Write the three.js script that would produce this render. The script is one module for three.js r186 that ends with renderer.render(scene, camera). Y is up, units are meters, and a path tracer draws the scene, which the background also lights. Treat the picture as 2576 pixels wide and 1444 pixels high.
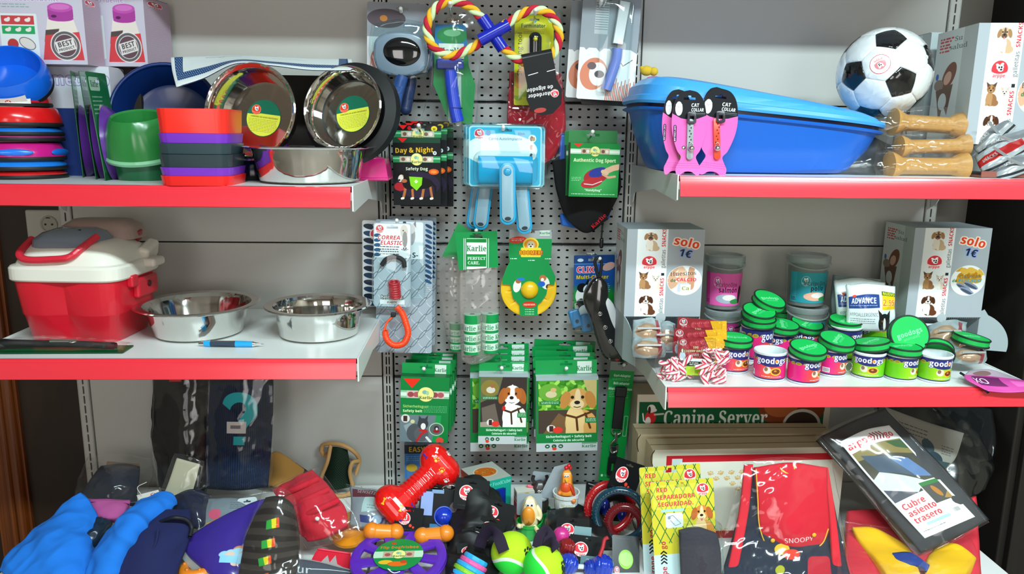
import * as THREE from 'three';
import { mergeGeometries, toCreasedNormals } from 'three/addons/utils/BufferGeometryUtils.js';
import { RoundedBoxGeometry } from 'three/addons/geometries/RoundedBoxGeometry.js';
import { ImprovedNoise } from 'three/addons/math/ImprovedNoise.js';
import { RectAreaLightUniformsLib } from 'three/addons/lights/RectAreaLightUniformsLib.js';

// ---------------------------------------------------------------- camera, exposure, daylight windows and lamps
const FOCAL = 1919.1, EYE = 1.4;
const scene = new THREE.Scene();
const camera = new THREE.PerspectiveCamera(2 * Math.atan(722 / FOCAL) * 180 / Math.PI, 2576 / 1444, 0.05, 50);
camera.position.set(-0.0766, EYE, 2.1894);
camera.rotation.set(-0.1989, -0.0419, 0.012, 'YXZ');
camera.updateMatrixWorld(true);
const renderer = new THREE.WebGLRenderer({ antialias: true });
renderer.toneMapping = THREE.LinearToneMapping;
renderer.toneMappingExposure = 1.0;
renderer.shadowMap.enabled = true;
RectAreaLightUniformsLib.init();
scene.background = new THREE.Color(0x000000);
const KEY = 120, WIN = 3.1;                                      // lamp and window radiances
const WARM = new THREE.Color(1.0, 0.95, 0.93);
const COOL = new THREE.Color(0.8, 1.0, 1.02);
function areaLight(x, y, z, w, h, color, intensity, tx, ty, tz) {
  const l = new THREE.RectAreaLight(color, intensity, w, h);
  l.position.set(x, y, z); l.lookAt(tx, ty, tz); scene.add(l); return l;
}
const WINDOWS = [[-1.2, 1.5, 1.1, 1.5], [1.2, 1.5, 1.1, 1.5]];      // centre x, centre y, width, height in the front wall at z = 5
for (const [x, y, w, h] of WINDOWS) areaLight(x, y, 4.95, w, h, WARM, WIN, x, y, 0);
const LAMPS = [[0.1, 2.4], [1.75, 2.4]];                            // two fluorescent fittings across the ceiling, right of the middle
for (const [x, z] of LAMPS) areaLight(x, 2.83, z, 1.2, 0.2, COOL, KEY, x, 0, z + 1e-4);

// ---------------------------------------------------------------- helpers
const V = (x, y, z) => new THREE.Vector3(x, y, z);
const noise3 = new ImprovedNoise(), nz = (x, y, z) => noise3.noise(x + 31.7, y + 17.3, z + 11.1);
let seedState = 7;
const rnd = () => { seedState = (seedState * 16807) % 2147483647; return seedState / 2147483647; };
const rr = (a, b) => a + (b - a) * rnd();
function rayOf(u, v) { return V((u - 1288) / FOCAL, (722 - v) / FOCAL, -1).applyQuaternion(camera.quaternion); }
function at(u, v, z) { const d = rayOf(u, v); return camera.position.clone().addScaledVector(d, (z - camera.position.z) / d.z); }
function onY(u, v, y) { const d = rayOf(u, v); return camera.position.clone().addScaledVector(d, (y - camera.position.y) / d.y); }
function fr(x0, y0, x1, y1, z) {                                // a rectangle measured on the photograph, in metres on the plane z
  const xm = (x0 + x1) / 2, ym = (y0 + y1) / 2, c = at(xm, ym, z);
  return { x: c.x, y: c.y, z, w: at(x1, ym, z).x - at(x0, ym, z).x, h: at(xm, y0, z).y - at(xm, y1, z).y };
}
const scaleAt = (z, y = 1.1) => 1 / (FOCAL / ((camera.position.z - z) * Math.cos(0.1989) + (EYE - y) * Math.sin(0.1989)));   // metres per pixel
const taken = {};
function numbered(n) { const k = taken[n] = (taken[n] ?? -1) + 1; return k ? n + '_' + String(k).padStart(3, '0') : n; }
const shade = (o) => { o.castShadow = o.receiveShadow = true; return o; };
function tag(o, label, category, group) { o.userData.label = label; o.userData.category = category; if (group) o.userData.group = group; return o; }
function thing(name, label, category, pos = [0, 0, 0], rot = [0, 0, 0], group) {
  const o = new THREE.Group(); o.name = numbered(name); scene.add(o);
  if (pos.isVector3) o.position.copy(pos); else o.position.set(...pos);
  o.rotation.set(...rot); return tag(o, label, category, group);
}
function part(parent, name, geo, mat, pos, rot, scl) {
  const m = shade(new THREE.Mesh(geo, mat)); m.name = name;
  if (pos) pos.isVector3 ? m.position.copy(pos) : m.position.set(...pos);
  if (rot) m.rotation.set(...rot);
  if (scl) m.scale.set(...scl);
  parent.add(m); return m;
}
function copy(src, label, pos, rot) {
  const c = src.clone(); c.name = numbered(src.name.replace(/_\d{3}$/, '')); c.userData = { ...src.userData, label }; scene.add(c);
  if (pos) pos.isVector3 ? c.position.copy(pos) : c.position.set(...pos);
  if (rot) c.rotation.set(...rot);
  return c;
}
const put = (g, x = 0, y = 0, z = 0, rx = 0, ry = 0, rz = 0, sx = 1, sy = sx, sz = sx) => g.clone().applyMatrix4(new THREE.Matrix4().compose(V(x, y, z), new THREE.Quaternion().setFromEuler(new THREE.Euler(rx, ry, rz)), V(sx, sy, sz)));
function join(...gs) {
  return mergeGeometries(gs.map((g) => {
    let h = g.index ? g.toNonIndexed() : g.clone();
    for (const k of Object.keys(h.attributes)) if (!['position', 'normal', 'uv'].includes(k)) h.deleteAttribute(k);
    if (!h.attributes.uv) h.setAttribute('uv', new THREE.BufferAttribute(new Float32Array(h.attributes.position.count * 2), 2));
    h.clearGroups(); return h;
  }));
}
const box = (w, h, d) => new THREE.BoxGeometry(w, h, d);
const rbox = (w, h, d, r = 0.004, s = 3) => new RoundedBoxGeometry(w, h, d, s, Math.min(r, w / 2.01, h / 2.01, d / 2.01));
const cyl = (r0, r1, h, n = 32, open = false) => new THREE.CylinderGeometry(r0, r1, h, n, 1, open);
const ball = (r, w = 32, h = 20) => new THREE.SphereGeometry(r, w, h);
const torus = (R, r, n = 48, m = 12, arc = Math.PI * 2) => new THREE.TorusGeometry(R, r, m, n, arc);
const lathe = (pts, n = 56) => toCreasedNormals(new THREE.LatheGeometry(pts.map(([x, y]) => new THREE.Vector2(x, y)), n), 0.7);
const curve = (pts, closed = false) => new THREE.CatmullRomCurve3(pts.map((p) => (p.isVector3 ? p : V(...p))), closed);
const tube = (pts, r, n = 40, m = 8, closed = false) => new THREE.TubeGeometry(pts.getPoint ? pts : curve(pts, closed), n, r, m, closed);
function rrect(w, h, r, x = 0, y = 0) {
  const s = new THREE.Shape(), a = x - w / 2, b = y - h / 2, c = x + w / 2, d = y + h / 2;
  s.moveTo(a + r, b); s.lineTo(c - r, b); s.absarc(c - r, b + r, r, -Math.PI / 2, 0); s.lineTo(c, d - r); s.absarc(c - r, d - r, r, 0, Math.PI / 2);
  s.lineTo(a + r, d); s.absarc(a + r, d - r, r, Math.PI / 2, Math.PI); s.lineTo(a, b + r); s.absarc(a + r, b + r, r, Math.PI, Math.PI * 1.5); return s;
}
function poly(pts, smooth = false) {
  const s = new THREE.Shape();
  if (smooth) { const c = new THREE.SplineCurve([...pts, pts[0]].map(([x, y]) => new THREE.Vector2(x, y))); s.setFromPoints(c.getPoints(pts.length * 8)); } else s.setFromPoints(pts.map(([x, y]) => new THREE.Vector2(x, y)));
  return s;
}
const extrude = (s, d, bevel = 0, seg = 12) => new THREE.ExtrudeGeometry(s, { depth: d, bevelEnabled: bevel > 0, bevelSize: bevel, bevelThickness: bevel, bevelSegments: 2, curveSegments: seg });
function euroHole(s, w, y, x = 0) {                              // the hanging slot of a card
  const h = new THREE.Path(), a = w / 2, t = w * 0.1;
  h.moveTo(x - a, y - t); h.lineTo(x + a, y - t); h.lineTo(x + a, y + t); h.lineTo(x + t * 1.6, y + t); h.lineTo(x + t * 1.2, y + t * 2.6); h.lineTo(x - t * 1.2, y + t * 2.6); h.lineTo(x - t * 1.6, y + t); h.lineTo(x - a, y + t); h.closePath();
  s.holes.push(h); return s;
}
// materials, one of each kind
const mats = new Map();
function M(color, roughness = 0.5, more = {}) {
  const key = color + '|' + roughness + '|' + JSON.stringify(more);
  if (!mats.has(key)) mats.set(key, new THREE.MeshPhysicalMaterial({ color: new THREE.Color(color), roughness, side: THREE.DoubleSide, ...more }));
  return mats.get(key);
}
const plastic = (c, r = 0.28) => M(c, r, { clearcoat: 0.3, clearcoatRoughness: 0.2 });
const fabric = (c) => M(c, 0.92, { sheen: 0.4, sheenRoughness: 0.6 });
const FILM = M('#ffffff', 0.08, { transmission: 0.996, thickness: 0, ior: 1.5, specularIntensity: 0.6 });
const SHELL = M('#f4fbfb', 0.04, { transmission: 1, thickness: 0, ior: 1.52 });
const CLOUDY = M('#e8eeee', 0.3, { transmission: 0.8, thickness: 0, ior: 1.48 });
const STEEL = M('#d8d6d2', 0.09, { metalness: 1 });
const CHROME = M('#dedede', 0.14, { metalness: 1 });
const WHITE_METAL = M('#e6e8e6', 0.34, { clearcoat: 0.15, clearcoatRoughness: 0.3 });
// printed matter: regions of shared canvases
const atlases = [];
function print(w, h, draw, bg) {
  w = Math.ceil(w); h = Math.ceil(h);
  let a = atlases.find((t) => { for (const r of t.rows) if (r.h >= h && r.h < h * 1.35 + 8 && r.x + w + 4 <= 2048) return true; return t.y + h + 4 <= 2048; });
  if (!a) { const cv = document.createElement('canvas'); cv.width = cv.height = 2048; a = { cv, c: cv.getContext('2d'), rows: [], y: 2, kinds: {} }; a.c.fillStyle = '#888'; a.c.fillRect(0, 0, 2048, 2048); atlases.push(a); a.tex = new THREE.CanvasTexture(cv); a.tex.colorSpace = THREE.SRGBColorSpace; }
  let row = a.rows.find((r) => r.h >= h && r.h < h * 1.35 + 8 && r.x + w + 4 <= 2048);
  if (!row) { row = { y: a.y, h: h, x: 2 }; a.rows.push(row); a.y += h + 4; }
  const x = row.x, y = row.y; row.x += w + 4;
  const c = a.c; c.save(); c.beginPath(); c.rect(x - 1, y - 1, w + 2, h + 2); c.clip(); c.translate(x, y);
  if (bg) { c.fillStyle = bg; c.fillRect(-1, -1, w + 2, h + 2); }
  draw(c, w, h); c.restore();
  return { a, u0: x / 2048, u1: (x + w) / 2048, v0: 1 - (y + h) / 2048, v1: 1 - y / 2048, uv: (s, t) => [(x + s * w) / 2048, 1 - (y + (1 - t) * h) / 2048] };
}
function ink(pr, roughness = 0.45, more = {}) {
  const key = roughness + JSON.stringify(more);
  return pr.a.kinds[key] ??= new THREE.MeshPhysicalMaterial({ map: pr.a.tex, roughness, specularIntensity: 0.4, side: THREE.DoubleSide, ...more });
}
const gloss = (pr) => ink(pr, 0.3, { clearcoat: 0.3, clearcoatRoughness: 0.12 });
function mapUV(geo, pr, edge = [0.03, 0.03], both = false) {       // planar print on the +z faces, a plain spot of it elsewhere
  const g = geo.index ? geo.toNonIndexed() : geo; g.computeBoundingBox(); const b = g.boundingBox, P = g.attributes.position, N = g.attributes.normal, uv = new Float32Array(P.count * 2), e = pr.uv(...edge);
  for (let i = 0; i < P.count; i++) {
    const f = N.getZ(i) > 0.4 || both && N.getZ(i) < -0.4;
    const q = f ? pr.uv((P.getX(i) - b.min.x) / (b.max.x - b.min.x), (P.getY(i) - b.min.y) / (b.max.y - b.min.y)) : e;
    uv[2 * i] = q[0]; uv[2 * i + 1] = q[1];
  }
  g.setAttribute('uv', new THREE.BufferAttribute(uv, 2)); return g;
}
function wrapUV(geo, pr) { const uv = geo.attributes.uv; for (let i = 0; i < uv.count; i++) { const q = pr.uv(Math.min(1, Math.max(0, uv.getX(i))), Math.min(1, Math.max(0, uv.getY(i)))); uv.setXY(i, q[0], q[1]); } return geo; }   // an all-round print
const plate = (shape, th, pr, edge) => mapUV(extrude(shape, th), pr, edge);
function carton(w, h, d, faces, plain) {                          // a box; faces: px nx py ny pz nz prints (or nothing: plain)
  const g = box(w, h, d), uv = g.attributes.uv;
  const list = ['px', 'nx', 'py', 'ny', 'pz', 'nz'].map((k, i) => {
    const pr = faces[k]; if (!pr) return plain;
    for (let j = 4 * i; j < 4 * i + 4; j++) { const q = pr.uv(uv.getX(j), uv.getY(j)); uv.setXY(j, q[0], q[1]); }
    return ink(pr, 0.42);
  });
  return [g, list];
}
// a cushion-like or sheet-like surface through a grid of points measured on the photograph ([u, v, z] or Vector3), with its own thickness
const cr = (a, b, c, d, t) => 0.5 * (2 * b + (c - a) * t + (2 * a - 5 * b + 4 * c - d) * t * t + (3 * b - a - 3 * c + d) * t * t * t);
function patch(grid, o = {}) {
  const { nu = 28, nv = 28, th = 0.004, puff = 0, amp = 0, freq = 14, ridge = 0, seed = 0, pr, edge = [0.03, 0.03], floor = 0.354 } = o;
  const G = grid.map((row) => row.map((p) => { if (p.isVector3) return p; const q = at(...p); return q.y < floor ? onY(p[0], p[1], floor) : q; })), R = G.length - 1, C = G[0].length - 1;
  const pick = (r, c) => { if (r < 0) return pick(0, c).clone().multiplyScalar(2).sub(pick(Math.min(1, R), c)); if (r > R) return pick(R, c).clone().multiplyScalar(2).sub(pick(Math.max(0, R - 1), c)); if (c < 0) return G[r][0].clone().multiplyScalar(2).sub(G[r][Math.min(1, C)]); if (c > C) return G[r][C].clone().multiplyScalar(2).sub(G[r][Math.max(0, C - 1)]); return G[r][c]; };
  const S = (s, t) => {
    const fr_ = Math.min(R - 1, Math.floor(t * R)), fc = Math.min(C - 1, Math.floor(s * C)), a = t * R - fr_, b = s * C - fc, out = V(0, 0, 0);
    for (const k of ['x', 'y', 'z']) { const q = []; for (let r = -1; r < 3; r++) q.push(cr(...[-1, 0, 1, 2].map((c) => pick(fr_ + r, fc + c)[k]), b)); out[k] = cr(...q, a); }
    return out;
  };
  const P = [], Nn = [];
  for (let j = 0; j <= nv; j++) for (let i = 0; i <= nu; i++) P.push(S(i / nu, j / nv));
  const id = (i, j) => j * (nu + 1) + i;
  for (let j = 0; j <= nv; j++) for (let i = 0; i <= nu; i++) {
    const a = P[id(Math.min(nu, i + 1), j)].clone().sub(P[id(Math.max(0, i - 1), j)]), b = P[id(i, Math.max(0, j - 1))].clone().sub(P[id(i, Math.min(nv, j + 1))]);
    Nn.push(a.cross(b).normalize());
  }
  const mid = P[id(nu >> 1, nv >> 1)], F = [], B = [];
  for (let j = 0; j <= nv; j++) for (let i = 0; i <= nu; i++) {
    const p = P[id(i, j)], n = Nn[id(i, j)], s = i / nu, t = j / nv, q = Math.pow(Math.max(0, 16 * s * (1 - s) * t * (1 - t)), 0.4);
    const x = (p.x + seed) * freq, y = p.y * freq, z = p.z * freq;
    let d = amp * (nz(x, y, z) + 0.5 * nz(2.1 * x, 2.1 * y, 2.1 * z));
    if (ridge) { const rg = 1 - 2.2 * Math.abs(nz(x * 0.8 + y * 0.6, y * 0.5, seed + z)); const rg2 = 1 - 2.2 * Math.abs(nz(y * 1.7 - x * 0.9, x * 1.3, seed + 5 + z)); d += ridge * (0.6 * Math.max(-0.3, rg) + 0.4 * Math.max(-0.3, rg2)); }
    F.push(p.clone().addScaledVector(n, th / 2 + puff * q + d)); B.push(p.clone().addScaledVector(n, -th / 2 - puff * 0.5 * q + d * 0.5));
  }
  if (!grid[0][0].isVector3) for (const p of [...F, ...B]) p.y = Math.max(p.y, 0.3415);            // nothing sinks into the deck
  const pos = [], uv = [], idx = [], w = nu + 1, n = F.length;
  const uvOf = pr ? (s, t) => pr.uv(s, 1 - t) : (s, t) => [s, 1 - t], eu = pr ? pr.uv(...edge) : null;
  for (let k = 0; k < n; k++) { pos.push(F[k].x, F[k].y, F[k].z); uv.push(...uvOf((k % w) / nu, Math.floor(k / w) / nv)); }
  for (let k = 0; k < n; k++) { pos.push(B[k].x, B[k].y, B[k].z); uv.push(...(eu || uvOf((k % w) / nu, Math.floor(k / w) / nv))); }
  for (let j = 0; j < nv; j++) for (let i = 0; i < nu; i++) { const a = id(i, j), b = a + 1, c = a + w, d = c + 1; idx.push(a, c, b, b, c, d, n + a, n + b, n + c, n + b, n + d, n + c); }
  const rim = []; for (let i = 0; i < nu; i++) rim.push(id(i, 0)); for (let j = 0; j < nv; j++) rim.push(id(nu, j)); for (let i = nu; i > 0; i--) rim.push(id(i, nv)); for (let j = nv; j > 0; j--) rim.push(id(0, j));
  for (let k = 0; k < rim.length; k++) { const a = rim[k], b = rim[(k + 1) % rim.length]; idx.push(a, b, n + a, b, n + b, n + a); }
  const g = new THREE.BufferGeometry(); g.setAttribute('position', new THREE.Float32BufferAttribute(pos, 3)); g.setAttribute('uv', new THREE.Float32BufferAttribute(uv, 2)); g.setIndex(idx);
  g.computeVertexNormals(); g.userData.mid = mid; return g;
}
// the patch as a thing's part: geometry is moved so that the thing's origin sits at its middle
function recenter(g, c) { g.translate(-c.x, -c.y, -c.z); return g; }
const quadGrid = (a, b, c, d) => [[a, b], [d, c]];               // corners: top left, top right, bottom right, bottom left
// ---------------------------------------------------------------- drawing of printed matter
function T(c, text, x, y, size, color, o = {}) {
  c.save(); c.translate(x, y); if (o.rot) c.rotate(o.rot); if (o.skew) c.transform(1, 0, o.skew, 1, 0, 0); if (o.sx) c.scale(o.sx, 1);
  c.font = (o.w ?? 'bold') + ' ' + size + 'px ' + (o.f ?? 'sans-serif'); c.textAlign = o.al ?? 'center'; c.textBaseline = 'middle';
  if (o.st) { c.lineJoin = 'round'; c.strokeStyle = o.st; c.lineWidth = o.sw ?? size * 0.18; c.strokeText(text, 0, 0); }
  c.fillStyle = color; c.fillText(text, 0, 0); c.restore();
}
const R_ = (c, x, y, w, h, col, r = 0) => { c.fillStyle = col; c.beginPath(); r ? c.roundRect(x, y, w, h, r) : c.rect(x, y, w, h); c.fill(); };
const E_ = (c, x, y, rx, ry, col, rot = 0) => { c.fillStyle = col; c.beginPath(); c.ellipse(x, y, rx, ry, rot, 0, Math.PI * 2); c.fill(); };
const Y_ = (c, pts, col) => { c.fillStyle = col; c.beginPath(); pts.forEach(([x, y], i) => (i ? c.lineTo(x, y) : c.moveTo(x, y))); c.closePath(); c.fill(); };
const L_ = (c, pts, col, w = 2) => { c.strokeStyle = col; c.lineWidth = w; c.lineCap = 'round'; c.lineJoin = 'round'; c.beginPath(); pts.forEach(([x, y], i) => (i ? c.lineTo(x, y) : c.moveTo(x, y))); c.stroke(); };
function small(c, x, y, w, n, col, step = 7, h = 2) { for (let i = 0; i < n; i++) for (let a = 0; a < w - 6;) { const l = 5 + ((i * 7 + a * 3) % 11); R_(c, x + a, y + i * step, Math.min(l, w - a), h, col); a += l + 3; } }
function logo(c, x, y, r, bg = '#e23a45', ring = '#fbe9e6') {       // red round badge: a small white dog's face over a ribbon of lettering
  E_(c, x, y, r, r, ring); E_(c, x, y, r * 0.88, r * 0.88, bg);
  c.save(); c.translate(x, y); c.scale(r, r);
  E_(c, -0.28, -0.42, 0.2, 0.14, '#fff', 0.6); E_(c, 0.22, -0.5, 0.2, 0.14, '#fff', -0.5);
  E_(c, -0.12, -0.2, 0.26, 0.26, '#fff'); E_(c, 0.18, -0.22, 0.24, 0.24, '#fff'); E_(c, 0.1, 0.06, 0.3, 0.2, '#fff');
  E_(c, -0.08, -0.18, 0.09, 0.11, '#1a1a1a'); E_(c, 0.18, -0.2, 0.09, 0.11, '#1a1a1a'); E_(c, 0.16, 0.04, 0.13, 0.09, '#1a1a1a'); c.restore();
  c.fillStyle = ring; c.beginPath(); c.moveTo(x - r * 0.95, y + r * 0.2); c.quadraticCurveTo(x, y + r * 0.75, x + r * 0.95, y + r * 0.2); c.lineTo(x + r * 0.8, y + r * 0.66); c.quadraticCurveTo(x, y + r * 1.25, x - r * 0.8, y + r * 0.66); c.fill();
  T(c, 'arppe', x, y + r * 0.68, r * 0.52, bg, { sx: 0.95 });
}
function paw(c, x, y, s, col, rot = 0) { c.save(); c.translate(x, y); c.rotate(rot); E_(c, 0, s * 0.2, s * 0.5, s * 0.42, col); [[-0.62, -0.15], [-0.25, -0.6], [0.25, -0.6], [0.62, -0.15]].forEach(([a, b]) => E_(c, a * s, b * s, s * 0.19, s * 0.25, col)); c.restore(); }
function badge(c, x, y, r, txt = 'Karlie') { E_(c, x, y, r * 1.06, r * 1.06, '#3a7a3a'); E_(c, x, y, r, r, '#f4ea92'); E_(c, x - r * 0.15, y - r * 0.3, r * 0.3, r * 0.28, '#7fb8a8'); E_(c, x + r * 0.2, y - r * 0.2, r * 0.2, r * 0.3, '#a9cfa6'); T(c, txt, x, y + r * 0.45, r * 0.55, '#17401d', { f: 'serif' }); }
function dog(c, x, y, s, o = {}) {                                  // a seated dog, s is its height
  const { coat = '#c98a4a', chest = '#f3e3c8', ear = coat, dark = '#2a1c14', muzzle = chest, flip = 1, tongue = false, upEars = false, harness } = o;
  c.save(); c.translate(x, y); c.scale(s * flip, s);
  E_(c, 0.05, 0.25, 0.25, 0.27, coat); E_(c, 0.22, 0.38, 0.17, 0.14, coat); E_(c, -0.04, 0.18, 0.15, 0.27, chest);
  c.lineCap = 'round'; L_(c, [[-0.13, 0.2], [-0.14, 0.46]], chest, 0.1); L_(c, [[0.04, 0.22], [0.05, 0.46]], chest, 0.1);
  if (harness) { L_(c, [[-0.2, 0.08], [-0.02, 0.14], [0.2, 0.04]], harness, 0.04); L_(c, [[-0.02, 0.14], [0.0, 0.38]], harness, 0.035); L_(c, [[0.12, 0.06], [0.2, 0.34]], harness, 0.035); }
  E_(c, 0, -0.22, 0.19, 0.2, coat);
  if (upEars) { Y_(c, [[-0.18, -0.28], [-0.24, -0.52], [-0.05, -0.38]], ear); Y_(c, [[0.18, -0.28], [0.24, -0.52], [0.05, -0.38]], ear); } else { E_(c, -0.2, -0.2, 0.08, 0.17, ear, 0.25); E_(c, 0.2, -0.2, 0.08, 0.17, ear, -0.25); }
  E_(c, 0, -0.26, 0.045, 0.15, muzzle); E_(c, -0.01, -0.12, 0.11, 0.095, muzzle);
  E_(c, -0.085, -0.25, 0.026, 0.03, dark); E_(c, 0.075, -0.25, 0.026, 0.03, dark); E_(c, -0.01, -0.15, 0.045, 0.034, dark); L_(c, [[-0.06, -0.07], [-0.01, -0.055], [0.04, -0.07]], dark, 0.014);
  if (tongue) E_(c, -0.01, -0.035, 0.03, 0.045, '#e2707a');
  c.restore();
}
function standingDog(c, x, y, s, o = {}) {                           // a dog walking to the left, s is its length
  const { coat = '#16161c', leg = '#b0683a', white = '#eee6dc', vest } = o;
  c.save(); c.translate(x, y); c.scale(s, s);
  for (const [a, b, w] of [[-0.28, -0.36, 1], [-0.12, -0.1, 0.9], [0.2, 0.14, 1], [0.36, 0.42, 0.9]]) { L_(c, [[a, 0], [a + (b - a) * 0.5, 0.2], [b, 0.36]], leg, 0.07 * w); L_(c, [[b, 0.36], [b - 0.04, 0.37]], white, 0.06); }
  E_(c, 0.06, -0.04, 0.38, 0.16, coat); E_(c, -0.2, -0.06, 0.18, 0.19, coat); L_(c, [[0.4, -0.06], [0.5, 0.05], [0.5, 0.2]], coat, 0.06);
  E_(c, -0.36, -0.22, 0.14, 0.13, coat); E_(c, -0.25, -0.2, 0.05, 0.12, coat, 0.2); E_(c, -0.42, -0.17, 0.07, 0.1, white, 0.3); E_(c, -0.33, -0.1, 0.08, 0.05, leg); E_(c, -0.46, -0.12, 0.03, 0.025, '#111'); E_(c, -0.37, -0.24, 0.02, 0.02, '#d7b46a');
  if (vest) { Y_(c, [[-0.2, -0.22], [0.16, -0.2], [0.14, 0], [0, 0.16], [-0.16, 0.02]], vest); paw(c, -0.01, -0.08, 0.06, '#f4ffe0'); }
  c.restore();
}
function bars(c, x, y, w, h) { R_(c, x - 3, y - 3, w + 6, h + 6, '#fff'); for (let a = 0; a < w; a += 3 + ((a * 5) % 4)) R_(c, x + a, y, 1 + ((a * 3) % 2), h, '#222'); }
// ---------------------------------------------------------------- the room
const struct = (name, geo, mat, pos) => { const m = part(scene, name, geo, mat, pos); m.userData.kind = 'structure'; return m; };
function woodTex(base, dark, seed, w = 512) {
  const cv = document.createElement('canvas'); cv.width = cv.height = w; const c = cv.getContext('2d'); c.fillStyle = base; c.fillRect(0, 0, w, w);
  const im = c.getImageData(0, 0, w, w), D = new THREE.Color(dark).convertLinearToSRGB(), d = [D.r * 255, D.g * 255, D.b * 255];
  for (let y = 0; y < w; y++) for (let x = 0; x < w; x++) { const k = 0.5 + 0.5 * nz(x * 0.06 + seed, y * 0.006, 2 + nz(x * 0.02, y * 0.008, seed) * 2), m = Math.min(1, Math.max(0, k * 0.8 + 0.2 * nz(x * 0.5, y * 0.03, 7))), i = 4 * (y * w + x); for (let j = 0; j < 3; j++) im.data[i + j] = im.data[i + j] * (1 - m) + d[j] * m; }
  c.putImageData(im, 0, 0); const t = new THREE.CanvasTexture(cv); t.colorSpace = THREE.SRGBColorSpace; t.wrapS = t.wrapT = THREE.RepeatWrapping; return t;
}
const darkWood = new THREE.MeshPhysicalMaterial({ map: woodTex('#3a2313', '#120a05', 3), roughness: 0.5, clearcoat: 0.2, clearcoatRoughness: 0.4 });
const trimWood = new THREE.MeshPhysicalMaterial({ map: woodTex('#86420f', '#3c1805', 9), roughness: 0.35, clearcoat: 0.4, clearcoatRoughness: 0.2 });
const blackWood = new THREE.MeshPhysicalMaterial({ map: woodTex('#1c140c', '#0b0806', 5), roughness: 0.6 });
const cream = M('#a39686', 0.9), ceilMat = M('#9a968e', 0.9), floorMat = M('#877c70', 0.5);
struct('floor', box(6.4, 0.1, 5.4), floorMat, [0, -0.05, 2.4]);
struct('ceiling', box(6.4, 0.1, 5.4), ceilMat, [0, 2.95, 2.4]);
struct('wall_back', box(6.4, 2.9, 0.1), darkWood, [0, 1.45, -0.11]);
struct('wall_left', box(0.1, 2.9, 5.2), cream, [-3.15, 1.45, 2.4]);
struct('wall_right', box(0.1, 2.9, 5.2), cream, [3.15, 1.45, 2.4]);
{ const s = rrect(6.4, 2.9, 0.001, 0, 1.45); for (const [x, y, w, h] of WINDOWS) { const p = new THREE.Path(); p.moveTo(x - w / 2, y - h / 2); p.lineTo(x - w / 2, y + h / 2); p.lineTo(x + w / 2, y + h / 2); p.lineTo(x + w / 2, y - h / 2); p.closePath(); s.holes.push(p); }
  struct('wall_front', extrude(s, 0.12), cream, [0, 0, 5]); }
WINDOWS.forEach(([x, y, w, h], i) => {
  const f = struct('window_' + (i + 1), join(put(box(w + 0.08, 0.05, 0.09), 0, h / 2, 0), put(box(w + 0.08, 0.05, 0.09), 0, -h / 2, 0), put(box(0.05, h, 0.09), -w / 2, 0, 0), put(box(0.05, h, 0.09), w / 2, 0, 0), put(box(0.03, h, 0.05), 0, 0, 0.03)), M('#c9c9c4', 0.5), [x, y, 5.03]);
  part(f, 'pane', box(w, h, 0.01), new THREE.MeshStandardMaterial({ color: 0x222222, roughness: 0.3, emissive: WARM, emissiveIntensity: 2.2 }), [0, 0, 0]);
});
LAMPS.forEach(([x, z], i) => {
  const l = thing('ceiling_lamp', 'white fluorescent ceiling lamp across the room, ' + (i ? 'nearer the right wall' : 'nearer the middle of the ceiling'), 'lamp', [x, 2.9, z]);
  part(l, 'housing', join(put(box(1.26, 0.05, 0.26), 0, -0.025, 0), put(box(1.26, 0.03, 0.02), 0, -0.06, 0.12), put(box(1.26, 0.03, 0.02), 0, -0.06, -0.12)), M('#d8d8d4', 0.4));
  part(l, 'diffuser', box(1.2, 0.008, 0.2), new THREE.MeshStandardMaterial({ color: 0x444444, emissive: COOL, emissiveIntensity: 8 }), [0, -0.055, 0]);
});
// the lit wood trim on the left, the socket, the dark cupboard on the right
{ const p = at(40, 1050, -0.04), t = struct('trim_1', join(put(cyl(0.016, 0.016, 2.7, 20), 0.006, 0, 0), put(cyl(0.011, 0.011, 2.7, 16), -0.022, 0, 0), put(box(0.1, 2.7, 0.012), -0.02, 0, -0.008)), trimWood, [p.x - 0.024, 1.38, -0.045]); }
{ const r = fr(66, 528, 163, 600, -0.05), s = thing('wall_socket', 'pale wall socket on the dark wood beside the left upright', 'socket', [r.x, r.y, -0.055]);
  part(s, 'cover_plate', rbox(r.w, r.h, 0.016, 0.006), M('#b9b7ac', 0.4));
  part(s, 'socket_well', join(put(torus(0.022, 0.003, 32, 8), 0, 0, 0.009), put(cyl(0.0225, 0.0225, 0.003, 32), 0, 0, 0.008, Math.PI / 2)), M('#a7a499', 0.4), [0.012, 0, 0]);
  part(s, 'contact_hole', join(put(cyl(0.0028, 0.0028, 0.004, 12), -0.0095, 0, 0.0095, Math.PI / 2), put(cyl(0.0028, 0.0028, 0.004, 12), 0.0095, 0, 0.0095, Math.PI / 2), put(box(0.012, 0.005, 0.004), 0, 0.02, 0.0095), put(box(0.012, 0.005, 0.004), 0, -0.02, 0.0095)), M('#15130f', 0.6), [0.012, 0, 0]); }
struct('trim_2', box(0.17, 2.9, 0.012), M('#6a645b', 0.7), [1.345, 1.45, -0.05]);
{ const c = thing('cupboard', 'nearly black wooden cupboard filling the right edge behind the shelves', 'cupboard', [1.83, 0, 0.115]);
  part(c, 'carcass', rbox(0.9, 2.6, 0.34, 0.006), blackWood, [0, 1.3, 0]); part(c, 'door', rbox(0.42, 2.5, 0.02, 0.004), blackWood, [-0.22, 1.3, 0.18]); part(c, 'door', rbox(0.42, 2.5, 0.02, 0.004), blackWood, [0.22, 1.3, 0.18]); }

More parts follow.
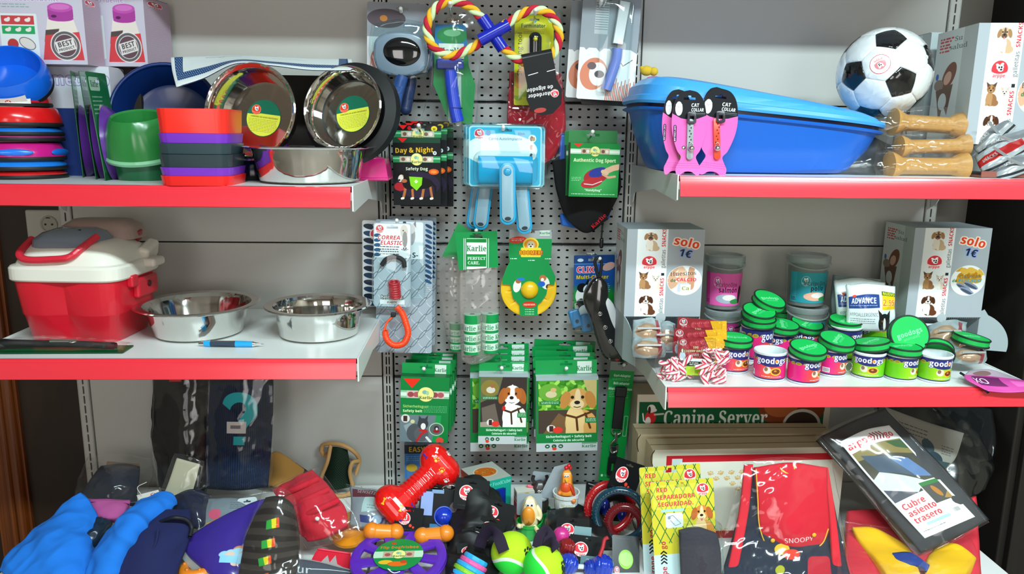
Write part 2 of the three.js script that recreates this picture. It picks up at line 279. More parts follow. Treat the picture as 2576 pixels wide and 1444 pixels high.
// ---------------------------------------------------------------- the shelving
const gondola = thing('shelving_unit', 'white metal shelving back with slotted uprights, plain panels and a perforated middle bay', 'shelving', [0, 0, 0]);
const SEAMS = [0.2853, 0.6853, 1.0853, 1.4853, 1.8853];
const PANEL = M('#c2c0ba', 0.42, { clearcoat: 0.1, clearcoatRoughness: 0.4 });
function perforated(w, h, nx, ny, px, py, hw, hh, d) {              // a sheet with rounded slots, each slot with its own walls
  const pos = [], q = [], k = Math.min(hw, hh) * 0.42; let idx = [];
  for (const [a, b] of [[1, 1], [-1, 1], [-1, -1], [1, -1]]) { const ax = a * hw / 2, by = b * hh / 2; const e = a * b > 0 ? [[ax, by - b * k], [ax - a * k * 0.3, by - b * k * 0.3], [ax - a * k, by]] : [[ax - a * k, by], [ax - a * k * 0.3, by - b * k * 0.3], [ax, by - b * k]]; q.push(...e); }
  const cell = (cx, cy, x0, x1, y0, y1) => {
    const corner = [[x1, y1], [x0, y1], [x0, y0], [x1, y0]];
    for (let i = 0; i < 4; i++) {
      const A = corner[i], B = corner[(i + 1) % 4], r = q.slice(i * 3, i * 3 + 3).map(([x, y]) => [cx + x, cy + y]), n = q[(i * 3 + 3) % 12], N = [cx + n[0], cy + n[1]];
      for (const [s, t] of [[r[0], r[1]], [r[1], r[2]]]) pos.push(A[0], A[1], 0, t[0], t[1], 0, s[0], s[1], 0);
      pos.push(A[0], A[1], 0, B[0], B[1], 0, N[0], N[1], 0, A[0], A[1], 0, N[0], N[1], 0, r[2][0], r[2][1], 0);
      for (const [s, t] of [[r[0], r[1]], [r[1], r[2]], [r[2], N]]) pos.push(s[0], s[1], 0, t[0], t[1], 0, t[0], t[1], -d, s[0], s[1], 0, t[0], t[1], -d, s[0], s[1], -d);
    }
  };
  const x0 = -w / 2, y0 = -h / 2, mx = (w - (nx - 1) * px) / 2, my = (h - (ny - 1) * py) / 2;
  for (let i = 0; i < nx; i++) for (let j = 0; j < ny; j++) {
    const cx = x0 + mx + i * px, cy = y0 + my + j * py;
    cell(cx, cy, i ? cx - px / 2 : x0, i < nx - 1 ? cx + px / 2 : -x0, j ? cy - py / 2 : y0, j < ny - 1 ? cy + py / 2 : -y0);
  }
  const g = new THREE.BufferGeometry(); g.setAttribute('position', new THREE.Float32BufferAttribute(pos, 3)); g.computeVertexNormals(); return g;
}
const PEG = M('#a9aaa9', 0.42, { clearcoat: 0.1, clearcoatRoughness: 0.4 });
const pegGeo = join(perforated(0.664, 0.396, 27, 18, 0.025, 0.0215, 0.0088, 0.0054, 0.0025), put(box(0.664, 0.003, 0.012), 0, 0.1965, -0.006), put(box(0.664, 0.003, 0.012), 0, -0.1965, -0.006));
const plainGeo = rbox(0.854, 0.3965, 0.014, 0.002, 2);
for (const y of [0.2853, 0.6853, 1.0853, 1.4853]) {
  part(gondola, 'perforated_panel', pegGeo, PEG, [0, y + 0.2, 0]);
  for (const s of [-1, 1]) part(gondola, 'back_panel', plainGeo, PANEL, [s * 0.7965, y + 0.2, -0.007]);
}
for (const s of [-1, 1]) part(gondola, 'back_panel', plainGeo, PANEL, [s * 0.7965, 2.0853, -0.007]);
part(gondola, 'perforated_panel', pegGeo, PANEL, [0, 2.0853, 0]);
part(gondola, 'backing', box(0.72, 2.0, 0.004), M('#171512', 0.9), [0, 1.28, -0.03]);
const postMid = join(perforated(0.026, 2.4, 2, 80, 0.0085, 0.03, 0.0036, 0.025, 0.006), put(box(0.002, 2.4, 0.03), -0.013, 0, -0.015), put(box(0.002, 2.4, 0.03), 0.013, 0, -0.015), put(box(0.02, 2.4, 0.002), 0, 0, -0.03));
const postEnd = join(perforated(0.03, 2.4, 1, 80, 0.0085, 0.03, 0.0045, 0.025, 0.006), put(box(0.002, 2.4, 0.03), -0.015, 0, -0.015), put(box(0.002, 2.4, 0.03), 0.015, 0, -0.015));
for (const s of [-1, 1]) { part(gondola, 'upright', postMid, PANEL, [s * 0.351, 1.2, 0.004]); part(gondola, 'upright', postEnd, PANEL, [s * 1.242, 1.2, 0.004]); part(gondola, 'slot_backing', box(0.02, 2.4, 0.002), M('#171512', 0.9), [s * 1.242, 1.2, -0.012]); part(gondola, 'slot_backing', box(0.022, 2.4, 0.002), M('#171512', 0.9), [s * 0.351, 1.2, -0.012]); }

const RED = M('#ea2f3f', 0.3, { clearcoat: 0.6, clearcoatRoughness: 0.2 }), REDLIP = M('#e01f2b', 0.35);
function shelf(x0, x1, y, z, label, strip = true) {
  const w = x1 - x0, t = thing('shelf', label, 'shelf', [(x0 + x1) / 2, y, 0]);
  part(t, 'deck', join(put(box(w, 0.012, z - 0.01), 0, -0.006, z / 2 + 0.005), put(box(w, 0.03, 0.004), 0, -0.015, z - 0.002), put(box(w - 0.02, 0.02, 0.03), 0, -0.02, z * 0.5)), WHITE_METAL);
  if (strip) {
    const prof = poly([[0.0, 0.0], [0.0035, -0.001], [0.006, -0.007], [0.0075, -0.0075], [0.011, -0.02], [0.0135, -0.034], [0.0155, -0.044], [0.013, -0.0455], [0.009, -0.03], [0.003, -0.012], [0, -0.012]]);
    part(t, 'price_strip', toCreasedNormals(put(extrude(prof, w - 0.008), (w - 0.008) / 2, 0, z, 0, -Math.PI / 2, 0), 0.6), RED);
  }
  const br = poly([[z + 0.004, 0.002], [z + 0.0065, -0.052], [z - 0.005, -0.055], [z - 0.1, -0.05], [z - 0.22, -0.044], [0.07, -0.068], [0.05, -0.073], [0.03, -0.1], [0.006, -0.11], [0.006, 0.003]]);
  for (const s of [-1, 1]) part(t, 'end_bracket', put(extrude(br, 0.002, 0.0006), s * w / 2 + 0.001, 0, 0, 0, -Math.PI / 2, 0), WHITE_METAL);
  return t;
}
const UL = 1.2816, LL = 0.8925, UR = 1.3129, LR = 0.8243, DK = 0.34;
// strip geometry points away from the wall: the extrusion runs along x
shelf(-1.238, -0.355, UL, 0.51, 'white shelf with a red price strip carrying the bowls and feeder boxes, upper left');
shelf(-1.238, -0.355, LL, 0.505, 'white shelf with a red price strip under the red pet carrier, lower left');
shelf(0.355, 1.238, UR, 0.515, 'white shelf with a red price strip under the football and blue tray');
shelf(0.355, 1.238, LR, 0.51, 'white shelf with a red price strip under the small pink and green pots');
shelf(-1.238, -0.355, 1.945, 0.51, 'white shelf above the feeder boxes, just out of view on the left');
shelf(0.355, 1.238, 1.945, 0.51, 'white shelf above the football, just out of view on the right');
shelf(-0.345, 0.345, 1.945, 0.51, 'white shelf above the perforated wall, just out of view at the top');
{ const t = thing('base_deck', 'white bottom deck of the shelving under the toys and bagged clothes', 'shelf', [0, DK, 0]);
  for (const [x, w] of [[-0.797, 0.888], [0, 0.7], [0.797, 0.888]]) part(t, 'deck', join(put(rbox(w - 0.003, 0.03, 0.61, 0.003, 2), 0, -0.015, 0.312)), WHITE_METAL, [x, 0, 0]);
  part(t, 'plinth', box(2.46, 0.3, 0.02), WHITE_METAL, [0, -0.185, 0.59]); }
const TIP = M('#e9ece8', 0.35, { clearcoat: 0.4 });
function hook(u, v, z, label) {                                      // the white tip is where the photograph shows it
  const p = at(u, v, z), t = thing('peg_hook', label, 'hook', [p.x, p.y, 0]);
  part(t, 'wire', tube([[0, -0.012, 0.001], [0, -0.014, z * 0.4], [0, -0.012, z * 0.8], [0, -0.002, z - 0.012]], 0.0026, 24, 8), CHROME);
  part(t, 'back_plate', rbox(0.03, 0.012, 0.003, 0.001), CHROME, [0, -0.012, 0.003]);
  part(t, 'tip', put(new THREE.CapsuleGeometry(0.0052, 0.012, 6, 12), 0, 0, z - 0.006, 1.1), TIP);
  return t;
}
// ---------------------------------------------------------------- upper left shelf
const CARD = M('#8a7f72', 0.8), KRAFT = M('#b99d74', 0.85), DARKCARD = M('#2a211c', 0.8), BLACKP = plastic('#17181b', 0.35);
const feederPrint = print(300, 190, (c, w, h) => {
  T(c, 'comedero fuente', w * 0.52, 10, 20, '#b9a3cf', { st: '#f4ecf8', sw: 2 }); small(c, 62, 26, 90, 2, '#7ea79c', 7);
  R_(c, 66, 52, 104, 118, '#e6edf0', 4); R_(c, 72, 58, 90, 24, '#cf4b50'); R_(c, 72, 86, 90, 22, '#34a868'); for (const y of [70, 97]) for (const x of [88, 116, 144]) { E_(c, x, y, 8, 5, '#f6e9e4'); E_(c, x + 5, y - 4, 4, 4, '#f6e9e4'); }
  E_(c, 98, 136, 15, 15, '#c3423f'); E_(c, 138, 134, 24, 15, '#4a3a3a', 0.5); E_(c, 138, 134, 22.5, 13.5, '#e5ded6', 0.5);
  Y_(c, [[200, 62], [270, 62], [284, 112], [190, 112]], '#efe4dc'); Y_(c, [[192, 96], [230, 92], [214, 136], [186, 128]], '#5b4d4d'); Y_(c, [[190, 110], [284, 100], [292, 178], [178, 178]], '#d8484e');
  R_(c, 202, 34, 70, 30, '#b046a0', 6); E_(c, 237, 64, 35, 8, '#b046a0'); E_(c, 237, 34, 35, 13, '#c659b4'); E_(c, 237, 32, 27, 8, '#d878c6'); E_(c, 218, 58, 8, 4, '#5a2c58');
  E_(c, 243, 138, 42, 42, 'rgba(240,240,240,0.95)'); E_(c, 243, 138, 39, 39, '#6a6468'); E_(c, 243, 138, 32, 32, 'rgba(240,240,240,0.95)'); E_(c, 243, 138, 30, 30, '#6a5058'); c.save(); c.translate(243, 138); c.rotate(-0.25); R_(c, -27, -16, 54, 32, '#e9e4e2'); T(c, 'BEST', 0, -6, 19, '#4e4448'); T(c, 'PRODUCT', 0, 9, 10, '#4e4448'); c.restore();
}, '#cfc9da');
const feederSide = print(60, 360, (c, w, h) => { logo(c, 26, 30, 18, '#d04a5a', '#e9d6e2'); small(c, 10, 70, 40, 20, '#c6a9c0', 12); }, '#b9a2b4');
{ const A = fr(-62, -14, 212, 161, 0.25), t = thing('feeder_carton', 'lilac carton printed with a pink and red pet feeder, front one at the left edge', 'box', [A.x, A.y, 0.205]);
  const [g, m] = carton(A.w, A.h, 0.085, { pz: feederPrint, px: feederSide }, M('#c3b6c6', 0.5)); part(t, 'carton_body', g, m, [0, 0, 0]); part(t, 'top_flap', put(rbox(A.w, 0.002, 0.08, 0.0008), 0, A.h / 2 + 0.002, 0), M('#c3b6c6', 0.5));
  const B = fr(118, -12, 372, 166, 0.16), t2 = thing('feeder_carton', 'lilac carton printed with a pink and red pet feeder, standing half behind its twin', 'box', [B.x, B.y, 0.08], [0, -0.1, 0]);
  part(t2, 'carton_body', ...carton(B.w, B.h, 0.13, { pz: feederPrint, px: feederSide }, M('#c3b6c6', 0.5))); part(t2, 'top_flap', put(rbox(B.w, 0.002, 0.12, 0.0008), 0, B.h / 2 + 0.002, 0), M('#c3b6c6', 0.5)); }
{ const pr = print(300, 400, (c, w, h) => {
    const g = c.createLinearGradient(0, 0, w, 0); R_(c, 0, 0, w, 150, '#dfe3ee'); T(c, 'comedero', w * 0.5, 44, 62, '#e9e6f6', { st: '#8d86c4', sw: 5 });
    R_(c, 0, 150, w, 250, '#2b3f80'); E_(c, 250, 160, 60, 26, '#6a5138'); for (let i = 0; i < 40; i++) E_(c, 210 + (i * 37) % 80, 148 + (i * 13) % 24, 6, 4, i % 2 ? '#8a6f4c' : '#4d3a28'); Y_(c, [[180, 165], [300, 165], [300, 240], [200, 240]], '#2148c8'); Y_(c, [[190, 250], [300, 250], [300, 330], [210, 330]], '#1d3fb4');
  }, '#e2dfe8');
  const A = fr(92, 168, 286, 458, 0.2), hgt = at(190, 168, 0.2).y - UL, t = thing('feeder_carton', 'white and blue carton lettered comedero behind the leaning green packs', 'box', [A.x, UL + hgt / 2, 0.13]);
  part(t, 'carton_body', ...carton(A.w, hgt, 0.14, { pz: pr }, M('#d9d3de', 0.5))); part(t, 'top_flap', put(rbox(A.w * 0.98, 0.002, 0.13, 0.0008), 0, hgt / 2 + 0.0012, 0), M('#d9d3de', 0.5));
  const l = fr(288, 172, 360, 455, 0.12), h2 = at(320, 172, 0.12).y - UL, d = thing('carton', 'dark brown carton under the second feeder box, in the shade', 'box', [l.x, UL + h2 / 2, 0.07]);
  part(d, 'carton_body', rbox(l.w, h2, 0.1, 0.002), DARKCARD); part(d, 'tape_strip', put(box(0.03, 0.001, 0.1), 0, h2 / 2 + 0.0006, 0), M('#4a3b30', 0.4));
  const l3 = fr(0, 172, 88, 455, 0.14), h3 = at(40, 166, 0.14).y - UL, e = thing('carton', 'pinkish carton under the front feeder box, behind the stacked bowls', 'box', [l3.x, UL + h3 / 2, 0.09]);
  part(e, 'carton_body', rbox(l3.w * 1.02, h3, 0.12, 0.002), M('#c98c9a', 0.6)); part(e, 'tape_strip', put(box(0.03, 0.001, 0.12), 0, h3 / 2 + 0.0006, 0), M('#e8dccb', 0.4)); }
// stack of round plastic bowls at the left edge
const bandPrint = print(400, 70, (c, w, h) => { small(c, 40, 12, 160, 6, '#b9b3ae', 8, 3); logo(c, w * 0.72, h * 0.45, 22, '#d0404a', '#f1e2df'); }, '#ece6e2');
function petBowl(name, label, col, r, h, pos, rot, o = {}) {
  const t = thing(name, label, 'bowl', pos, rot, o.group);
  part(t, 'bowl_body', lathe([[r * 0.98, 0.006], [r, 0.012], [r * 0.97, h * 0.6], [r * 0.9, h * 0.93], [r * 0.87, h], [r * 0.83, h * 0.985], [r * 0.78, h * 0.6], [r * 0.7, h * 0.25], [0, h * 0.2]]), plastic(col, 0.2));
  part(t, 'base_ring', lathe([[r * 0.9, 0], [r * 1.005, 0.001], [r * 1.02, 0.005], [r * 1.0, 0.0095], [r * 0.9, 0.009]]), M('#151517', 0.6));
  if (o.oval) for (const a of [0.35, 1.6, -0.9]) part(t, 'oval_grip', put(ball(1, 24, 12), Math.sin(a) * r * 0.965, h * 0.48, Math.cos(a) * r * 0.965, 0, a, 0, r * 0.42, h * 0.2, 0.006), plastic(o.oval, 0.2));
  if (o.sticker) part(t, 'paper_band', wrapUV(new THREE.CylinderGeometry(r * 0.985 * 0.985 + 0.004, r + 0.002, h * 0.5, 40, 1, true, -0.75, 1.5), bandPrint), ink(bandPrint), [0, h * 0.42, 0]);
  return t;
}
{ const s0 = onY(8, 452, UL), X = s0.x, Z = s0.z - 0.085, r = 0.092, G = 'stack of round plastic pet bowls at the left edge';
  const yOf = (v) => at(8, v, Z + r).y;
  petBowl('pet_bowl', 'red plastic bowl, lowest of the round stack at the left edge', '#d81f22', r, yOf(432) - UL, [X, UL, Z], [0, 0, 0]);
  petBowl('pet_bowl', 'bright blue plastic bowl just above the lowest red one', '#1f7ee6', r, 0.026, [X, yOf(431), Z], [0, 0.2, 0]);
  petBowl('pet_bowl', 'magenta plastic bowl with blue oval grips in the round stack', '#cf1e86', r, yOf(360) - yOf(406), [X, yOf(406), Z], [0, 0, 0], { oval: '#1d78e8' });
  petBowl('pet_bowl', 'thin magenta bowl above the one with blue ovals', '#c92484', r, 0.016, [X, yOf(356), Z], [0, 0, 0]);
  petBowl('pet_bowl', 'blue plastic bowl between the magenta and the tall red bowl', '#1f7ee6', r, yOf(320) - yOf(342), [X, yOf(342), Z], [0, 0, 0]);
  petBowl('pet_bowl', 'glossy red plastic bowl in the upper half of the round stack', '#e01a1e', r, yOf(268) - yOf(318), [X, yOf(318), Z], [0, 0, 0]);
  petBowl('pet_bowl', 'red bowl with a white paper band, second from the top of the round stack', '#c8202a', r * 0.86, yOf(222) - yOf(266), [X - 0.006, yOf(266), Z], [0, 0.2, 0], { sticker: true });
  petBowl('pet_bowl', 'tilted bright blue bowl with a white band on top of the round stack', '#1566e0', 0.088, 0.058, [X - 0.008, yOf(212), Z - 0.004], [0.72, 0, -0.16], { sticker: true }); }
// green clamshell packs seen edge on
{ const pr = print(220, 320, (c, w, h) => { R_(c, 14, 14, 110, 40, '#bfe0c8', 10); T(c, 'Karlie', 68, 34, 26, '#0f5a2a', { f: 'serif' }); small(c, 20, 70, 110, 5, '#9fd0a8', 12, 4); E_(c, 120, 130, 46, 30, '#c9b49a'); E_(c, 96, 120, 26, 26, '#eadfce'); R_(c, 0, h - 26, w, 26, '#0e5a2c'); }, '#1c7a3c');
  const xs = [[138, 440, 118], [178, 447, 140], [214, 452, 158], [250, 455, 182]];
  xs.forEach(([ub, vb, ut], i) => {
    const b = onY(ub, vb, UL), hgt = at(ut, 178, b.z - 0.03).y - UL, lean = Math.atan2(at(ut, 178, b.z).x - b.x, hgt);
    const t = thing('clamshell_pack', 'green hanging pack with a purple dish, ' + ['leftmost', 'second from left', 'third from left', 'rightmost'][i] + ' of four seen edge on', 'package', [b.x, UL, b.z - 0.075], [0, [1.98, 1.93, 1.88, 1.74][i], 0]);
    const k = new THREE.Group(); const R = (o) => o; const c0 = euroHole(rrect(0.15, hgt, 0.008, 0, hgt / 2), 0.03, hgt - 0.02);
    const lz = -Math.sin(-lean) * 0.6;
    part(t, 'backing_card', plate(c0, 0.0016, pr), gloss(pr), [0, 0.0, 0], [lz * 0.9, 0, -lean * 0.2]);
    part(t, 'dish', put(lathe([[0, 0.03], [0.3, 0.03], [0.8, 0.024], [1, 0.004], [1.02, 0], [0.96, 0.001], [0.76, 0.016], [0, 0.02]].map(([a, y]) => [a * 0.078, y])), 0.005, hgt * 0.33, 0.004, Math.PI / 2 + lz * 0.9, 0, 0, 1, 0.85, 1.15), plastic('#5a2a8a', 0.35), [0, 0, lz * hgt * 0.3]);
  }); }
// green dome bowl, square bowls
{ const b = onY(332, 456, UL), t = thing('dome_bowl', 'green two-part bowl with a pale domed top beside the square bowls', 'bowl', [b.x + 0.004, UL, b.z - 0.068]), s = scaleAt(b.z, UL), H = (v) => at(332, v, b.z - 0.03).y - UL, r = 90 * s, y1 = H(388), y2 = H(284);
  part(t, 'base', lathe([[0, 0], [r * 0.7, 0], [r * 0.72, 0.004], [r * 0.82, y1 * 0.9], [r * 0.84, y1]]), plastic('#0b5a34', 0.4));
  const d = new THREE.Group(); d.name = 'dome_lid'; d.position.set(0, y1, 0); d.rotation.x = 0.3; t.add(d);
  part(d, 'rim_ring', lathe([[r * 0.86, -0.004], [r * 1.0, -0.004], [r * 1.03, 0.002], [r * 1.0, 0.008], [r * 0.86, 0.008]]), plastic('#86c79a', 0.3));
  const q = y2 - y1; part(d, 'dome', lathe([[r * 0.99, 0.007], [r * 0.96, q * 0.3], [r * 0.86, q * 0.65], [r * 0.73, q * 0.92], [r * 0.68, q * 0.98], [r * 0.63, q * 0.94], [r * 0.55, 0.014], [0, 0.01]]), plastic('#2b7f3c', 0.25)); }
{ const b = onY(487, 467, UL), z = b.z - 0.072, H = (v) => at(487, v, b.z).y, s = scaleAt(b.z, 1.3), w = 172 * s;
  const sq = (v0, v1, col, name, label, k = 1, up = false) => {
    const y0 = H(v1), h = H(v0) - y0, t = thing('square_bowl', label, 'bowl', [b.x, y0, z], [0, 0.04, 0]), W = w * k, n = 5;
    const outer = new THREE.ExtrudeGeometry(rrect(W, W, W * 0.2), { depth: h - 0.001, bevelEnabled: true, bevelSize: 0.0015, bevelThickness: 0.0005, bevelSegments: 2, curveSegments: 10 });
    const g = put(outer, 0, 0, 0, -Math.PI / 2), P = g.attributes.position; for (let i = 0; i < P.count; i++) { const q = 1 + (up ? 0.04 : -0.04) * (0.5 - P.getY(i) / h); P.setX(i, P.getX(i) * q); P.setZ(i, P.getZ(i) * q); }
    g.computeVertexNormals(); part(t, 'bowl_wall', toCreasedNormals(g, 0.6), plastic(col, 0.4));
    part(t, 'foot', put(extrude(rrect(W * 0.8, W * 0.8, W * 0.16), 0.001), 0, up ? h + 0.0005 : 0.0, 0, -Math.PI / 2), plastic(col, 0.5)); return t;
  };
  sq(442, 467, '#f21d1a', '', 'red square bowl at the bottom of the square stack'); sq(421, 442, '#7b2fc0', '', 'purple square bowl above the bottom red one'); sq(388, 421, '#22343a', '', 'lower of the two dark grey square bowls'); sq(360, 387.5, '#2a3f46', '', 'upper of the two dark grey square bowls', 0.99); sq(335, 360, '#7b2fc0', '', 'purple square bowl under the top red one', 0.985); sq(272, 335, '#fb2a1c', '', 'tall red square bowl turned over on top of the square stack', 0.98); }
// navy basin standing on edge
{ const c = at(425, 298, 0.16), t = thing('basin', 'dark navy round basin standing on edge behind the green dome bowl', 'basin', c, [1.32, 0, -0.15]);
  const r = 0.128; part(t, 'bowl_shell', lathe([[0, -0.055], [r * 0.72, -0.055], [r * 0.8, -0.05], [r * 0.97, 0.03], [r * 1.02, 0.035], [r * 1.03, 0.03], [r * 1.01, 0.026], [r * 0.84, -0.058], [r * 0.75, -0.064], [0, -0.064]]), plastic('#0b2a66', 0.3)); part(t, 'rim', put(torus(r * 1.015, 0.005), 0, 0.033, 0, Math.PI / 2), plastic('#0c2c6c', 0.3)); }
// place mat draped over the bowls
{ const pr = print(900, 200, (c, w, h) => { R_(c, 18, -20, w - 36, h - 10, '#1f4a80'); for (let y = 0; y < h - 30; y += 12) for (let x = 24 + (y / 12 % 2) * 6; x < w - 24; x += 12) E_(c, x, y, 2.2, 2.2, '#dfeef2'); R_(c, 60, -20, w - 120, h - 55, '#e9f1f1'); L_(c, [[w * 0.2, 26], [w * 0.42, 34]], '#777', 3); E_(c, w * 0.3, 40, 16, 8, '#bbb'); E_(c, w * 0.3, 40, 12, 5, '#e9f1f1'); L_(c, [[w * 0.58, 54], [w * 0.76, 58]], '#999', 2); }, '#eef5f5');
  const g = patch([[[430, 146, 0.2], [520, 142, 0.2], [600, 140, 0.2], [700, 144, 0.2], [790, 148, 0.2], [884, 150, 0.2]], [[434, 180, 0.27], [515, 163, 0.27], [598, 149, 0.27], [690, 154, 0.27], [785, 160, 0.27], [886, 163, 0.27]], [[444, 219, 0.36], [512, 197, 0.35], [594, 160, 0.35], [685, 165, 0.35], [780, 176, 0.35], [882, 177, 0.35]]], { th: 0.003, pr, nu: 60, nv: 10, edge: [0.005, 0.5] }), m = g.userData.mid;
  const t = thing('place_mat', 'white wavy place mat with a dotted blue border draped over the steel bowls', 'mat', m); part(t, 'sheet', recenter(g, m), ink(pr, 0.4)); }
// steel bowls
function steelBowl(label, R, rb, h, pos, rot, o = {}) {
  const t = thing('steel_bowl', label, 'bowl', pos, rot), f = o.flare ?? 0.02;
  part(t, 'bowl_shell', lathe([[0, 0.003], [rb * 0.94, 0.003], [rb * 0.99, 0.006], [rb + 0.001, 0.012], [(R - f) * 0.62 + rb * 0.38, h * 0.62], [R - f, h - 0.006], [R - f + 0.004, h - 0.001], [R - 0.003, h + 0.001], [R, h - 0.0015], [R - 0.003, h - 0.004], [R - f + 0.001, h - 0.005], [R - f - 0.002, h - 0.012], [(R - f) * 0.62 + rb * 0.38 - 0.0016, h * 0.62], [rb - 0.001, 0.01], [rb * 0.97, 0.005], [rb * 0.9, 0.0045], [0, 0.0045]].map(([a, b]) => [a, b]), 96), STEEL);
  if (o.rubber) part(t, 'rubber_ring', lathe([[rb * 0.7, -0.004], [o.rubber, -0.004], [o.rubber + 0.004, 0.001], [o.rubber + 0.001, 0.02], [rb + 0.012, 0.026], [rb + 0.002, 0.012], [rb * 0.9, 0.001]], 72), M('#101113', 0.5));
  if (o.label) part(t, 'round_label', put(mapUV(new THREE.CircleGeometry(o.lr, 40), o.label), 0, 0.0053, 0, -Math.PI / 2, 0, o.lrot ?? 0), ink(o.label, 0.35));
  return t;
}
const bowlLabel = print(200, 200, (c, w, h) => { E_(c, 100, 100, 100, 100, '#1d6b52'); c.save(); c.beginPath(); c.arc(100, 100, 97, 0, 7); c.clip(); Y_(c, [[0, 84], [60, 84], [80, 76], [200, 76], [200, 200], [0, 200]], '#dfe14a'); c.restore(); logo(c, 52, 58, 27, '#e2402e', '#f08a6a'); T(c, 'COMEDERO DE ACERO INOXIDABLE', 104, 96, 10, '#5c5c20', { sx: 0.95 }); small(c, 16, 108, 168, 9, '#8f8f38', 8, 2); }, '#1d6b52');
steelBowl('shiny steel bowl on its side with a green and yellow label, left of the pair', 0.113, 0.088, 0.075, at(640, 292, 0.33), [1.36, 0.02, 0.2], { label: bowlLabel, lr: 0.044, flare: 0.012, lrot: -0.18 }).translateX(0.01).translateZ(0.0).translateY(-0.03);
steelBowl('upturned steel bowl with a black rubber ring round its base and a yellow label', 0.1, 0.082, 0.06, at(890, 288, 0.31), [1.32, 0, 0.32], { label: bowlLabel, lr: 0.044, rubber: 0.118, flare: 0.01, lrot: 0.1 });
{ const b = onY(752, 466, UL); steelBowl('shiny steel bowl standing upright at the front edge of the upper left shelf', 162 * scaleAt(b.z - 0.1, 1.37), 122 * scaleAt(b.z - 0.1, 1.3), at(752, 368, b.z - 0.1).y - UL, [b.x + 0.002, UL, b.z - 0.108], [0, 0, 0], { flare: 0.02 }); }
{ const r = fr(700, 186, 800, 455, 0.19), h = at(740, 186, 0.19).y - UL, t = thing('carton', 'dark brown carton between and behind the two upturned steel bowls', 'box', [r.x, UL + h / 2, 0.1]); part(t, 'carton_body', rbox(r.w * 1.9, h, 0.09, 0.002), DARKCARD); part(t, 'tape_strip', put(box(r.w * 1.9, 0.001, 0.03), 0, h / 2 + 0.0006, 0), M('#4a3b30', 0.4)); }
{ const b = onY(930, 455, UL), h = at(930, 400, b.z).y - UL, t = thing('pink_bowl', 'small pink square-sided bowl at the right end of the upper left shelf', 'bowl', [b.x - 0.004, UL, b.z - 0.05]); part(t, 'bowl_wall', put(toCreasedNormals(new THREE.CylinderGeometry(0.058, 0.068, h - 0.008, 4, 1), 0.3), 0, h / 2 + 0.004, 0, 0, Math.PI / 4), plastic('#d8207e', 0.25)); part(t, 'foot_rim', put(rbox(0.1, 0.008, 0.1, 0.003), 0, 0.004, 0), plastic('#c91c74', 0.3)); part(t, 'inner_dish', put(torus(0.03, 0.003), 0, h, 0, Math.PI / 2), plastic('#e2358c', 0.3)); }
{ const b = onY(612, 456, UL); petBowl('pet_bowl', 'dark navy bowl half hidden behind the upright steel bowl', '#141f4a', 0.058, 0.045, [b.x - 0.008, UL, b.z - 0.1], [0, 0, 0]); petBowl('pet_bowl', 'purple bowl resting on the navy one behind the upright steel bowl', '#8a2aa0', 0.056, 0.045, [b.x + 0.035, UL + 0.046, b.z - 0.09], [0, 0, 0]); }
// ---------------------------------------------------------------- goods on the upper part of the perforated wall
function wpart(t, name, g, mat) { recenter(g, t.position); return part(t, name, g, mat); }
function pix(t, pts, z) { return pts.map(([u, v, zz]) => at(u, v, zz ?? z).sub(t.position)); }
const pshape = (t, pts, z, smooth) => { const q = pix(t, pts, z); return poly(q.map((p) => [p.x, p.y]), smooth); };   // an outline measured on the photograph, upright at distance z
function film(t, grid, o = {}, mat = FILM, name = 'clear_bag') { return wpart(t, name, patch(grid, { floor: 0.372, th: 0.004, puff: 0.008, amp: 0.003, ridge: 0.004, freq: 16, nu: 36, nv: 44, ...o }), mat); }
const MID = (a, b, c, d, z) => { const r = fr(a, b, c, d, z); return V(r.x, r.y, z); };
hook(1008, 24, 0.13, 'white-tipped peg hook holding the grey slicker brush card');
hook(1132, 10, 0.2, 'white-tipped peg hook inside the left loop of the rope toy');
hook(1347, 28, 0.2, 'white-tipped peg hook inside the right loop of the rope toy');
hook(1513, 4, 0.17, 'white-tipped peg hook holding the metal comb cards');
hook(1053, 318, 0.23, 'white-tipped peg hook holding the black safety vest boxes');
hook(1266, 322, 0.2, 'white-tipped peg hook holding the turquoise lint roller packs');
hook(1491, 334, 0.22, 'white-tipped peg hook holding the green sport bag boxes');
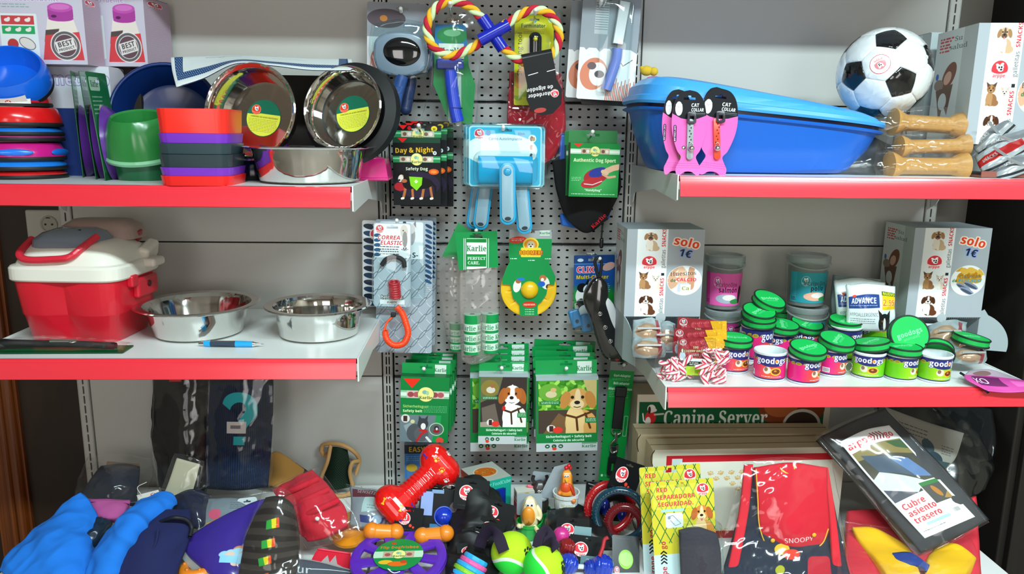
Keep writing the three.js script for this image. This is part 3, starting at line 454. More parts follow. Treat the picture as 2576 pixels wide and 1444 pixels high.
// slicker brushes
{ const pr = print(220, 260, (c, w, h) => { R_(c, 0, 0, w, 130, '#8b8f98'); E_(c, 70, 60, 70, 36, '#4a4048'); E_(c, 60, 60, 14, 12, '#b0702a'); T(c, 'slicker', 160, 82, 20, '#3b5d92', { w: 'normal' }); E_(c, 40, 210, 26, 40, '#c9482e', 0.2); E_(c, 66, 220, 20, 30, '#efe7e2', -0.1); for (let i = 0; i < 14; i++) L_(c, [[10 + i * 15, h], [14 + i * 14, 226 - (i * 17) % 30]], '#d8774e', 3); }, '#cfd2d6');
  for (const k of [1, 0]) {
    const dz = k ? 0.075 : 0.125, du = k ? 22 : 0, dv = k ? -2 : 0, t = thing('grooming_brush', k ? 'grooming brush behind the front one, its dark blue handle hanging lower right' : 'grey and blue slicker brush with a dark oval window on a printed card', 'brush', MID(922, 0, 1080, 182, dz));
    if (!k) { const cc = fr(922, 6, 1074, 180, dz), s = euroHole(rrect(cc.w, cc.h, 0.006), 0.03, cc.h / 2 - 0.014, 0.012); part(t, 'printed_card', plate(s, 0.0012, pr, [0.5, 0.5]), gloss(pr), [cc.x - t.position.x, cc.y - t.position.y, -0.012], [0, 0, -0.03]);
      film(t, [[[935, 60, dz], [1010, 50, dz], [1085, 60, dz]], [[930, 130, dz], [1005, 130, dz + 0.02], [1092, 130, dz]], [[950, 200, dz], [1010, 205, dz], [1075, 195, dz]]], { nu: 30, nv: 24 }, SHELL, 'clear_blister'); }
    const hd = fr(946 + du, 88 + dv, 1070 + du, 186 + dv, dz + 0.02), sh = poly([[-0.5, -0.1], [-0.46, 0.32], [-0.2, 0.5], [0.2, 0.5], [0.44, 0.36], [0.5, -0.1], [0.4, -0.38], [0.1, -0.5], [-0.1, -0.5], [-0.4, -0.38]].map(([a, b]) => [a * hd.w, b * hd.h]), true);
    part(t, 'brush_head', toCreasedNormals(extrude(sh, 0.012, 0.006), 0.9), plastic(k ? '#33507a' : '#74889a', 0.3), [hd.x - t.position.x, hd.y - t.position.y, 0.02 - 0.01]);
    part(t, 'dark_window', put(ball(1, 40, 20), 0, 0, 0, 0, 0, -0.06, hd.w * 0.38, hd.h * 0.37, 0.008), M('#0d1114', 0.08, { clearcoat: 1 }), [hd.x - t.position.x + 0.004, hd.y - t.position.y + 0.006, 0.028]);
    const hp = pix(t, k ? [[1030, 178], [1032, 205], [1026, 240], [1020, 274]] : [[1012, 190], [1005, 215], [997, 245], [992, 274]], dz + 0.014);
    part(t, 'handle', put(toCreasedNormals(tube(hp, 0.0165, 30, 14), 1), 0, 0, 0), plastic(k ? '#22345c' : '#2d5291', 0.4));
    part(t, 'handle_end', put(ball(0.0168, 20, 12), hp[3].x, hp[3].y, hp[3].z), plastic(k ? '#22345c' : '#2d5291', 0.4));
  } }
// bagged comb with green card
{ const z = 0.12, t = thing('comb_pack', 'blue rake comb on a green card in a clear bag behind the left rope loop', 'package', MID(1085, 40, 1205, 320, z));
  const pr = print(220, 400, (c, w, h) => { R_(c, 0, 0, w, 90, '#2a7fc0'); E_(c, 100, 44, 80, 34, '#1f8a4c'); E_(c, 100, 34, 44, 14, '#74c08e'); R_(c, 30, 76, 130, 60, '#dfeee4'); T(c, 'Karlie', 96, 108, 40, '#11693a', { f: 'serif' }); R_(c, 78, 190, 68, 210, '#9fb4b0'); }, '#1b8545');
  const cc = fr(1087, 62, 1196, 312, z), s = poly([[-0.42, 0.5], [0.28, 0.5], [0.34, 0.1], [0.5, -0.1], [0.42, -0.5], [-0.1, -0.5], [-0.48, -0.1]].map(([a, b]) => [a * cc.w, b * cc.h]));
  part(t, 'green_card', plate(s, 0.0014, pr, [0.5, 0.4]), gloss(pr), [cc.x - t.position.x, cc.y - t.position.y, -0.008]);
  const a = pix(t, [[1098, 166], [1166, 164]], z + 0.012), m = a[0].clone().add(a[1]).multiplyScalar(0.5);
  part(t, 'comb_head', join(put(rbox(a[0].distanceTo(a[1]), 0.026, 0.012, 0.004), m.x, m.y + 0.004, m.z, 0.1, 0, 0.02), put(rbox(0.03, 0.02, 0.012, 0.005), m.x + 0.002, m.y - 0.016, m.z)), plastic('#2244c0', 0.3));
  part(t, 'comb_teeth', join(...Array.from({ length: 16 }, (_, i) => put(cyl(0.0011, 0.0006, 0.012, 6), a[0].x + 0.004 + i * (a[1].x - a[0].x - 0.008) / 15, m.y + 0.021, m.z))), CHROME);
  part(t, 'handle', put(tube(pix(t, [[1133, 178], [1138, 230], [1146, 280], [1152, 306]], z + 0.012), 0.0165, 30, 16), 0, 0, 0), plastic('#2244c8', 0.25));
  part(t, 'handle_band', put(torus(0.0168, 0.0012, 24, 8), ...pix(t, [[1147, 272]], z + 0.012)[0].toArray(), Math.PI / 2), M('#16204a', 0.5));
  film(t, [[[1098, 22, z], [1140, 14, z + 0.02], [1196, 24, z]], [[1084, 110, z], [1140, 110, z + 0.03], [1206, 110, z]], [[1082, 220, z], [1150, 220, z + 0.035], [1202, 220, z]], [[1060, 300, z - 0.02], [1130, 318, z + 0.01], [1196, 322, z]]], { ridge: 0.006 }); }
// shedding tool
{ const z = 0.12, t = thing('grooming_tool_pack', 'yellow card with a dark grooming tool in a clear blister behind the right rope loop', 'package', MID(1287, 15, 1410, 270, z));
  const pr = print(220, 440, (c, w, h) => { for (let i = 0; i < 60; i++) E_(c, (i * 53) % 220, 300 + (i * 29) % 140, 26, 20, i % 3 ? '#b9b02a' : '#8a9a2a'); E_(c, 40, 300, 30, 60, '#d88a1a', 0.3); E_(c, 110, 52, 70, 20, '#f1e25a'); T(c, 'Furminator', 104, 52, 25, '#3d6a3a'); E_(c, 110, 30, 12, 8, '#4aa0b0'); small(c, 50, 80, 120, 2, '#8a8418', 8); E_(c, 200, 24, 12, 12, '#e9e6c0'); for (let i = 0; i < 4; i++) { E_(c, 188, 120 + i * 34, 14, 12, '#c9c24a'); } c.save(); c.translate(30, 190); c.rotate(-Math.PI / 2); T(c, 'Shedding tool', 0, 0, 34, '#23301a', { w: 'normal' }); c.restore(); }, '#d6cc1c');
  const cc = fr(1294, 38, 1392, 266, z); part(t, 'printed_card', plate(euroHole(rrect(cc.w, cc.h, 0.005), 0.026, cc.h / 2 - 0.012), 0.0012, pr), gloss(pr), [cc.x - t.position.x, cc.y - t.position.y, -0.006]);
  part(t, 'tool_handle', put(new THREE.CapsuleGeometry(0.017, 0.075, 8, 20), ...pix(t, [[1346, 135]], z + 0.014)[0].toArray(), 0, 0, 0, 1, 1, 0.7), M('#14191b', 0.15, { clearcoat: 1 }));
  part(t, 'tool_button', put(ball(0.006, 16, 10), ...pix(t, [[1347, 98]], z + 0.026)[0].toArray()), plastic('#c9c23a', 0.3));
  part(t, 'clear_blister', toCreasedNormals(extrude(rrect(cc.w * 1.22, cc.h * 1.06, 0.008), 0.02, 0.004), 0.6), SHELL, [cc.x - t.position.x + 0.005, cc.y - t.position.y, -0.004]);
  const z2 = 0.07, q = thing('bagged_coat', 'red dog coat folded in a crinkled clear bag below the yellow tool card', 'package', MID(1278, 210, 1420, 400, z2));
  wpart(q, 'red_cloth', patch([[[1282, 180, z2], [1345, 180, z2], [1412, 186, z2]], [[1277, 270, z2], [1345, 275, z2 + 0.008], [1420, 270, z2]], [[1278, 330, z2], [1350, 330, z2 + 0.008], [1420, 335, z2]], [[1290, 402, z2], [1350, 420, z2], [1395, 395, z2]]], { th: 0.012, puff: 0.008, amp: 0.004, ridge: 0.004, freq: 12 }), fabric('#b0162a'));
  film(q, [[[1278, 175, z2 + 0.012], [1345, 172, z2 + 0.012], [1416, 180, z2 + 0.012]], [[1274, 280, z2 + 0.014], [1345, 280, z2 + 0.022], [1424, 270, z2 + 0.014]], [[1280, 400, z2 + 0.012], [1350, 416, z2 + 0.014], [1412, 396, z2 + 0.01]]], { ridge: 0.007, freq: 26 }); }
// rope toy
{ const z = 0.185, t = thing('rope_toy', 'twisted red, yellow and white rope in a figure of eight with a blue cross clip', 'dog toy', at(1242, 82, z));
  const loops = [curve(pix(t, [[1226, 62], [1206, 40], [1176, 14], [1137, 3], [1096, 20], [1074, 72], [1092, 120], [1134, 140], [1178, 125], [1206, 108], [1222, 92, z + 0.01]], z)), curve(pix(t, [[1266, 64, z + 0.01], [1284, 54], [1310, 36], [1348, 24], [1388, 40], [1407, 88], [1394, 132], [1362, 158], [1328, 158], [1296, 146], [1272, 126], [1256, 108]], z))];
  const cols = [['strand_red', '#c41f36'], ['strand_yellow', '#f2b52a'], ['strand_white', '#d9f0b8']];
  for (const [k, [name, col]] of cols.entries()) part(t, name, join(...loops.map((c) => {
    const N = 260, fx = c.computeFrenetFrames(N), pts = [], L = c.getLength(); const ps = c.getSpacedPoints(N);
    for (let i = 0; i <= N; i++) { const a = i / N * L / 0.062 * Math.PI * 2 + k * Math.PI * 2 / 3; pts.push(ps[i].clone().addScaledVector(V(0, 0, 1), Math.sin(a) * 0.0056).addScaledVector(fx.tangents[i].clone().cross(V(0, 0, 1)).normalize(), Math.cos(a) * 0.0056)); }
    return tube(pts, 0.0064, 520, 8);
  })), fabric(col));
  const arm = (a, b, dz) => { const [p, q] = pix(t, [a, b], z + dz), d = q.clone().sub(p), m = p.clone().add(q).multiplyScalar(0.5); return put(cyl(0.0155, 0.0155, d.length(), 32), m.x, m.y, m.z, 0, 0, -Math.atan2(d.x, d.y)); };
  part(t, 'cross_clip', join(arm([1212, 44], [1266, 124], 0), arm([1206, 102], [1280, 62], 0.008)), plastic('#1524b0', 0.2));
  const pr = print(260, 400, (c, w, h) => { L_(c, [[40, 146], [100, 128]], '#e8e8e8', 5); L_(c, [[160, 120], [210, 106]], '#e8e8e8', 5); c.save(); c.translate(132, 270); c.rotate(Math.PI - 0.17); T(c, 'Mordedor', 14, 4, 33, '#f0eeec', {}); T(c, 'de algodón', 10, 42, 33, '#f0eeec', {}); logo(c, -82, 0, 26); c.restore(); E_(c, 120, 366, 40, 16, '#b8413c', -0.15); }, '#17181a');
  const s = pshape(t, [[1314, 148], [1388, 132], [1396, 170], [1400, 200], [1414, 225], [1412, 262], [1390, 286], [1364, 291], [1338, 280], [1324, 250], [1326, 215], [1320, 185]], z + 0.016);
  part(t, 'swing_tag', plate(s, 0.0014, pr, [0.3, 0.2]), ink(pr, 0.4), [0, 0, 0.018]);
  part(t, 'tag_fold', put(cyl(0.014, 0.014, 0.076, 24, true), ...pix(t, [[1351, 144]], z + 0.004)[0].toArray(), 0, 0, Math.PI / 2 + 0.2), M('#17181a', 0.4)); }
// comb cards
{ const pr = print(260, 440, (c, w, h) => { R_(c, 0, 0, w, 220, '#8e969e'); R_(c, 0, 220, w, 220, '#e4e4e4'); Y_(c, [[0, 200], [30, 230], [60, 205], [90, 236], [120, 210], [160, 240], [200, 206], [260, 236], [260, 215], [0, 180]], '#8e969e'); R_(c, 60, 20, 60, 140, '#b2b8bc'); for (let i = 0; i < 12; i++) L_(c, [[62, 30 + i * 10], [118, 30 + i * 10]], '#5c6670', 2); T(c, '7', 96, 30, 44, '#f4f7f8', { w: 'normal' }); R_(c, 60, 8, 34, 10, '#d7b24a'); E_(c, 70, 330, 60, 70, '#d27a5a', 0.3); E_(c, 90, 330, 40, 50, '#f6efe8'); E_(c, 60, 296, 20, 16, '#5c4a50'); E_(c, 96, 330, 22, 16, '#4a4348'); for (let i = 0; i < 16; i++) L_(c, [[130 + i * 8, 438], [136 + i * 8, 380 - (i * 23) % 40]], '#c8604a', 4); L_(c, [[170, 250], [200, 290], [240, 262]], '#3a3a40', 3); c.save(); c.translate(222, 70); c.rotate(-Math.PI / 2); T(c, 'cosmetica', 0, 0, 18, '#5e6a74', { w: 'normal' }); c.restore(); }, '#9aa0a6');
  for (const [k, u0, v0, u1, v1, z, lab] of [[2, 1468, 60, 1592, 266, 0.06, 'metal comb card hindmost on its hook, only its dark lower edge showing'], [1, 1430, 6, 1560, 250, 0.1, 'metal comb card half hidden at the left behind the front comb card'], [0, 1458, -8, 1604, 254, 0.14, 'front metal comb with a blue handle on a grey and white dog card']]) {
    const c = fr(u0, v0, u1, v1, z), t = thing('comb_card', lab, 'package', [c.x, c.y, z], [0, 0, -0.045], 'metal combs on cards');
    part(t, 'printed_card', plate(euroHole(rrect(c.w, c.h, 0.006), 0.03, c.h / 2 - 0.014), 0.0014, pr), k === 2 ? M('#2b2a2c', 0.4) : gloss(pr));
    if (k < 2) { part(t, 'comb_spine', put(rbox(0.03, c.h * 0.42, 0.008, 0.003), c.w * 0.17, c.h * 0.25, 0.012, 0, 0, -0.1), M('#b9c2c6', 0.2, { metalness: 0.7 }));
      part(t, 'comb_handle', tube([[c.w * 0.14, 0, 0.012], [c.w * 0.13, -c.h * 0.1, 0.014], [c.w * 0.07, -c.h * 0.24, 0.014], [0, -c.h * 0.4, 0.012]], 0.0145, 24, 14), plastic('#6f83c8', 0.2)); 
      part(t, 'clear_blister', toCreasedNormals(extrude(rrect(c.w * 0.5, c.h * 0.88, 0.012, c.w * 0.1, 0.0), 0.018, 0.003), 0.6), SHELL, [0, 0, 0.002]); }
  } }
// safety vest boxes
const hangBox = (name, label, u0, v0, u1, v1, z, d, front, side, tabV, tabPr, group, o = {}) => {
  const c = fr(u0, v0, u1, v1, z), t = thing(name, label, 'box', [c.x, c.y, z - d / 2], o.rot ?? [0, 0, 0], group);
  part(t, 'box_body', ...carton(c.w, c.h, d, { pz: front }, side));
  const th = at((u0 + u1) / 2, tabV, z - d).y - at((u0 + u1) / 2, v0, z - d).y, s = euroHole(rrect(c.w, th, 0.0015, 0, c.h / 2 + th / 2), Math.min(0.034, c.w * 0.3), c.h / 2 + th - Math.min(0.012, th * 0.4));
  part(t, 'hang_tab', tabPr ? plate(s, 0.0012, tabPr, [0.1, 0.5]) : extrude(s, 0.0012), tabPr ? gloss(tabPr) : side, [0, -0.001, -d / 2]);
  return t;
};
{ const band = (c, y) => { R_(c, 0, y, 240, 32, '#2a8a50'); R_(c, 0, y + 8, 240, 8, '#7fd0a0'); for (const x of [34, 144]) { R_(c, x, y + 2, 60, 28, '#c9b8a8'); E_(c, x + 18, y + 16, 10, 9, '#7a5c4a'); E_(c, x + 42, y + 16, 10, 9, '#e9dcd0'); } badge(c, 120, y + 16, 30); };
  const pr = print(240, 340, (c, w, h) => { c.fillStyle = '#0e1114'; c.fillRect(0, 0, w, h); R_(c, 0, 0, w, 26, '#17402c'); Y_(c, [[24, 2], [74, 2], [50, 26]], '#e8201e'); T(c, 'Day & Night', 108, 62, 34, '#e8b92a', { st: '#3a2a08', sw: 3, rot: -0.03 }); E_(c, 212, 76, 10, 10, '#d9e2e2'); paw(c, 212, 76, 6, '#3a4a4a'); band(c, 92); T(c, 'Safety Dog', 120, 156, 22, '#dfe8c8'); E_(c, 206, 170, 26, 15, '#e05a1a'); E_(c, 206, 170, 16, 8, '#f08a3a'); E_(c, 125, 236, 112, 66, '#241a34'); E_(c, 34, 246, 30, 22, '#b0202c'); standingDog(c, 118, 236, 190, { vest: '#7fd01c', coat: '#07070a' }); }, '#0e1114');
  const tab = print(240, 60, (c) => { R_(c, 0, 0, 240, 60, '#101216'); Y_(c, [[20, 0], [66, 0], [44, 22]], '#e8201e'); E_(c, 76, 14, 10, 10, '#c01e2a'); E_(c, 204, 16, 16, 13, '#f2d21e'); T(c, 'M', 204, 17, 15, '#222'); band(c, 26); }, '#101216');
  const side = M('#13161a', 0.4);
  hangBox('vest_box', 'hindmost black safety vest box, peeping out at the right of its stack', 1020, 332, 1140, 520, 0.075, 0.03, pr, side, 305, tab, 'black safety vest boxes');
  hangBox('vest_box', 'second of the three black safety vest boxes on the hook', 1006, 338, 1124, 520, 0.135, 0.045, pr, side, 310, tab, 'black safety vest boxes');
  hangBox('vest_box', 'front black safety vest box lettered Day and Night with a dog in a green vest', 989, 347, 1108, 517, 0.19, 0.05, pr, side, 315, tab, 'black safety vest boxes'); }
// lint rollers
{ const pr = print(340, 280, (c, w, h) => { R_(c, 6, 6, w - 12, h - 12, '#38b4dc', 14); E_(c, 150, 110, 170, 76, '#e6f6f8'); R_(c, 40, 70, 210, 80, '#e6f6f8', 20); R_(c, 20, 60, 120, 90, '#f2fbfb', 20); T(c, 'Canto Autolimpiable', 170, 58, 17, '#2b4a80', { w: 'normal' }); E_(c, 90, 32, 12, 12, '#3a86c0'); T(c, '60m', 244, 34, 16, '#3c5a86'); logo(c, 48, 36, 24, '#d83c58'); [['#7a5a40', '#caa27a'], ['#d8a49a', '#efd8d2'], ['#3a4a5a', '#e6e0da']].forEach(([a, b], i) => { E_(c, 296, 56 + i * 40, 18, 18, '#f3f6f6'); E_(c, 292, 56 + i * 40, 8, 12, a); E_(c, 302, 58 + i * 40, 7, 10, b); }); }, '#aee3ee');
  const roll = print(260, 180, (c, w, h) => { c.translate(w / 2, h / 2); c.rotate(Math.PI / 2); c.translate(-80, -45); for (const x of [16, 116]) { E_(c, x, 34, 12, 9, '#e6f8fb'); E_(c, x, 54, 12, 9, '#e6f8fb'); R_(c, x, 36, 34, 16, '#e6f8fb'); E_(c, x + 34, 34, 12, 9, '#e6f8fb'); E_(c, x + 34, 54, 12, 9, '#e6f8fb'); } }, '#16a0d0');
  const one = (label, z, du, dv, hd, tilt) => {
    const c = fr(1176 + du, 314 + dv, 1366 + du, 474 + dv, z), t = thing('lint_roller_pack', label, 'package', [c.x, c.y, z], [0, 0, 0], 'turquoise lint roller packs');
    part(t, 'printed_card', plate(euroHole(rrect(c.w * 0.96, c.h * 0.95, 0.008), 0.034, c.h / 2 - 0.015), 0.0012, pr), gloss(pr));
    part(t, 'clear_shell', join(toCreasedNormals(put(extrude(rrect(c.w, c.h, 0.008), 0.004, 0.002), 0, 0, 0.001), 0.6), put(toCreasedNormals(extrude(rrect(c.w * 0.8, c.h * 0.5, 0.02), 0.03, 0.004), 0.6), 0, -c.h * 0.18, 0.004)), SHELL);
    const f = 1 / scaleAt(z, 1.2), rx = 132 / f; part(t, 'roller', put(wrapUV(new THREE.CylinderGeometry(0.036, 0.036, rx, 40, 1, true), roll), 0.0, -c.h * 0.21, 0.012, 0, 0, Math.PI / 2, 1, 1, 0.45), ink(roll, 0.25)); part(t, 'roller_cap', join(put(cyl(0.036, 0.036, 0.002, 40), -rx / 2, -c.h * 0.21, 0.012, 0, 0, Math.PI / 2, 1, 1, 0.45), put(cyl(0.036, 0.036, 0.002, 40), rx / 2, -c.h * 0.21, 0.012, 0, 0, Math.PI / 2, 1, 1, 0.45)), plastic('#1a94c4', 0.3));
    const L = hd.l, hz = hd.z ?? 0.02, hs = (w) => { const s = rrect(w, L, w / 2.01); const p = new THREE.Path(); p.absellipse(0, -L / 2 + w * 0.42, w * 0.24, w * 0.18, 0, Math.PI * 2); return s; };
    const g = new THREE.Group(); g.name = 'handle'; g.position.set(hd.x, hd.y, hz); g.rotation.z = tilt; t.add(g);
    part(g, 'handle_rim', toCreasedNormals(extrude(hs(0.036), 0.008, 0.003), 0.7), plastic('#25a5d8', 0.3)); part(g, 'handle_grip', toCreasedNormals(extrude(rrect(0.027, L - 0.012, 0.0134), 0.003, 0.002), 0.7), plastic('#8fb0c0', 0.35), [0, 0.002, 0.011]); part(g, 'hang_hole', put(cyl(0.008, 0.008, 0.002, 24), 0, -L / 2 + 0.014, 0.016, Math.PI / 2, 0, 0, 1, 1, 0.6), M('#1a2a30', 0.5));
    if (hd.knob) part(g, 'pivot_knob', put(ball(0.011, 24, 12), 0, L / 2 - 0.02, 0.014, 0, 0, 0, 1, 1, 0.5), plastic('#2b9ac8', 0.3));
    return t;
  };
  one('hindmost lint roller pack, its grey handle darkest at the far left below the others', 0.06, -14, -4, { l: 0.15, x: -0.062, y: -0.125 }, -0.14);
  one('lint roller pack behind the front one, its handle hanging to the left', 0.1, -8, -3, { l: 0.15, x: -0.05, y: -0.122 }, -0.12);
  one('lint roller pack behind the front one, its handle hanging to the right', 0.14, 8, 0, { l: 0.15, x: 0.038, y: -0.125 }, 0.1);
  one('front turquoise lint roller pack with a grey handle over its blue bone-print roller', 0.185, 0, 0, { l: 0.152, x: 0.005, y: -0.092, z: 0.05, knob: true }, 0.02); }
// sport bag boxes and the black pouch under them
{ const pr = print(260, 280, (c, w, h) => { const g = c.createRadialGradient(130, 190, 10, 130, 170, 150); g.addColorStop(0, '#5ac06a'); g.addColorStop(1, '#13883c'); c.fillStyle = g; c.fillRect(0, 0, w, h); Y_(c, [[16, 4], [66, 4], [40, 22]], '#e8301e'); R_(c, 0, 30, w, 26, '#bfe0c0'); R_(c, 0, 38, w, 10, '#e9f6e6'); for (const x of [56, 156]) { R_(c, x, 26, 50, 30, '#c9b09a'); E_(c, x + 16, 42, 9, 9, '#7a523a'); E_(c, x + 36, 42, 9, 9, '#efe2d2'); } badge(c, 130, 42, 26); T(c, 'Authentic Dog Sport', 130, 88, 25, '#eef2c0', { sx: 0.92 }); E_(c, 140, 170, 66, 40, '#b02a34', -0.3); E_(c, 150, 150, 50, 24, '#2a3a9a', -0.3); E_(c, 120, 205, 58, 26, '#c22c36', -0.25); L_(c, [[80, 212], [124, 216], [172, 196]], '#e8dede', 5); L_(c, [[196, 142], [230, 126], [258, 120]], '#e3b694', 30); E_(c, 186, 150, 22, 13, '#e8bd9c', 0.4); L_(c, [[176, 160], [206, 176], [240, 170]], '#dcaa88', 12); T(c, '"Handybag"', 128, 244, 16, '#f0f6e8'); small(c, 14, 264, 230, 1, '#d8f0d8', 7, 3); small(c, 12, 178, 50, 3, '#c8e8c8', 8); }, '#13883c');
  const side = M('#117a36', 0.4);
  hangBox('sport_bag_box', 'green sport bag box hidden behind the front one, edge showing at the left', 1424, 366, 1548, 492, 0.13, 0.05, pr, side, 330, null, 'green sport bag boxes', { rot: [0, 0, 0.01] });
  hangBox('sport_bag_box', 'front green sport bag box with a hand and red pouch pictured on it', 1433, 361, 1557, 496, 0.195, 0.05, pr, side, 328, null, 'green sport bag boxes', { rot: [0, 0, -0.015] });
  const z = 0.09, t = thing('pouch', 'black fabric pouch with red lettering hanging below the green sport bag boxes', 'pouch', MID(1398, 410, 1560, 578, z));
  wpart(t, 'cloth_body', patch([[[1388, 405, z], [1450, 400, z], [1556, 420, z]], [[1400, 470, z], [1470, 470, z + 0.02], [1558, 470, z]], [[1418, 530, z], [1475, 530, z + 0.02], [1536, 520, z]], [[1440, 562, z], [1478, 580, z], [1524, 545, z]]], { th: 0.02, puff: 0.014, amp: 0.006, freq: 14, ridge: 0.004 }), fabric('#101012'));
  const rp = print(120, 60, (c) => T(c, 'Karlie', 60, 30, 40, '#d0182a', { f: 'serif', rot: -0.2 }), '#101012');
  part(t, 'red_lettering', put(mapUV(new THREE.PlaneGeometry(0.05, 0.022), rp), ...pix(t, [[1506, 556]], z + 0.034)[0].toArray(), 0, 0, 0.6), ink(rp, 0.8));
  wpart(t, 'blue_lining', patch([[[1408, 538, z - 0.01], [1470, 540, z - 0.01], [1536, 510, z - 0.01]], [[1412, 566, z - 0.01], [1470, 574, z - 0.012], [1532, 548, z - 0.01]]], { th: 0.01, puff: 0.005, amp: 0.004 }), fabric('#2a6ac8'));
  part(t, 'drawstring', tube(pix(t, [[1526, 470, z + 0.025], [1519, 520, z + 0.02], [1516, 560, z + 0.02], [1513, 598, z + 0.02]], z), 0.0024, 30, 8), M('#111', 0.8)); part(t, 'toggle', put(new THREE.CapsuleGeometry(0.0055, 0.018, 6, 12), ...pix(t, [[1513, 612]], z + 0.02)[0].toArray()), plastic('#0c0c0e', 0.3));
  const b = thing('blue_pouch', 'bright blue printed pack edge behind the green boxes, at their upper left', 'package', MID(1410, 340, 1430, 410, 0.07)); part(b, 'pack_body', rbox(0.07, 0.08, 0.02, 0.006), plastic('#1f5fc0', 0.35), [0.02, 0, 0]); part(b, 'pack_seal', put(rbox(0.07, 0.006, 0.022, 0.001), 0.02, 0.04, 0), plastic('#174a9a', 0.35)); }
// ---------------------------------------------------------------- goods on the lower part of the perforated wall
hook(998, 557, 0.17, 'white-tipped peg hook holding the elastic leash packs');
hook(1198, 582, 0.16, 'white-tipped peg hook through the green header of the bag roll pack');
hook(1332, 583, 0.12, 'white-tipped peg hook holding the round yellow squeaker card');
hook(1509, 653, 0.16, 'white-tipped peg hook holding the clicker card and black grooming tool');
hook(1066, 930, 0.19, 'white-tipped peg hook holding the cat safety belt boxes');
hook(1262, 928, 0.2, 'white-tipped peg hook holding the terrier safety belt boxes');
hook(1425, 929, 0.2, 'white-tipped peg hook holding the golden dog safety belt boxes');
hook(1570, 920, 0.1, 'white-tipped peg hook holding the narrow green belt adapter card');
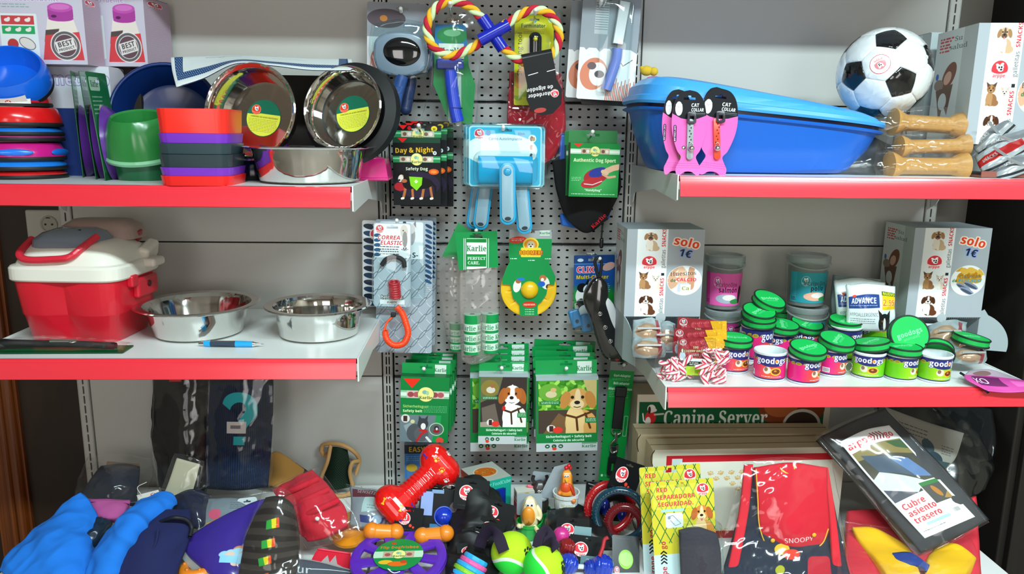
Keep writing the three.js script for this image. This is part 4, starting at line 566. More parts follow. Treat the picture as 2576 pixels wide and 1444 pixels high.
// elastic leash packs
{ const treads = (c, w, h, y0 = 0) => { for (let y = y0, r = 0; y < h; y += 44, r++) for (let x = (r % 2) * 40; x < w + 20; x += 80) { c.strokeStyle = '#5b6670'; c.lineWidth = 3; c.beginPath(); c.ellipse(x, y, 30, 7, -0.9, 0, 7); c.stroke(); c.strokeStyle = '#e3e9ee'; c.lineWidth = 2; c.beginPath(); c.ellipse(x + 42, y + 20, 26, 5, 0.7, 0, 3.1); c.stroke(); } };
  const long = print(290, 700, (c, w, h) => { treads(c, w, h, 160); R_(c, 20, 10, 220, 190, '#e4e9ee', 10); E_(c, 176, 80, 24, 50, '#a9a4a6'); E_(c, 176, 46, 22, 26, '#d8d4d2'); E_(c, 170, 46, 5, 5, '#222'); Y_(c, [[190, 20], [202, 0], [204, 40]], '#8f8a8c'); T(c, 'S-', 200, 180, 38, '#1e2430'); for (let i = 0; i < 12; i++) E_(c, 268, 30 + i * 26, 20, 8, i % 2 ? '#28527a' : '#1a3454', 0.5); small(c, 244, 330, 40, 5, '#8f99a2', 10, 3); }, '#a4b0bc');
  const shortP = print(180, 420, (c, w, h) => { treads(c, w, h, 180); R_(c, 4, 4, w - 8, 168, '#eef1f4', 12); for (let i = 0; i < 5; i++) E_(c, 18, 62 + i * 24, 16, 9, '#2a5a80', -0.1); logo(c, 30, 30, 20, '#d85860', '#f0c8c8'); E_(c, 146, 40, 18, 32, '#d8d0c8'); E_(c, 150, 80, 12, 40, '#9a9694'); E_(c, 142, 36, 3, 3, '#222'); T(c, 'CORREA', 74, 72, 28, '#d8303c', { st: '#fff', sw: 3, skew: -0.2 }); T(c, 'ELASTIC', 86, 98, 28, '#d8303c', { st: '#fff', sw: 3, skew: -0.2 }); small(c, 24, 116, 100, 4, '#39424c', 12, 4); T(c, '-M-', 150, 128, 22, '#1d232c'); T(c, 'hasta 27kg.', 90, 370, 20, '#fff', { st: '#111', sw: 5, skew: -0.15 }); R_(c, 30, 386, 120, 22, '#f4f6f8'); T(c, 'ELASTIC', 90, 398, 13, '#222', { skew: -0.2 }); }, '#b3bfca');
  const foot = print(120, 420, (c, w, h) => { R_(c, 0, 0, w, h, '#e8ecf0'); for (let i = 0; i < 12; i++) { E_(c, 30, 30 + i * 34, 26, 13, i % 2 ? '#22405f' : '#15283f', 0.2); E_(c, 92, 46 + i * 34, 20, 10, '#30567c', -0.3); } logo(c, 62, 66, 34, '#d83c46'); }, '#e8ecf0');
  const mk = (label, u0, v0, u1, v1, z, pr, o = {}) => { const c = fr(u0, v0, u1, v1, z), t = thing('leash_pack', label, 'package', [c.x, c.y, z], [0, 0, o.rz ?? -0.02], 'elastic leash packs'); part(t, 'printed_card', plate(euroHole(rrect(c.w, c.h, 0.006), 0.03, c.h / 2 - 0.012), 0.0014, pr, [0.6, 0.6]), gloss(pr)); return [t, c]; };
  mk('hindmost elastic leash card, blue-patterned edge showing on the right', 978, 548, 1096, 870, 0.06, long);
  mk('elastic leash card with a blue foot-shaped pattern at the left of its stack', 912, 556, 990, 772, 0.1, foot);
  const [t2, c2] = mk('tall elastic leash card with a metal tread pattern reaching lowest of its stack', 946, 556, 1088, 890, 0.125, long);
  part(t2, 'clear_blister', toCreasedNormals(extrude(rrect(0.07, 0.15, 0.014, 0.02, 0.05), 0.02, 0.004), 0.6), SHELL, [0, 0, 0.0015]);
  const [t, c] = mk('front elastic leash pack with a coiled red leash and an orange coil hanging out', 940, 562, 1034, 772, 0.165, shortP);
  part(t, 'clear_blister', toCreasedNormals(extrude(rrect(c.w * 0.92, c.h * 0.66, 0.022, 0, -c.h * 0.16), 0.022, 0.005), 0.6), SHELL, [0, 0, 0.002]);
  const loopPts = pix(t, [[960, 668], [972, 652], [995, 646], [1014, 655], [1018, 672]], 0.175); part(t, 'black_strap', put(tube(loopPts, 0.0062, 30, 8), 0, 0, 0, 0, 0, 0), M('#181a1e', 0.7));
  part(t, 'red_coil', join(...Array.from({ length: 7 }, (_, i) => put(torus(0.013, 0.0035, 24, 8), 0.006 + i * 0.0006, -c.h * 0.2 - i * 0.0062, 0.012, Math.PI / 2 + 0.25, 0, 0))), plastic('#c01a2e', 0.2));
  const oc = curve(pix(t, [[1000, 772], [1012, 784], [1024, 812], [1030, 840], [1018, 864], [994, 868], [976, 852], [972, 832]], 0.172)), N = 900, ps = oc.getSpacedPoints(N), fr2 = oc.computeFrenetFrames(N), pts = ps.map((p, i) => p.clone().addScaledVector(V(0, 0, 1), Math.sin(i * 0.42) * 0.0065).addScaledVector(fr2.tangents[i].clone().cross(V(0, 0, 1)).normalize(), Math.cos(i * 0.42) * 0.0065));
  part(t, 'orange_coil', tube(pts, 0.0026, 1800, 6), plastic('#ff4a1a', 0.22));
  part(t, 'orange_cord', tube(pix(t, [[990, 796], [976, 812], [970, 832]], 0.17), 0.003, 16, 8), plastic('#ff5a26', 0.25)); part(t, 'cord_clip', put(rbox(0.014, 0.012, 0.01, 0.003), ...pix(t, [[992, 792]], 0.171)[0].toArray()), M('#15161a', 0.4)); }
// bag rolls with a folded green header
{ const pr = print(230, 210, (c, w, h) => { R_(c, 54, 36, 118, 160, '#13893e'); for (const x of [46, 54, 166, 176]) R_(c, x, 40, 3, 170, '#e9f4ec'); R_(c, 62, 40, 104, 3, '#e9f4ec'); R_(c, 62, 62, 104, 62, '#f1f8f2'); T(c, 'Karlie', 114, 94, 40, '#14743a', { f: 'serif', sx: 0.85 }); T(c, 'PERFECT', 114, 146, 21, '#eaf6ec', { f: 'serif' }); T(c, 'CARE.', 100, 170, 21, '#eaf6ec', { f: 'serif' }); R_(c, 62, 190, 104, 14, '#f1f8f2'); R_(c, 92, 14, 46, 6, '#0c4a24'); }, '#14904a');
  const rollPr = print(320, 200, (c, w, h) => { for (const y of [44, 96, 148]) { R_(c, 0, y, w, 38, '#cfe4d6'); for (const x of [50, 160, 270]) T(c, 'Karlie', x, y + 20, 32, '#1d8a4a', { f: 'serif' }); } }, '#17934c');
  const mk = (label, pts, z, rolls, hdr) => {
    const t = thing('bag_roll_pack', label, 'package', MID(1150, 580, 1255, 890, z), [0, 0, 0], 'bag roll packs');
    part(t, 'green_header', hdr, gloss(pr));
    rolls.forEach(([u0, v0, u1, v1]) => { const c = fr(u0, v0, u1, v1, z + 0.01), g = put(wrapUV(new THREE.CylinderGeometry(c.w / 2, c.w / 2, c.h, 32, 1, true), rollPr), c.x - t.position.x, c.y - t.position.y, 0.01, 0.0, 2.6, 0); const r = part(t, 'bag_roll', g, ink(rollPr, 0.4)); part(r, 'roll_end', put(new THREE.RingGeometry(c.w * 0.14, c.w / 2, 32), c.x - t.position.x, c.y - t.position.y + c.h / 2, 0.01, -Math.PI / 2), M('#9fc7ae', 0.6)); });
    film(t, pts, { th: 0.006, puff: 0.016, ridge: 0.004, amp: 0.004, freq: 15, nu: 60, nv: 80 }, M('#f4f0ee', 0.1, { transmission: 0.86, thickness: 0, ior: 1.6 })); return t;
  };
  const z1 = 0.09, h1 = new THREE.Group();
  { const t0 = MID(1150, 580, 1255, 890, z1), s = pshape({ position: t0 }, [[1152, 556], [1196, 586], [1150, 652], [1112, 640]], z1); const b = mk('bag roll pack hanging behind, its plain green header twisted to the left', [[[1100, 650, z1 - 0.03], [1135, 640, z1 - 0.02], [1170, 650, z1 - 0.02]], [[1104, 720, z1 - 0.03], [1135, 730, z1 - 0.01], [1170, 730, z1 - 0.02]], [[1118, 790, z1 - 0.03], [1140, 810, z1 - 0.015], [1168, 800, z1 - 0.02]], [[1134, 884, z1 - 0.03], [1152, 888, z1 - 0.02], [1172, 884, z1 - 0.02]]], z1 - 0.03, [[1131, 812, 1166, 880]], extrude(s, 0.002)); b.children[0].material = M('#17994e', 0.4); b.children[0].position.z = 0.015; }
  const z = 0.145, t0 = MID(1150, 580, 1255, 890, z), s = euroHole(pshape({ position: t0 }, [[1145, 582], [1250, 578], [1253, 668], [1155, 676]], z), 0.034, at(1198, 592, z).y - t0.y, at(1198, 592, z).x - t0.x);
  mk('front bag roll pack with a green header and green rolls in a crinkled clear bag', [[[1156, 660, z], [1205, 655, z], [1252, 656, z]], [[1156, 720, z], [1205, 720, z + 0.008], [1252, 720, z]], [[1158, 800, z], [1205, 800, z + 0.012], [1254, 800, z]], [[1160, 888, z], [1200, 892, z + 0.008], [1254, 880, z]], [[1163, 906, z], [1180, 908, z], [1215, 894, z]]], z, [[1166, 790, 1210, 888], [1212, 788, 1254, 884]], plate(s, 0.002, pr)).children[0].position.z = 0.022; }
// round squeaker card
{ const z = 0.11, t = thing('squeaker_toy', 'yellow spoked disc toy with a round squeaker behind a green die-cut card', 'dog toy', MID(1262, 575, 1398, 795, z));
  const pr = print(270, 440, (c, w, h) => { R_(c, 30, 0, 220, 48, '#a9aeb0'); R_(c, 186, 6, 50, 26, '#d5e2d8'); T(c, 'Karlie', 211, 19, 17, '#176a3a', { f: 'serif' }); E_(c, 76, 54, 44, 17, '#e83a2a', -0.12); small(c, 46, 48, 60, 2, '#f8d0c0', 8, 3); E_(c, 142, 76, 40, 34, '#f6d64a'); E_(c, 142, 78, 33, 28, '#e0901c'); E_(c, 142, 80, 20, 22, '#c9b89a'); E_(c, 142, 90, 13, 11, '#efe4d2'); E_(c, 134, 76, 3, 3, '#222'); E_(c, 150, 76, 3, 3, '#222'); E_(c, 142, 86, 5, 4, '#222'); R_(c, 92, 92, 102, 48, '#f4d83a', 6); T(c, 'BOOMER!', 142, 118, 26, '#f2b51c', { st: '#b83418', sw: 5 }); for (const [x, y] of [[40, 146], [130, 154], [214, 146]]) small(c, x, y, 40, 1, '#e6f6e8', 6, 4); E_(c, 76, 286, 20, 34, '#f3efe8', 0.2); E_(c, 82, 262, 14, 12, '#b5673c'); E_(c, 96, 252, 20, 9, '#2a7ad0'); E_(c, 218, 270, 22, 34, '#f3efe8', -0.3); E_(c, 238, 290, 16, 14, '#3c332c'); E_(c, 206, 246, 18, 16, '#c07440'); E_(c, 204, 254, 8, 9, '#fff'); E_(c, 200, 276, 18, 14, '#1f64c8'); E_(c, 140, 382, 36, 16, '#d8321e'); T(c, 'SQUEEKER', 140, 383, 12, '#f6e0c0'); for (const y of [406, 418, 430]) small(c, 118, y, 46, 1, '#d8f0dc', 6, 3); }, '#12924a');
  const O = pshape(t, [[1282, 577], [1387, 577], [1388, 606], [1386, 650], [1380, 660], [1386, 672], [1397, 695], [1394, 716], [1378, 714], [1374, 740], [1362, 758], [1352, 766], [1352, 793], [1308, 793], [1307, 766], [1290, 748], [1284, 716], [1263, 714], [1264, 700], [1274, 672], [1282, 658], [1279, 640]], z);
  euroHole(O, 0.03, at(1332, 583, z).y - t.position.y, 0); part(t, 'printed_card', plate(O, 0.0016, pr, [0.3, 0.4]), gloss(pr), [0, 0, 0.004]);
  const c = pix(t, [[1330, 728]], z)[0], R = 67 * scaleAt(z, 1.0), ring = new THREE.Shape(); ring.absarc(0, 0, R, 0, Math.PI * 2); for (let k = 0; k < 10; k++) { const a = k * Math.PI / 5 + 0.1, p = new THREE.Path(); p.absellipse(Math.cos(a) * R * 0.72, Math.sin(a) * R * 0.72, R * 0.2, R * 0.06, 0, Math.PI * 2, false, a); ring.holes.push(p); }
  part(t, 'spoked_disc', toCreasedNormals(extrude(ring, 0.014, 0.005, 24), 0.7), plastic('#f6c414', 0.3), [c.x, c.y, -0.02]); part(t, 'squeaker', put(ball(0.0245, 32, 20), c.x + 0.002, c.y, 0.006, 0, 0, 0, 1, 1, 0.7), plastic('#f2c20f', 0.35));
  part(t, 'slot_shadow', put(rbox(0.01, 0.004, 0.002, 0.001), c.x, c.y, -0.02), plastic('#8a2416', 0.4)); }
// clicker card
{ const z = 0.06, c = fr(1443, 642, 1545, 800, z), t = thing('clicker_card', 'blue and green clicker card with a collie pictured, behind the black tool', 'package', [c.x, c.y, z], [0, 0, 0.02]);
  const pr = print(210, 330, (q, w, h) => { const g = q.createLinearGradient(0, 0, 0, h); g.addColorStop(0, '#1a4fa0'); g.addColorStop(0.45, '#1d58a8'); g.addColorStop(0.6, '#1f9a3a'); g.addColorStop(1, '#15803c'); q.fillStyle = g; q.fillRect(0, 0, w, h); R_(q, 0, 0, w, 44, '#154080'); R_(q, 0, 44, w, 3, '#6aa8d8'); E_(q, 34, 26, 16, 9, '#cfe2f0'); T(q, 'CLIX', 60, 76, 42, '#d81f3c', { st: '#f3e6ea', sw: 5 }); T(q, 'Multi-Clicker', 96, 114, 27, '#f2d832', { st: '#7a5a10', sw: 2 }); E_(q, 180, 60, 34, 20, '#d8a8a0', -0.4); E_(q, 44, 190, 26, 44, '#12161c', 0.2); E_(q, 50, 210, 40, 50, '#eef2f2', 0.2); E_(q, 44, 170, 26, 24, '#14181c'); E_(q, 66, 176, 16, 22, '#f0f3f3', 0.4); Y_(q, [[60, 150], [76, 120], [80, 160]], '#14181c'); E_(q, 40, 260, 26, 34, '#1a1e22'); E_(q, 60, 300, 36, 40, '#e9eeee'); small(q, 110, 150, 80, 5, '#9fd0d8', 10, 3); }, '#1a4fa0');
  part(t, 'printed_card', plate(euroHole(rrect(c.w, c.h, 0.004), 0.034, c.h / 2 - 0.014), 0.0014, pr), gloss(pr));
  for (const [u, v, r] of [[1446, 800, 0.3], [1474, 812, 0.1]]) { const p = at(u, v, z + 0.012).sub(t.position), k = part(t, 'clicker', put(rbox(0.032, 0.055, 0.016, 0.007), p.x, p.y, 0.012, 0, 0, r), plastic('#3a86c0', 0.3)); part(k, 'button', put(cyl(0.005, 0.005, 0.004, 20), p.x + 0.004, p.y - 0.006, 0.021, Math.PI / 2), plastic('#1c2c40', 0.3)); }
  part(t, 'clear_blister', toCreasedNormals(extrude(rrect(c.w * 0.9, 0.09, 0.012, -0.006, -c.h * 0.46), 0.026, 0.004), 0.6), SHELL, [0, 0, 0.002]); }
// black and white plier-like tool on a strap
{ const z = 0.15, t = thing('grooming_tool', 'black tool with a white side handle hanging in front of the clicker card', 'tool', MID(1475, 640, 1570, 895, z));
  const body = pshape(t, [[1508, 700], [1519, 712], [1522, 740], [1517, 758], [1524, 784], [1534, 812], [1548, 838], [1564, 868], [1566, 884], [1552, 892], [1530, 895], [1514, 880], [1500, 838], [1488, 796], [1474, 764], [1472, 742], [1484, 716], [1494, 704]], z, true);
  part(t, 'body', toCreasedNormals(extrude(body, 0.018, 0.006, 8), 0.9), M('#0d0f12', 0.12, { clearcoat: 1, clearcoatRoughness: 0.05 }));
  part(t, 'white_handle', toCreasedNormals(extrude(pshape(t, [[1516, 748], [1528, 752], [1540, 770], [1552, 810], [1562, 842], [1571, 868], [1568, 880], [1556, 862], [1540, 836], [1528, 806], [1520, 782]], z, true), 0.014, 0.004, 8), 0.9), plastic('#d5d8dc', 0.3), [0, 0, 0.004]);
  pix(t, [[1506, 784], [1519, 818], [1532, 852]], z).forEach((p) => part(t, 'rivet', join(put(torus(0.005, 0.0012, 20, 8), p.x, p.y, 0.026), put(ball(0.003, 12, 8), p.x, p.y, 0.025)), CHROME));
  part(t, 'strap_loop', tube(pix(t, [[1506, 700], [1500, 676], [1497, 655], [1506, 648], [1513, 660], [1510, 690], [1508, 702]], z + 0.008), 0.0042, 36, 8), M('#101113', 0.7)); }
// belt boxes
{ const catPr = print(270, 400, (c, w, h) => { Y_(c, [[14, 12], [110, 12], [62, 70]], '#f0331e'); R_(c, 0, 84, w, 46, '#8fc79e'); R_(c, 0, 96, w, 22, '#dceee0'); for (const x of [34, 168]) { R_(c, x, 84, 74, 46, '#d8c0b8'); E_(c, x + 22, 108, 18, 16, '#a0464c'); E_(c, x + 54, 108, 18, 16, '#b45a5e'); } badge(c, 140, 106, 44); T(c, 'Sicherheitsgurt', 14, 180, 21, '#d8e87a', { al: 'left', w: 'normal' }); T(c, 'Safety belt', 14, 208, 21, '#eef6c0', { al: 'left' }); small(c, 130, 176, 130, 5, '#6ac080', 9, 3); R_(c, 0, 232, 200, 168, '#6d7f86'); Y_(c, [[200, 232], [230, 232], [220, 400], [180, 400]], '#1e9a50'); Y_(c, [[20, 300], [60, 280], [110, 380], [60, 400]], '#93a2a6'); E_(c, 30, 256, 24, 26, '#e4e0da'); R_(c, 18, 240, 22, 34, '#43302c'); E_(c, 70, 274, 12, 12, '#d8d2a0'); E_(c, 84, 344, 46, 56, '#50565c'); E_(c, 120, 350, 40, 46, '#5a6066'); E_(c, 128, 286, 30, 34, '#3d4248'); Y_(c, [[102, 270], [106, 236], [124, 258]], '#3d4248'); Y_(c, [[152, 266], [156, 232], [136, 256]], '#3d4248'); E_(c, 130, 302, 14, 20, '#f0efec'); L_(c, [[110, 326], [150, 330], [120, 350], [96, 394]], '#c8282c', 12); L_(c, [[150, 370], [172, 396]], '#f0efec', 14); E_(c, 204, 318, 42, 40, '#b9d8b0'); E_(c, 204, 318, 37, 35, '#5d6a6c'); E_(c, 204, 310, 14, 14, '#3d3a3c'); E_(c, 204, 330, 18, 10, '#a02428'); E_(c, 206, 316, 6, 8, '#eee'); E_(c, 224, 388, 22, 20, '#e85040'); }, '#14803e');
  const dogPr = (golden) => print(330, 480, (c, w, h) => {
    R_(c, 0, 0, w, 20, '#9eb0b4'); c.save(); c.beginPath(); c.rect(12, 20, w - 20, 350); c.clip();
    if (golden) { R_(c, 0, 0, w, 210, '#4f9a2c'); for (let i = 0; i < 90; i++) E_(c, (i * 71) % w, 20 + (i * 37) % 190, 14 + i % 9, 10, ['#2f7a1c', '#7cc03a', '#a8d860', '#3c8a24'][i % 4], i); Y_(c, [[250, 20], [w, 20], [w, 190], [290, 150]], '#c9b878'); R_(c, 0, 210, w, 200, '#4a3c34'); Y_(c, [[20, 390], [120, 230], [300, 360], [w, 390]], '#7a5a3a'); dog(c, 222, 214, 340, { coat: '#d9a45c', chest: '#ecc98c', muzzle: '#f0d6a6', ear: '#c88a44', harness: '#5a3418' }); }
    else { R_(c, 0, 0, w, 400, '#3c3230'); Y_(c, [[0, 20], [160, 20], [130, 140], [0, 200]], '#6a6a4a'); Y_(c, [[20, 230], [110, 200], [150, 380], [30, 380]], '#6e6258'); Y_(c, [[0, 330], [120, 320], [180, 390], [0, 390]], '#a8998c'); dog(c, 226, 214, 330, { coat: '#f2eee8', chest: '#fbf8f4', muzzle: '#fbf8f4', ear: '#b0622c', harness: '#4a3020' }); E_(c, 190, 128, 26, 40, '#b9682e', 0.2); E_(c, 262, 128, 26, 40, '#b9682e', -0.2); E_(c, 226, 130, 16, 60, '#fbf8f4'); E_(c, 223, 166, 34, 28, '#fbf8f4'); E_(c, 221, 160, 14, 11, '#2a1c18'); E_(c, 200, 132, 7, 8, '#2a1c14'); E_(c, 250, 132, 7, 8, '#2a1c14'); E_(c, 170, 232, 12, 16, '#d8281e'); }
    E_(c, 74, 96, 60, 56, golden ? '#6aa83a' : '#8a7a3a'); E_(c, 80, 108, 30, 22, golden ? '#d8c8a0' : '#d8cfc0'); E_(c, 92, 80, 16, 14, golden ? '#d8b078' : '#a06a40'); R_(c, 20, 150, 110, 24, '#1c7a3c', 10); small(c, 28, 156, 92, 2, '#e6f4e8', 8, 3); E_(c, 80, 330, 24, 24, '#e6e2dc'); R_(c, 70, 312, 22, 38, '#4a2a28'); E_(c, 116, 340, 26, 20, '#e83c30'); R_(c, 262, 262, 64, 34, '#1c7a3c', 8); small(c, 268, 268, 52, 3, '#e6f4e8', 8, 3); c.restore();
    R_(c, 0, 362, w, 62, '#15803e'); T(c, 'Sicherheitsgurt + Safety belt', w / 2 + 10, 382, 21, '#f2f8ee', { sx: 0.86 }); T(c, 'Ceinture de sécurité', w / 2 + 10, 406, 20, '#f2f8ee', { sx: 0.86 }); R_(c, 0, 424, w, 60, '#c4cbce'); [[60, '#1c5a38'], [96, '#1c5a38'], [132, '#1c5a38']].forEach(([x, k], i) => { E_(c, x, 446, 13, 13, k); T(c, golden ? ['M', 'L', 'XL'][i] : ['XS', 'S', 'M'][i], x, 446, 13, '#fff'); }); E_(c, golden ? 98 : 62, 462, 12, 10, '#e8402c'); R_(c, 246, 426, 80, 5, '#16703a'); T(c, 'Karlie', 284, 448, 25, '#16703a', { f: 'serif' }); }, '#15803e');
  const J = dogPr(false), G = dogPr(true), tab = print(330, 60, (c) => { R_(c, 224, 6, 78, 50, '#d8e4dc'); T(c, 'Karlie', 263, 36, 28, '#14703a', { f: 'serif' }); }, '#16934a'), green = M('#0f5c30', 0.45), sideG = M('#b8c4c4', 0.5);
  const row = ['front', 'second', 'third', 'fourth', 'hindmost'];
  const dx = [0, 8, 14, 18, 20];
  for (const [k, z] of [[4, 0.035], [3, 0.068], [2, 0.1], [1, 0.135]]) hangBox('cat_belt_box', row[k] + ' green cat safety belt box of the stack on its hook', 1004 + dx[k] + (k > 2 ? 10 : 0), 956 - k * 9, 1128 + dx[k], 1096 - k * 12, z, 0.022, catPr, k > 2 ? green : green, 928 - k * 9, tab, 'cat safety belt boxes', { rot: [0, 0, -0.02] });
  hangBox('cat_belt_box', 'front green cat safety belt box showing a grey and white cat in a red harness', 1007, 949, 1129, 1113, 0.175, 0.03, catPr, green, 922, tab, 'cat safety belt boxes', { rot: [0, 0, -0.035] });
  for (const [k, z] of [[4, 0.03], [3, 0.062], [2, 0.095], [1, 0.14]]) hangBox('dog_belt_box', k === 1 ? 'second terrier safety belt box, its lower edge and left side showing' : row[k] + ' terrier safety belt box from the front on the middle hook', 1183 + (k > 1 ? k * 4 : 0), 944 - (k - 1) * 16, 1332, 1136 - (k - 1) * 26, z, 0.026, k === 1 ? G : J, sideG, 916 - (k - 1) * 15, tab, 'terrier safety belt boxes', { rot: [0, 0, 0.005 * k] });
  hangBox('dog_belt_box', 'front terrier safety belt box, a white and brown dog in a black harness', 1204, 942, 1327, 1118, 0.182, 0.028, J, sideG, 920, tab, 'terrier safety belt boxes', { rot: [0, 0, -0.01] });
  for (const [k, z] of [[4, 0.03], [3, 0.062], [2, 0.098], [1, 0.145]]) hangBox('dog_belt_box', row[k] + ' golden dog safety belt box of the stack on the right hook', 1344 - k, 946 - k * 15, 1493, 1120 - k * 22, z, 0.026, G, green, 918 - k * 14, tab, 'golden dog safety belt boxes', { rot: [0, 0, [0, 0.02, -0.035, 0.03, -0.05][k]] });
  hangBox('dog_belt_box', 'front golden dog safety belt box with a seated golden retriever pictured', 1349, 950, 1504, 1136, 0.19, 0.03, G, sideG, 914, tab, 'golden dog safety belt boxes', { rot: [0, 0, 0.02] }); }
// belt adapter card
{ const z = 0.075, c = fr(1520, 906, 1582, 1212, z), t = thing('belt_adapter', 'narrow green card with a black strap and a metal snap hook', 'package', [c.x, c.y, z], [0, 0, -0.065]);
  const pr = print(140, 640, (q, w, h) => { R_(q, 0, 0, w, 14, '#14301f'); Y_(q, [[16, 0], [50, 0], [33, 12]], '#d82a1e'); R_(q, 0, 14, w, 44, '#8c938e'); T(q, 'Gurt-Adapter', 74, 84, 17, '#d8f0dc', { sx: 0.9 }); small(q, 20, 98, 100, 2, '#8fd0a0', 7, 2); T(q, 'Belt-adapter', 74, 124, 17, '#d8f0dc', { sx: 0.9 }); T(q, 'Adaptateur de ceinture', 72, 152, 17, '#eaf8ec', { sx: 0.72 }); small(q, 10, 166, 110, 4, '#8fd0a0', 9, 2); R_(q, 112, 290, 22, 108, '#cfe8d4', 5); R_(q, 114, 292, 18, 104, '#15903f', 4); E_(q, 18, 612, 7, 7, '#d8f0dc'); small(q, 34, 606, 70, 2, '#9fd8b0', 7, 2); }, '#12923f');
  part(t, 'printed_card', plate(euroHole(rrect(c.w * 0.98, c.h, 0.004), 0.026, c.h / 2 - 0.014), 0.0014, pr), gloss(pr));
  part(t, 'strap', join(put(rbox(0.03, 0.13, 0.01, 0.004), 0, c.h * 0.12, 0.012), put(rbox(0.034, 0.03, 0.014, 0.004), 0, c.h * 0.25, 0.013), put(rbox(0.02, 0.05, 0.008, 0.003), -0.002, -c.h * 0.26, 0.01)), M('#121316', 0.5));
  part(t, 'snap_hook', join(put(torus(0.014, 0.0028, 32, 8, Math.PI * 1.2), 0.001, -c.h * 0.06, 0.014, 0, 0, Math.PI * 0.9), put(cyl(0.0045, 0.0045, 0.03, 16), 0.001, -c.h * 0.12, 0.014), put(tube([[0, -0.01, 0], [-0.012, -0.03, 0], [-0.006, -0.055, 0], [0.007, -0.05, 0], [0.007, -0.03, 0]], 0.0035, 24, 8), 0, -c.h * 0.1, 0.014)), CHROME);
  part(t, 'plastic_buckle', toCreasedNormals(extrude((() => { const s = rrect(0.026, 0.06, 0.008); s.holes.push(new THREE.Path(rrect(0.012, 0.04, 0.005).getPoints(6))); return s; })(), 0.006, 0.002), 0.7), M('#17181c', 0.3), [0, -c.h * 0.36, 0.008]); }
// ---------------------------------------------------------------- upper right shelf
// oval blue litter tray with its lid
{ const fz = 0.475, L0 = at(1590, 430, fz - 0.06), yB = UR, b0 = onY(1700, 436, UR), cx = (at(1592, 300, 0.34).x + at(2212, 320, 0.34).x) / 2, hw = (at(2212, 320, 0.34).x - at(1592, 300, 0.34).x) / 2;
  const t = thing('litter_tray', 'large blue plastic cat litter tray with a lighter blue lid', 'tray', [cx, UR, 0.27]);
  const D = 0.185, n = 96, sup = (a, p) => { const c = Math.cos(a), s = Math.sin(a); return [Math.sign(c) * Math.abs(c) ** p, Math.sign(s) * Math.abs(s) ** p]; };
  const rimY = (x) => 0.122 - 0.026 * x - 0.003 * Math.max(0, x) ** 2;      // the rim dips towards the right end
  const ringsOf = (list) => { const pos = [], idx = []; list.forEach(([kx, kz, fy]) => { for (let i = 0; i < n; i++) { const [c, s] = sup(i / n * Math.PI * 2, 0.5); pos.push(c * kx * hw, fy(c * kx), s * kz * D); } }); for (let r = 0; r < list.length - 1; r++) for (let i = 0; i < n; i++) { const a = r * n + i, b = r * n + (i + 1) % n; idx.push(a, a + n, b, b, a + n, b + n); } const g = new THREE.BufferGeometry(); g.setAttribute('position', new THREE.Float32BufferAttribute(pos, 3)); g.setAttribute('uv', new THREE.Float32BufferAttribute(new Float32Array(pos.length / 3 * 2), 2)); g.setIndex(idx); g.computeVertexNormals(); return toCreasedNormals(g, 0.5); };
  const lerp = (k, add = 0) => (c) => rimY(c) * k + (add > 0.025 ? 0.025 + (add - 0.025) * (0.8 - 0.5 * c) : add);
  part(t, 'tray_body', ringsOf([[0.001, 0.001, () => 0.002], [0.72, 0.72, () => 0.001], [0.77, 0.77, () => 0.004], [0.81, 0.82, lerp(0.12)], [0.9, 0.9, lerp(0.6)], [0.95, 0.95, lerp(0.97)], [0.99, 0.99, lerp(1, -0.001)], [1.0, 1.0, lerp(1, 0.003)], [0.985, 0.985, lerp(1, 0.006)], [0.93, 0.93, lerp(1, 0.004)], [0.88, 0.88, lerp(0.6)], [0.6, 0.6, () => 0.006]]), plastic('#0f62c8', 0.35));
  part(t, 'rim_seam', ringsOf([[0.955, 0.955, lerp(1, 0.004)], [0.965, 0.965, lerp(1, 0.004)], [0.965, 0.965, lerp(1, 0.02)], [0.955, 0.955, lerp(1, 0.02)]]), M('#0c1a3c', 0.25));
  part(t, 'lid', ringsOf([[0.96, 0.96, lerp(1, 0.016)], [1.0, 1.01, lerp(1, 0.014)], [1.01, 1.02, lerp(1, 0.02)], [1.0, 1.01, lerp(1, 0.03)], [0.965, 0.96, lerp(1, 0.033)], [0.95, 0.93, lerp(1, 0.05)], [0.88, 0.85, lerp(1, 0.066)], [0.78, 0.72, lerp(1, 0.072)], [0.6, 0.5, lerp(1, 0.064)], [0.001, 0.001, lerp(1, 0.062)]]), plastic('#3f9fe8', 0.42)); }
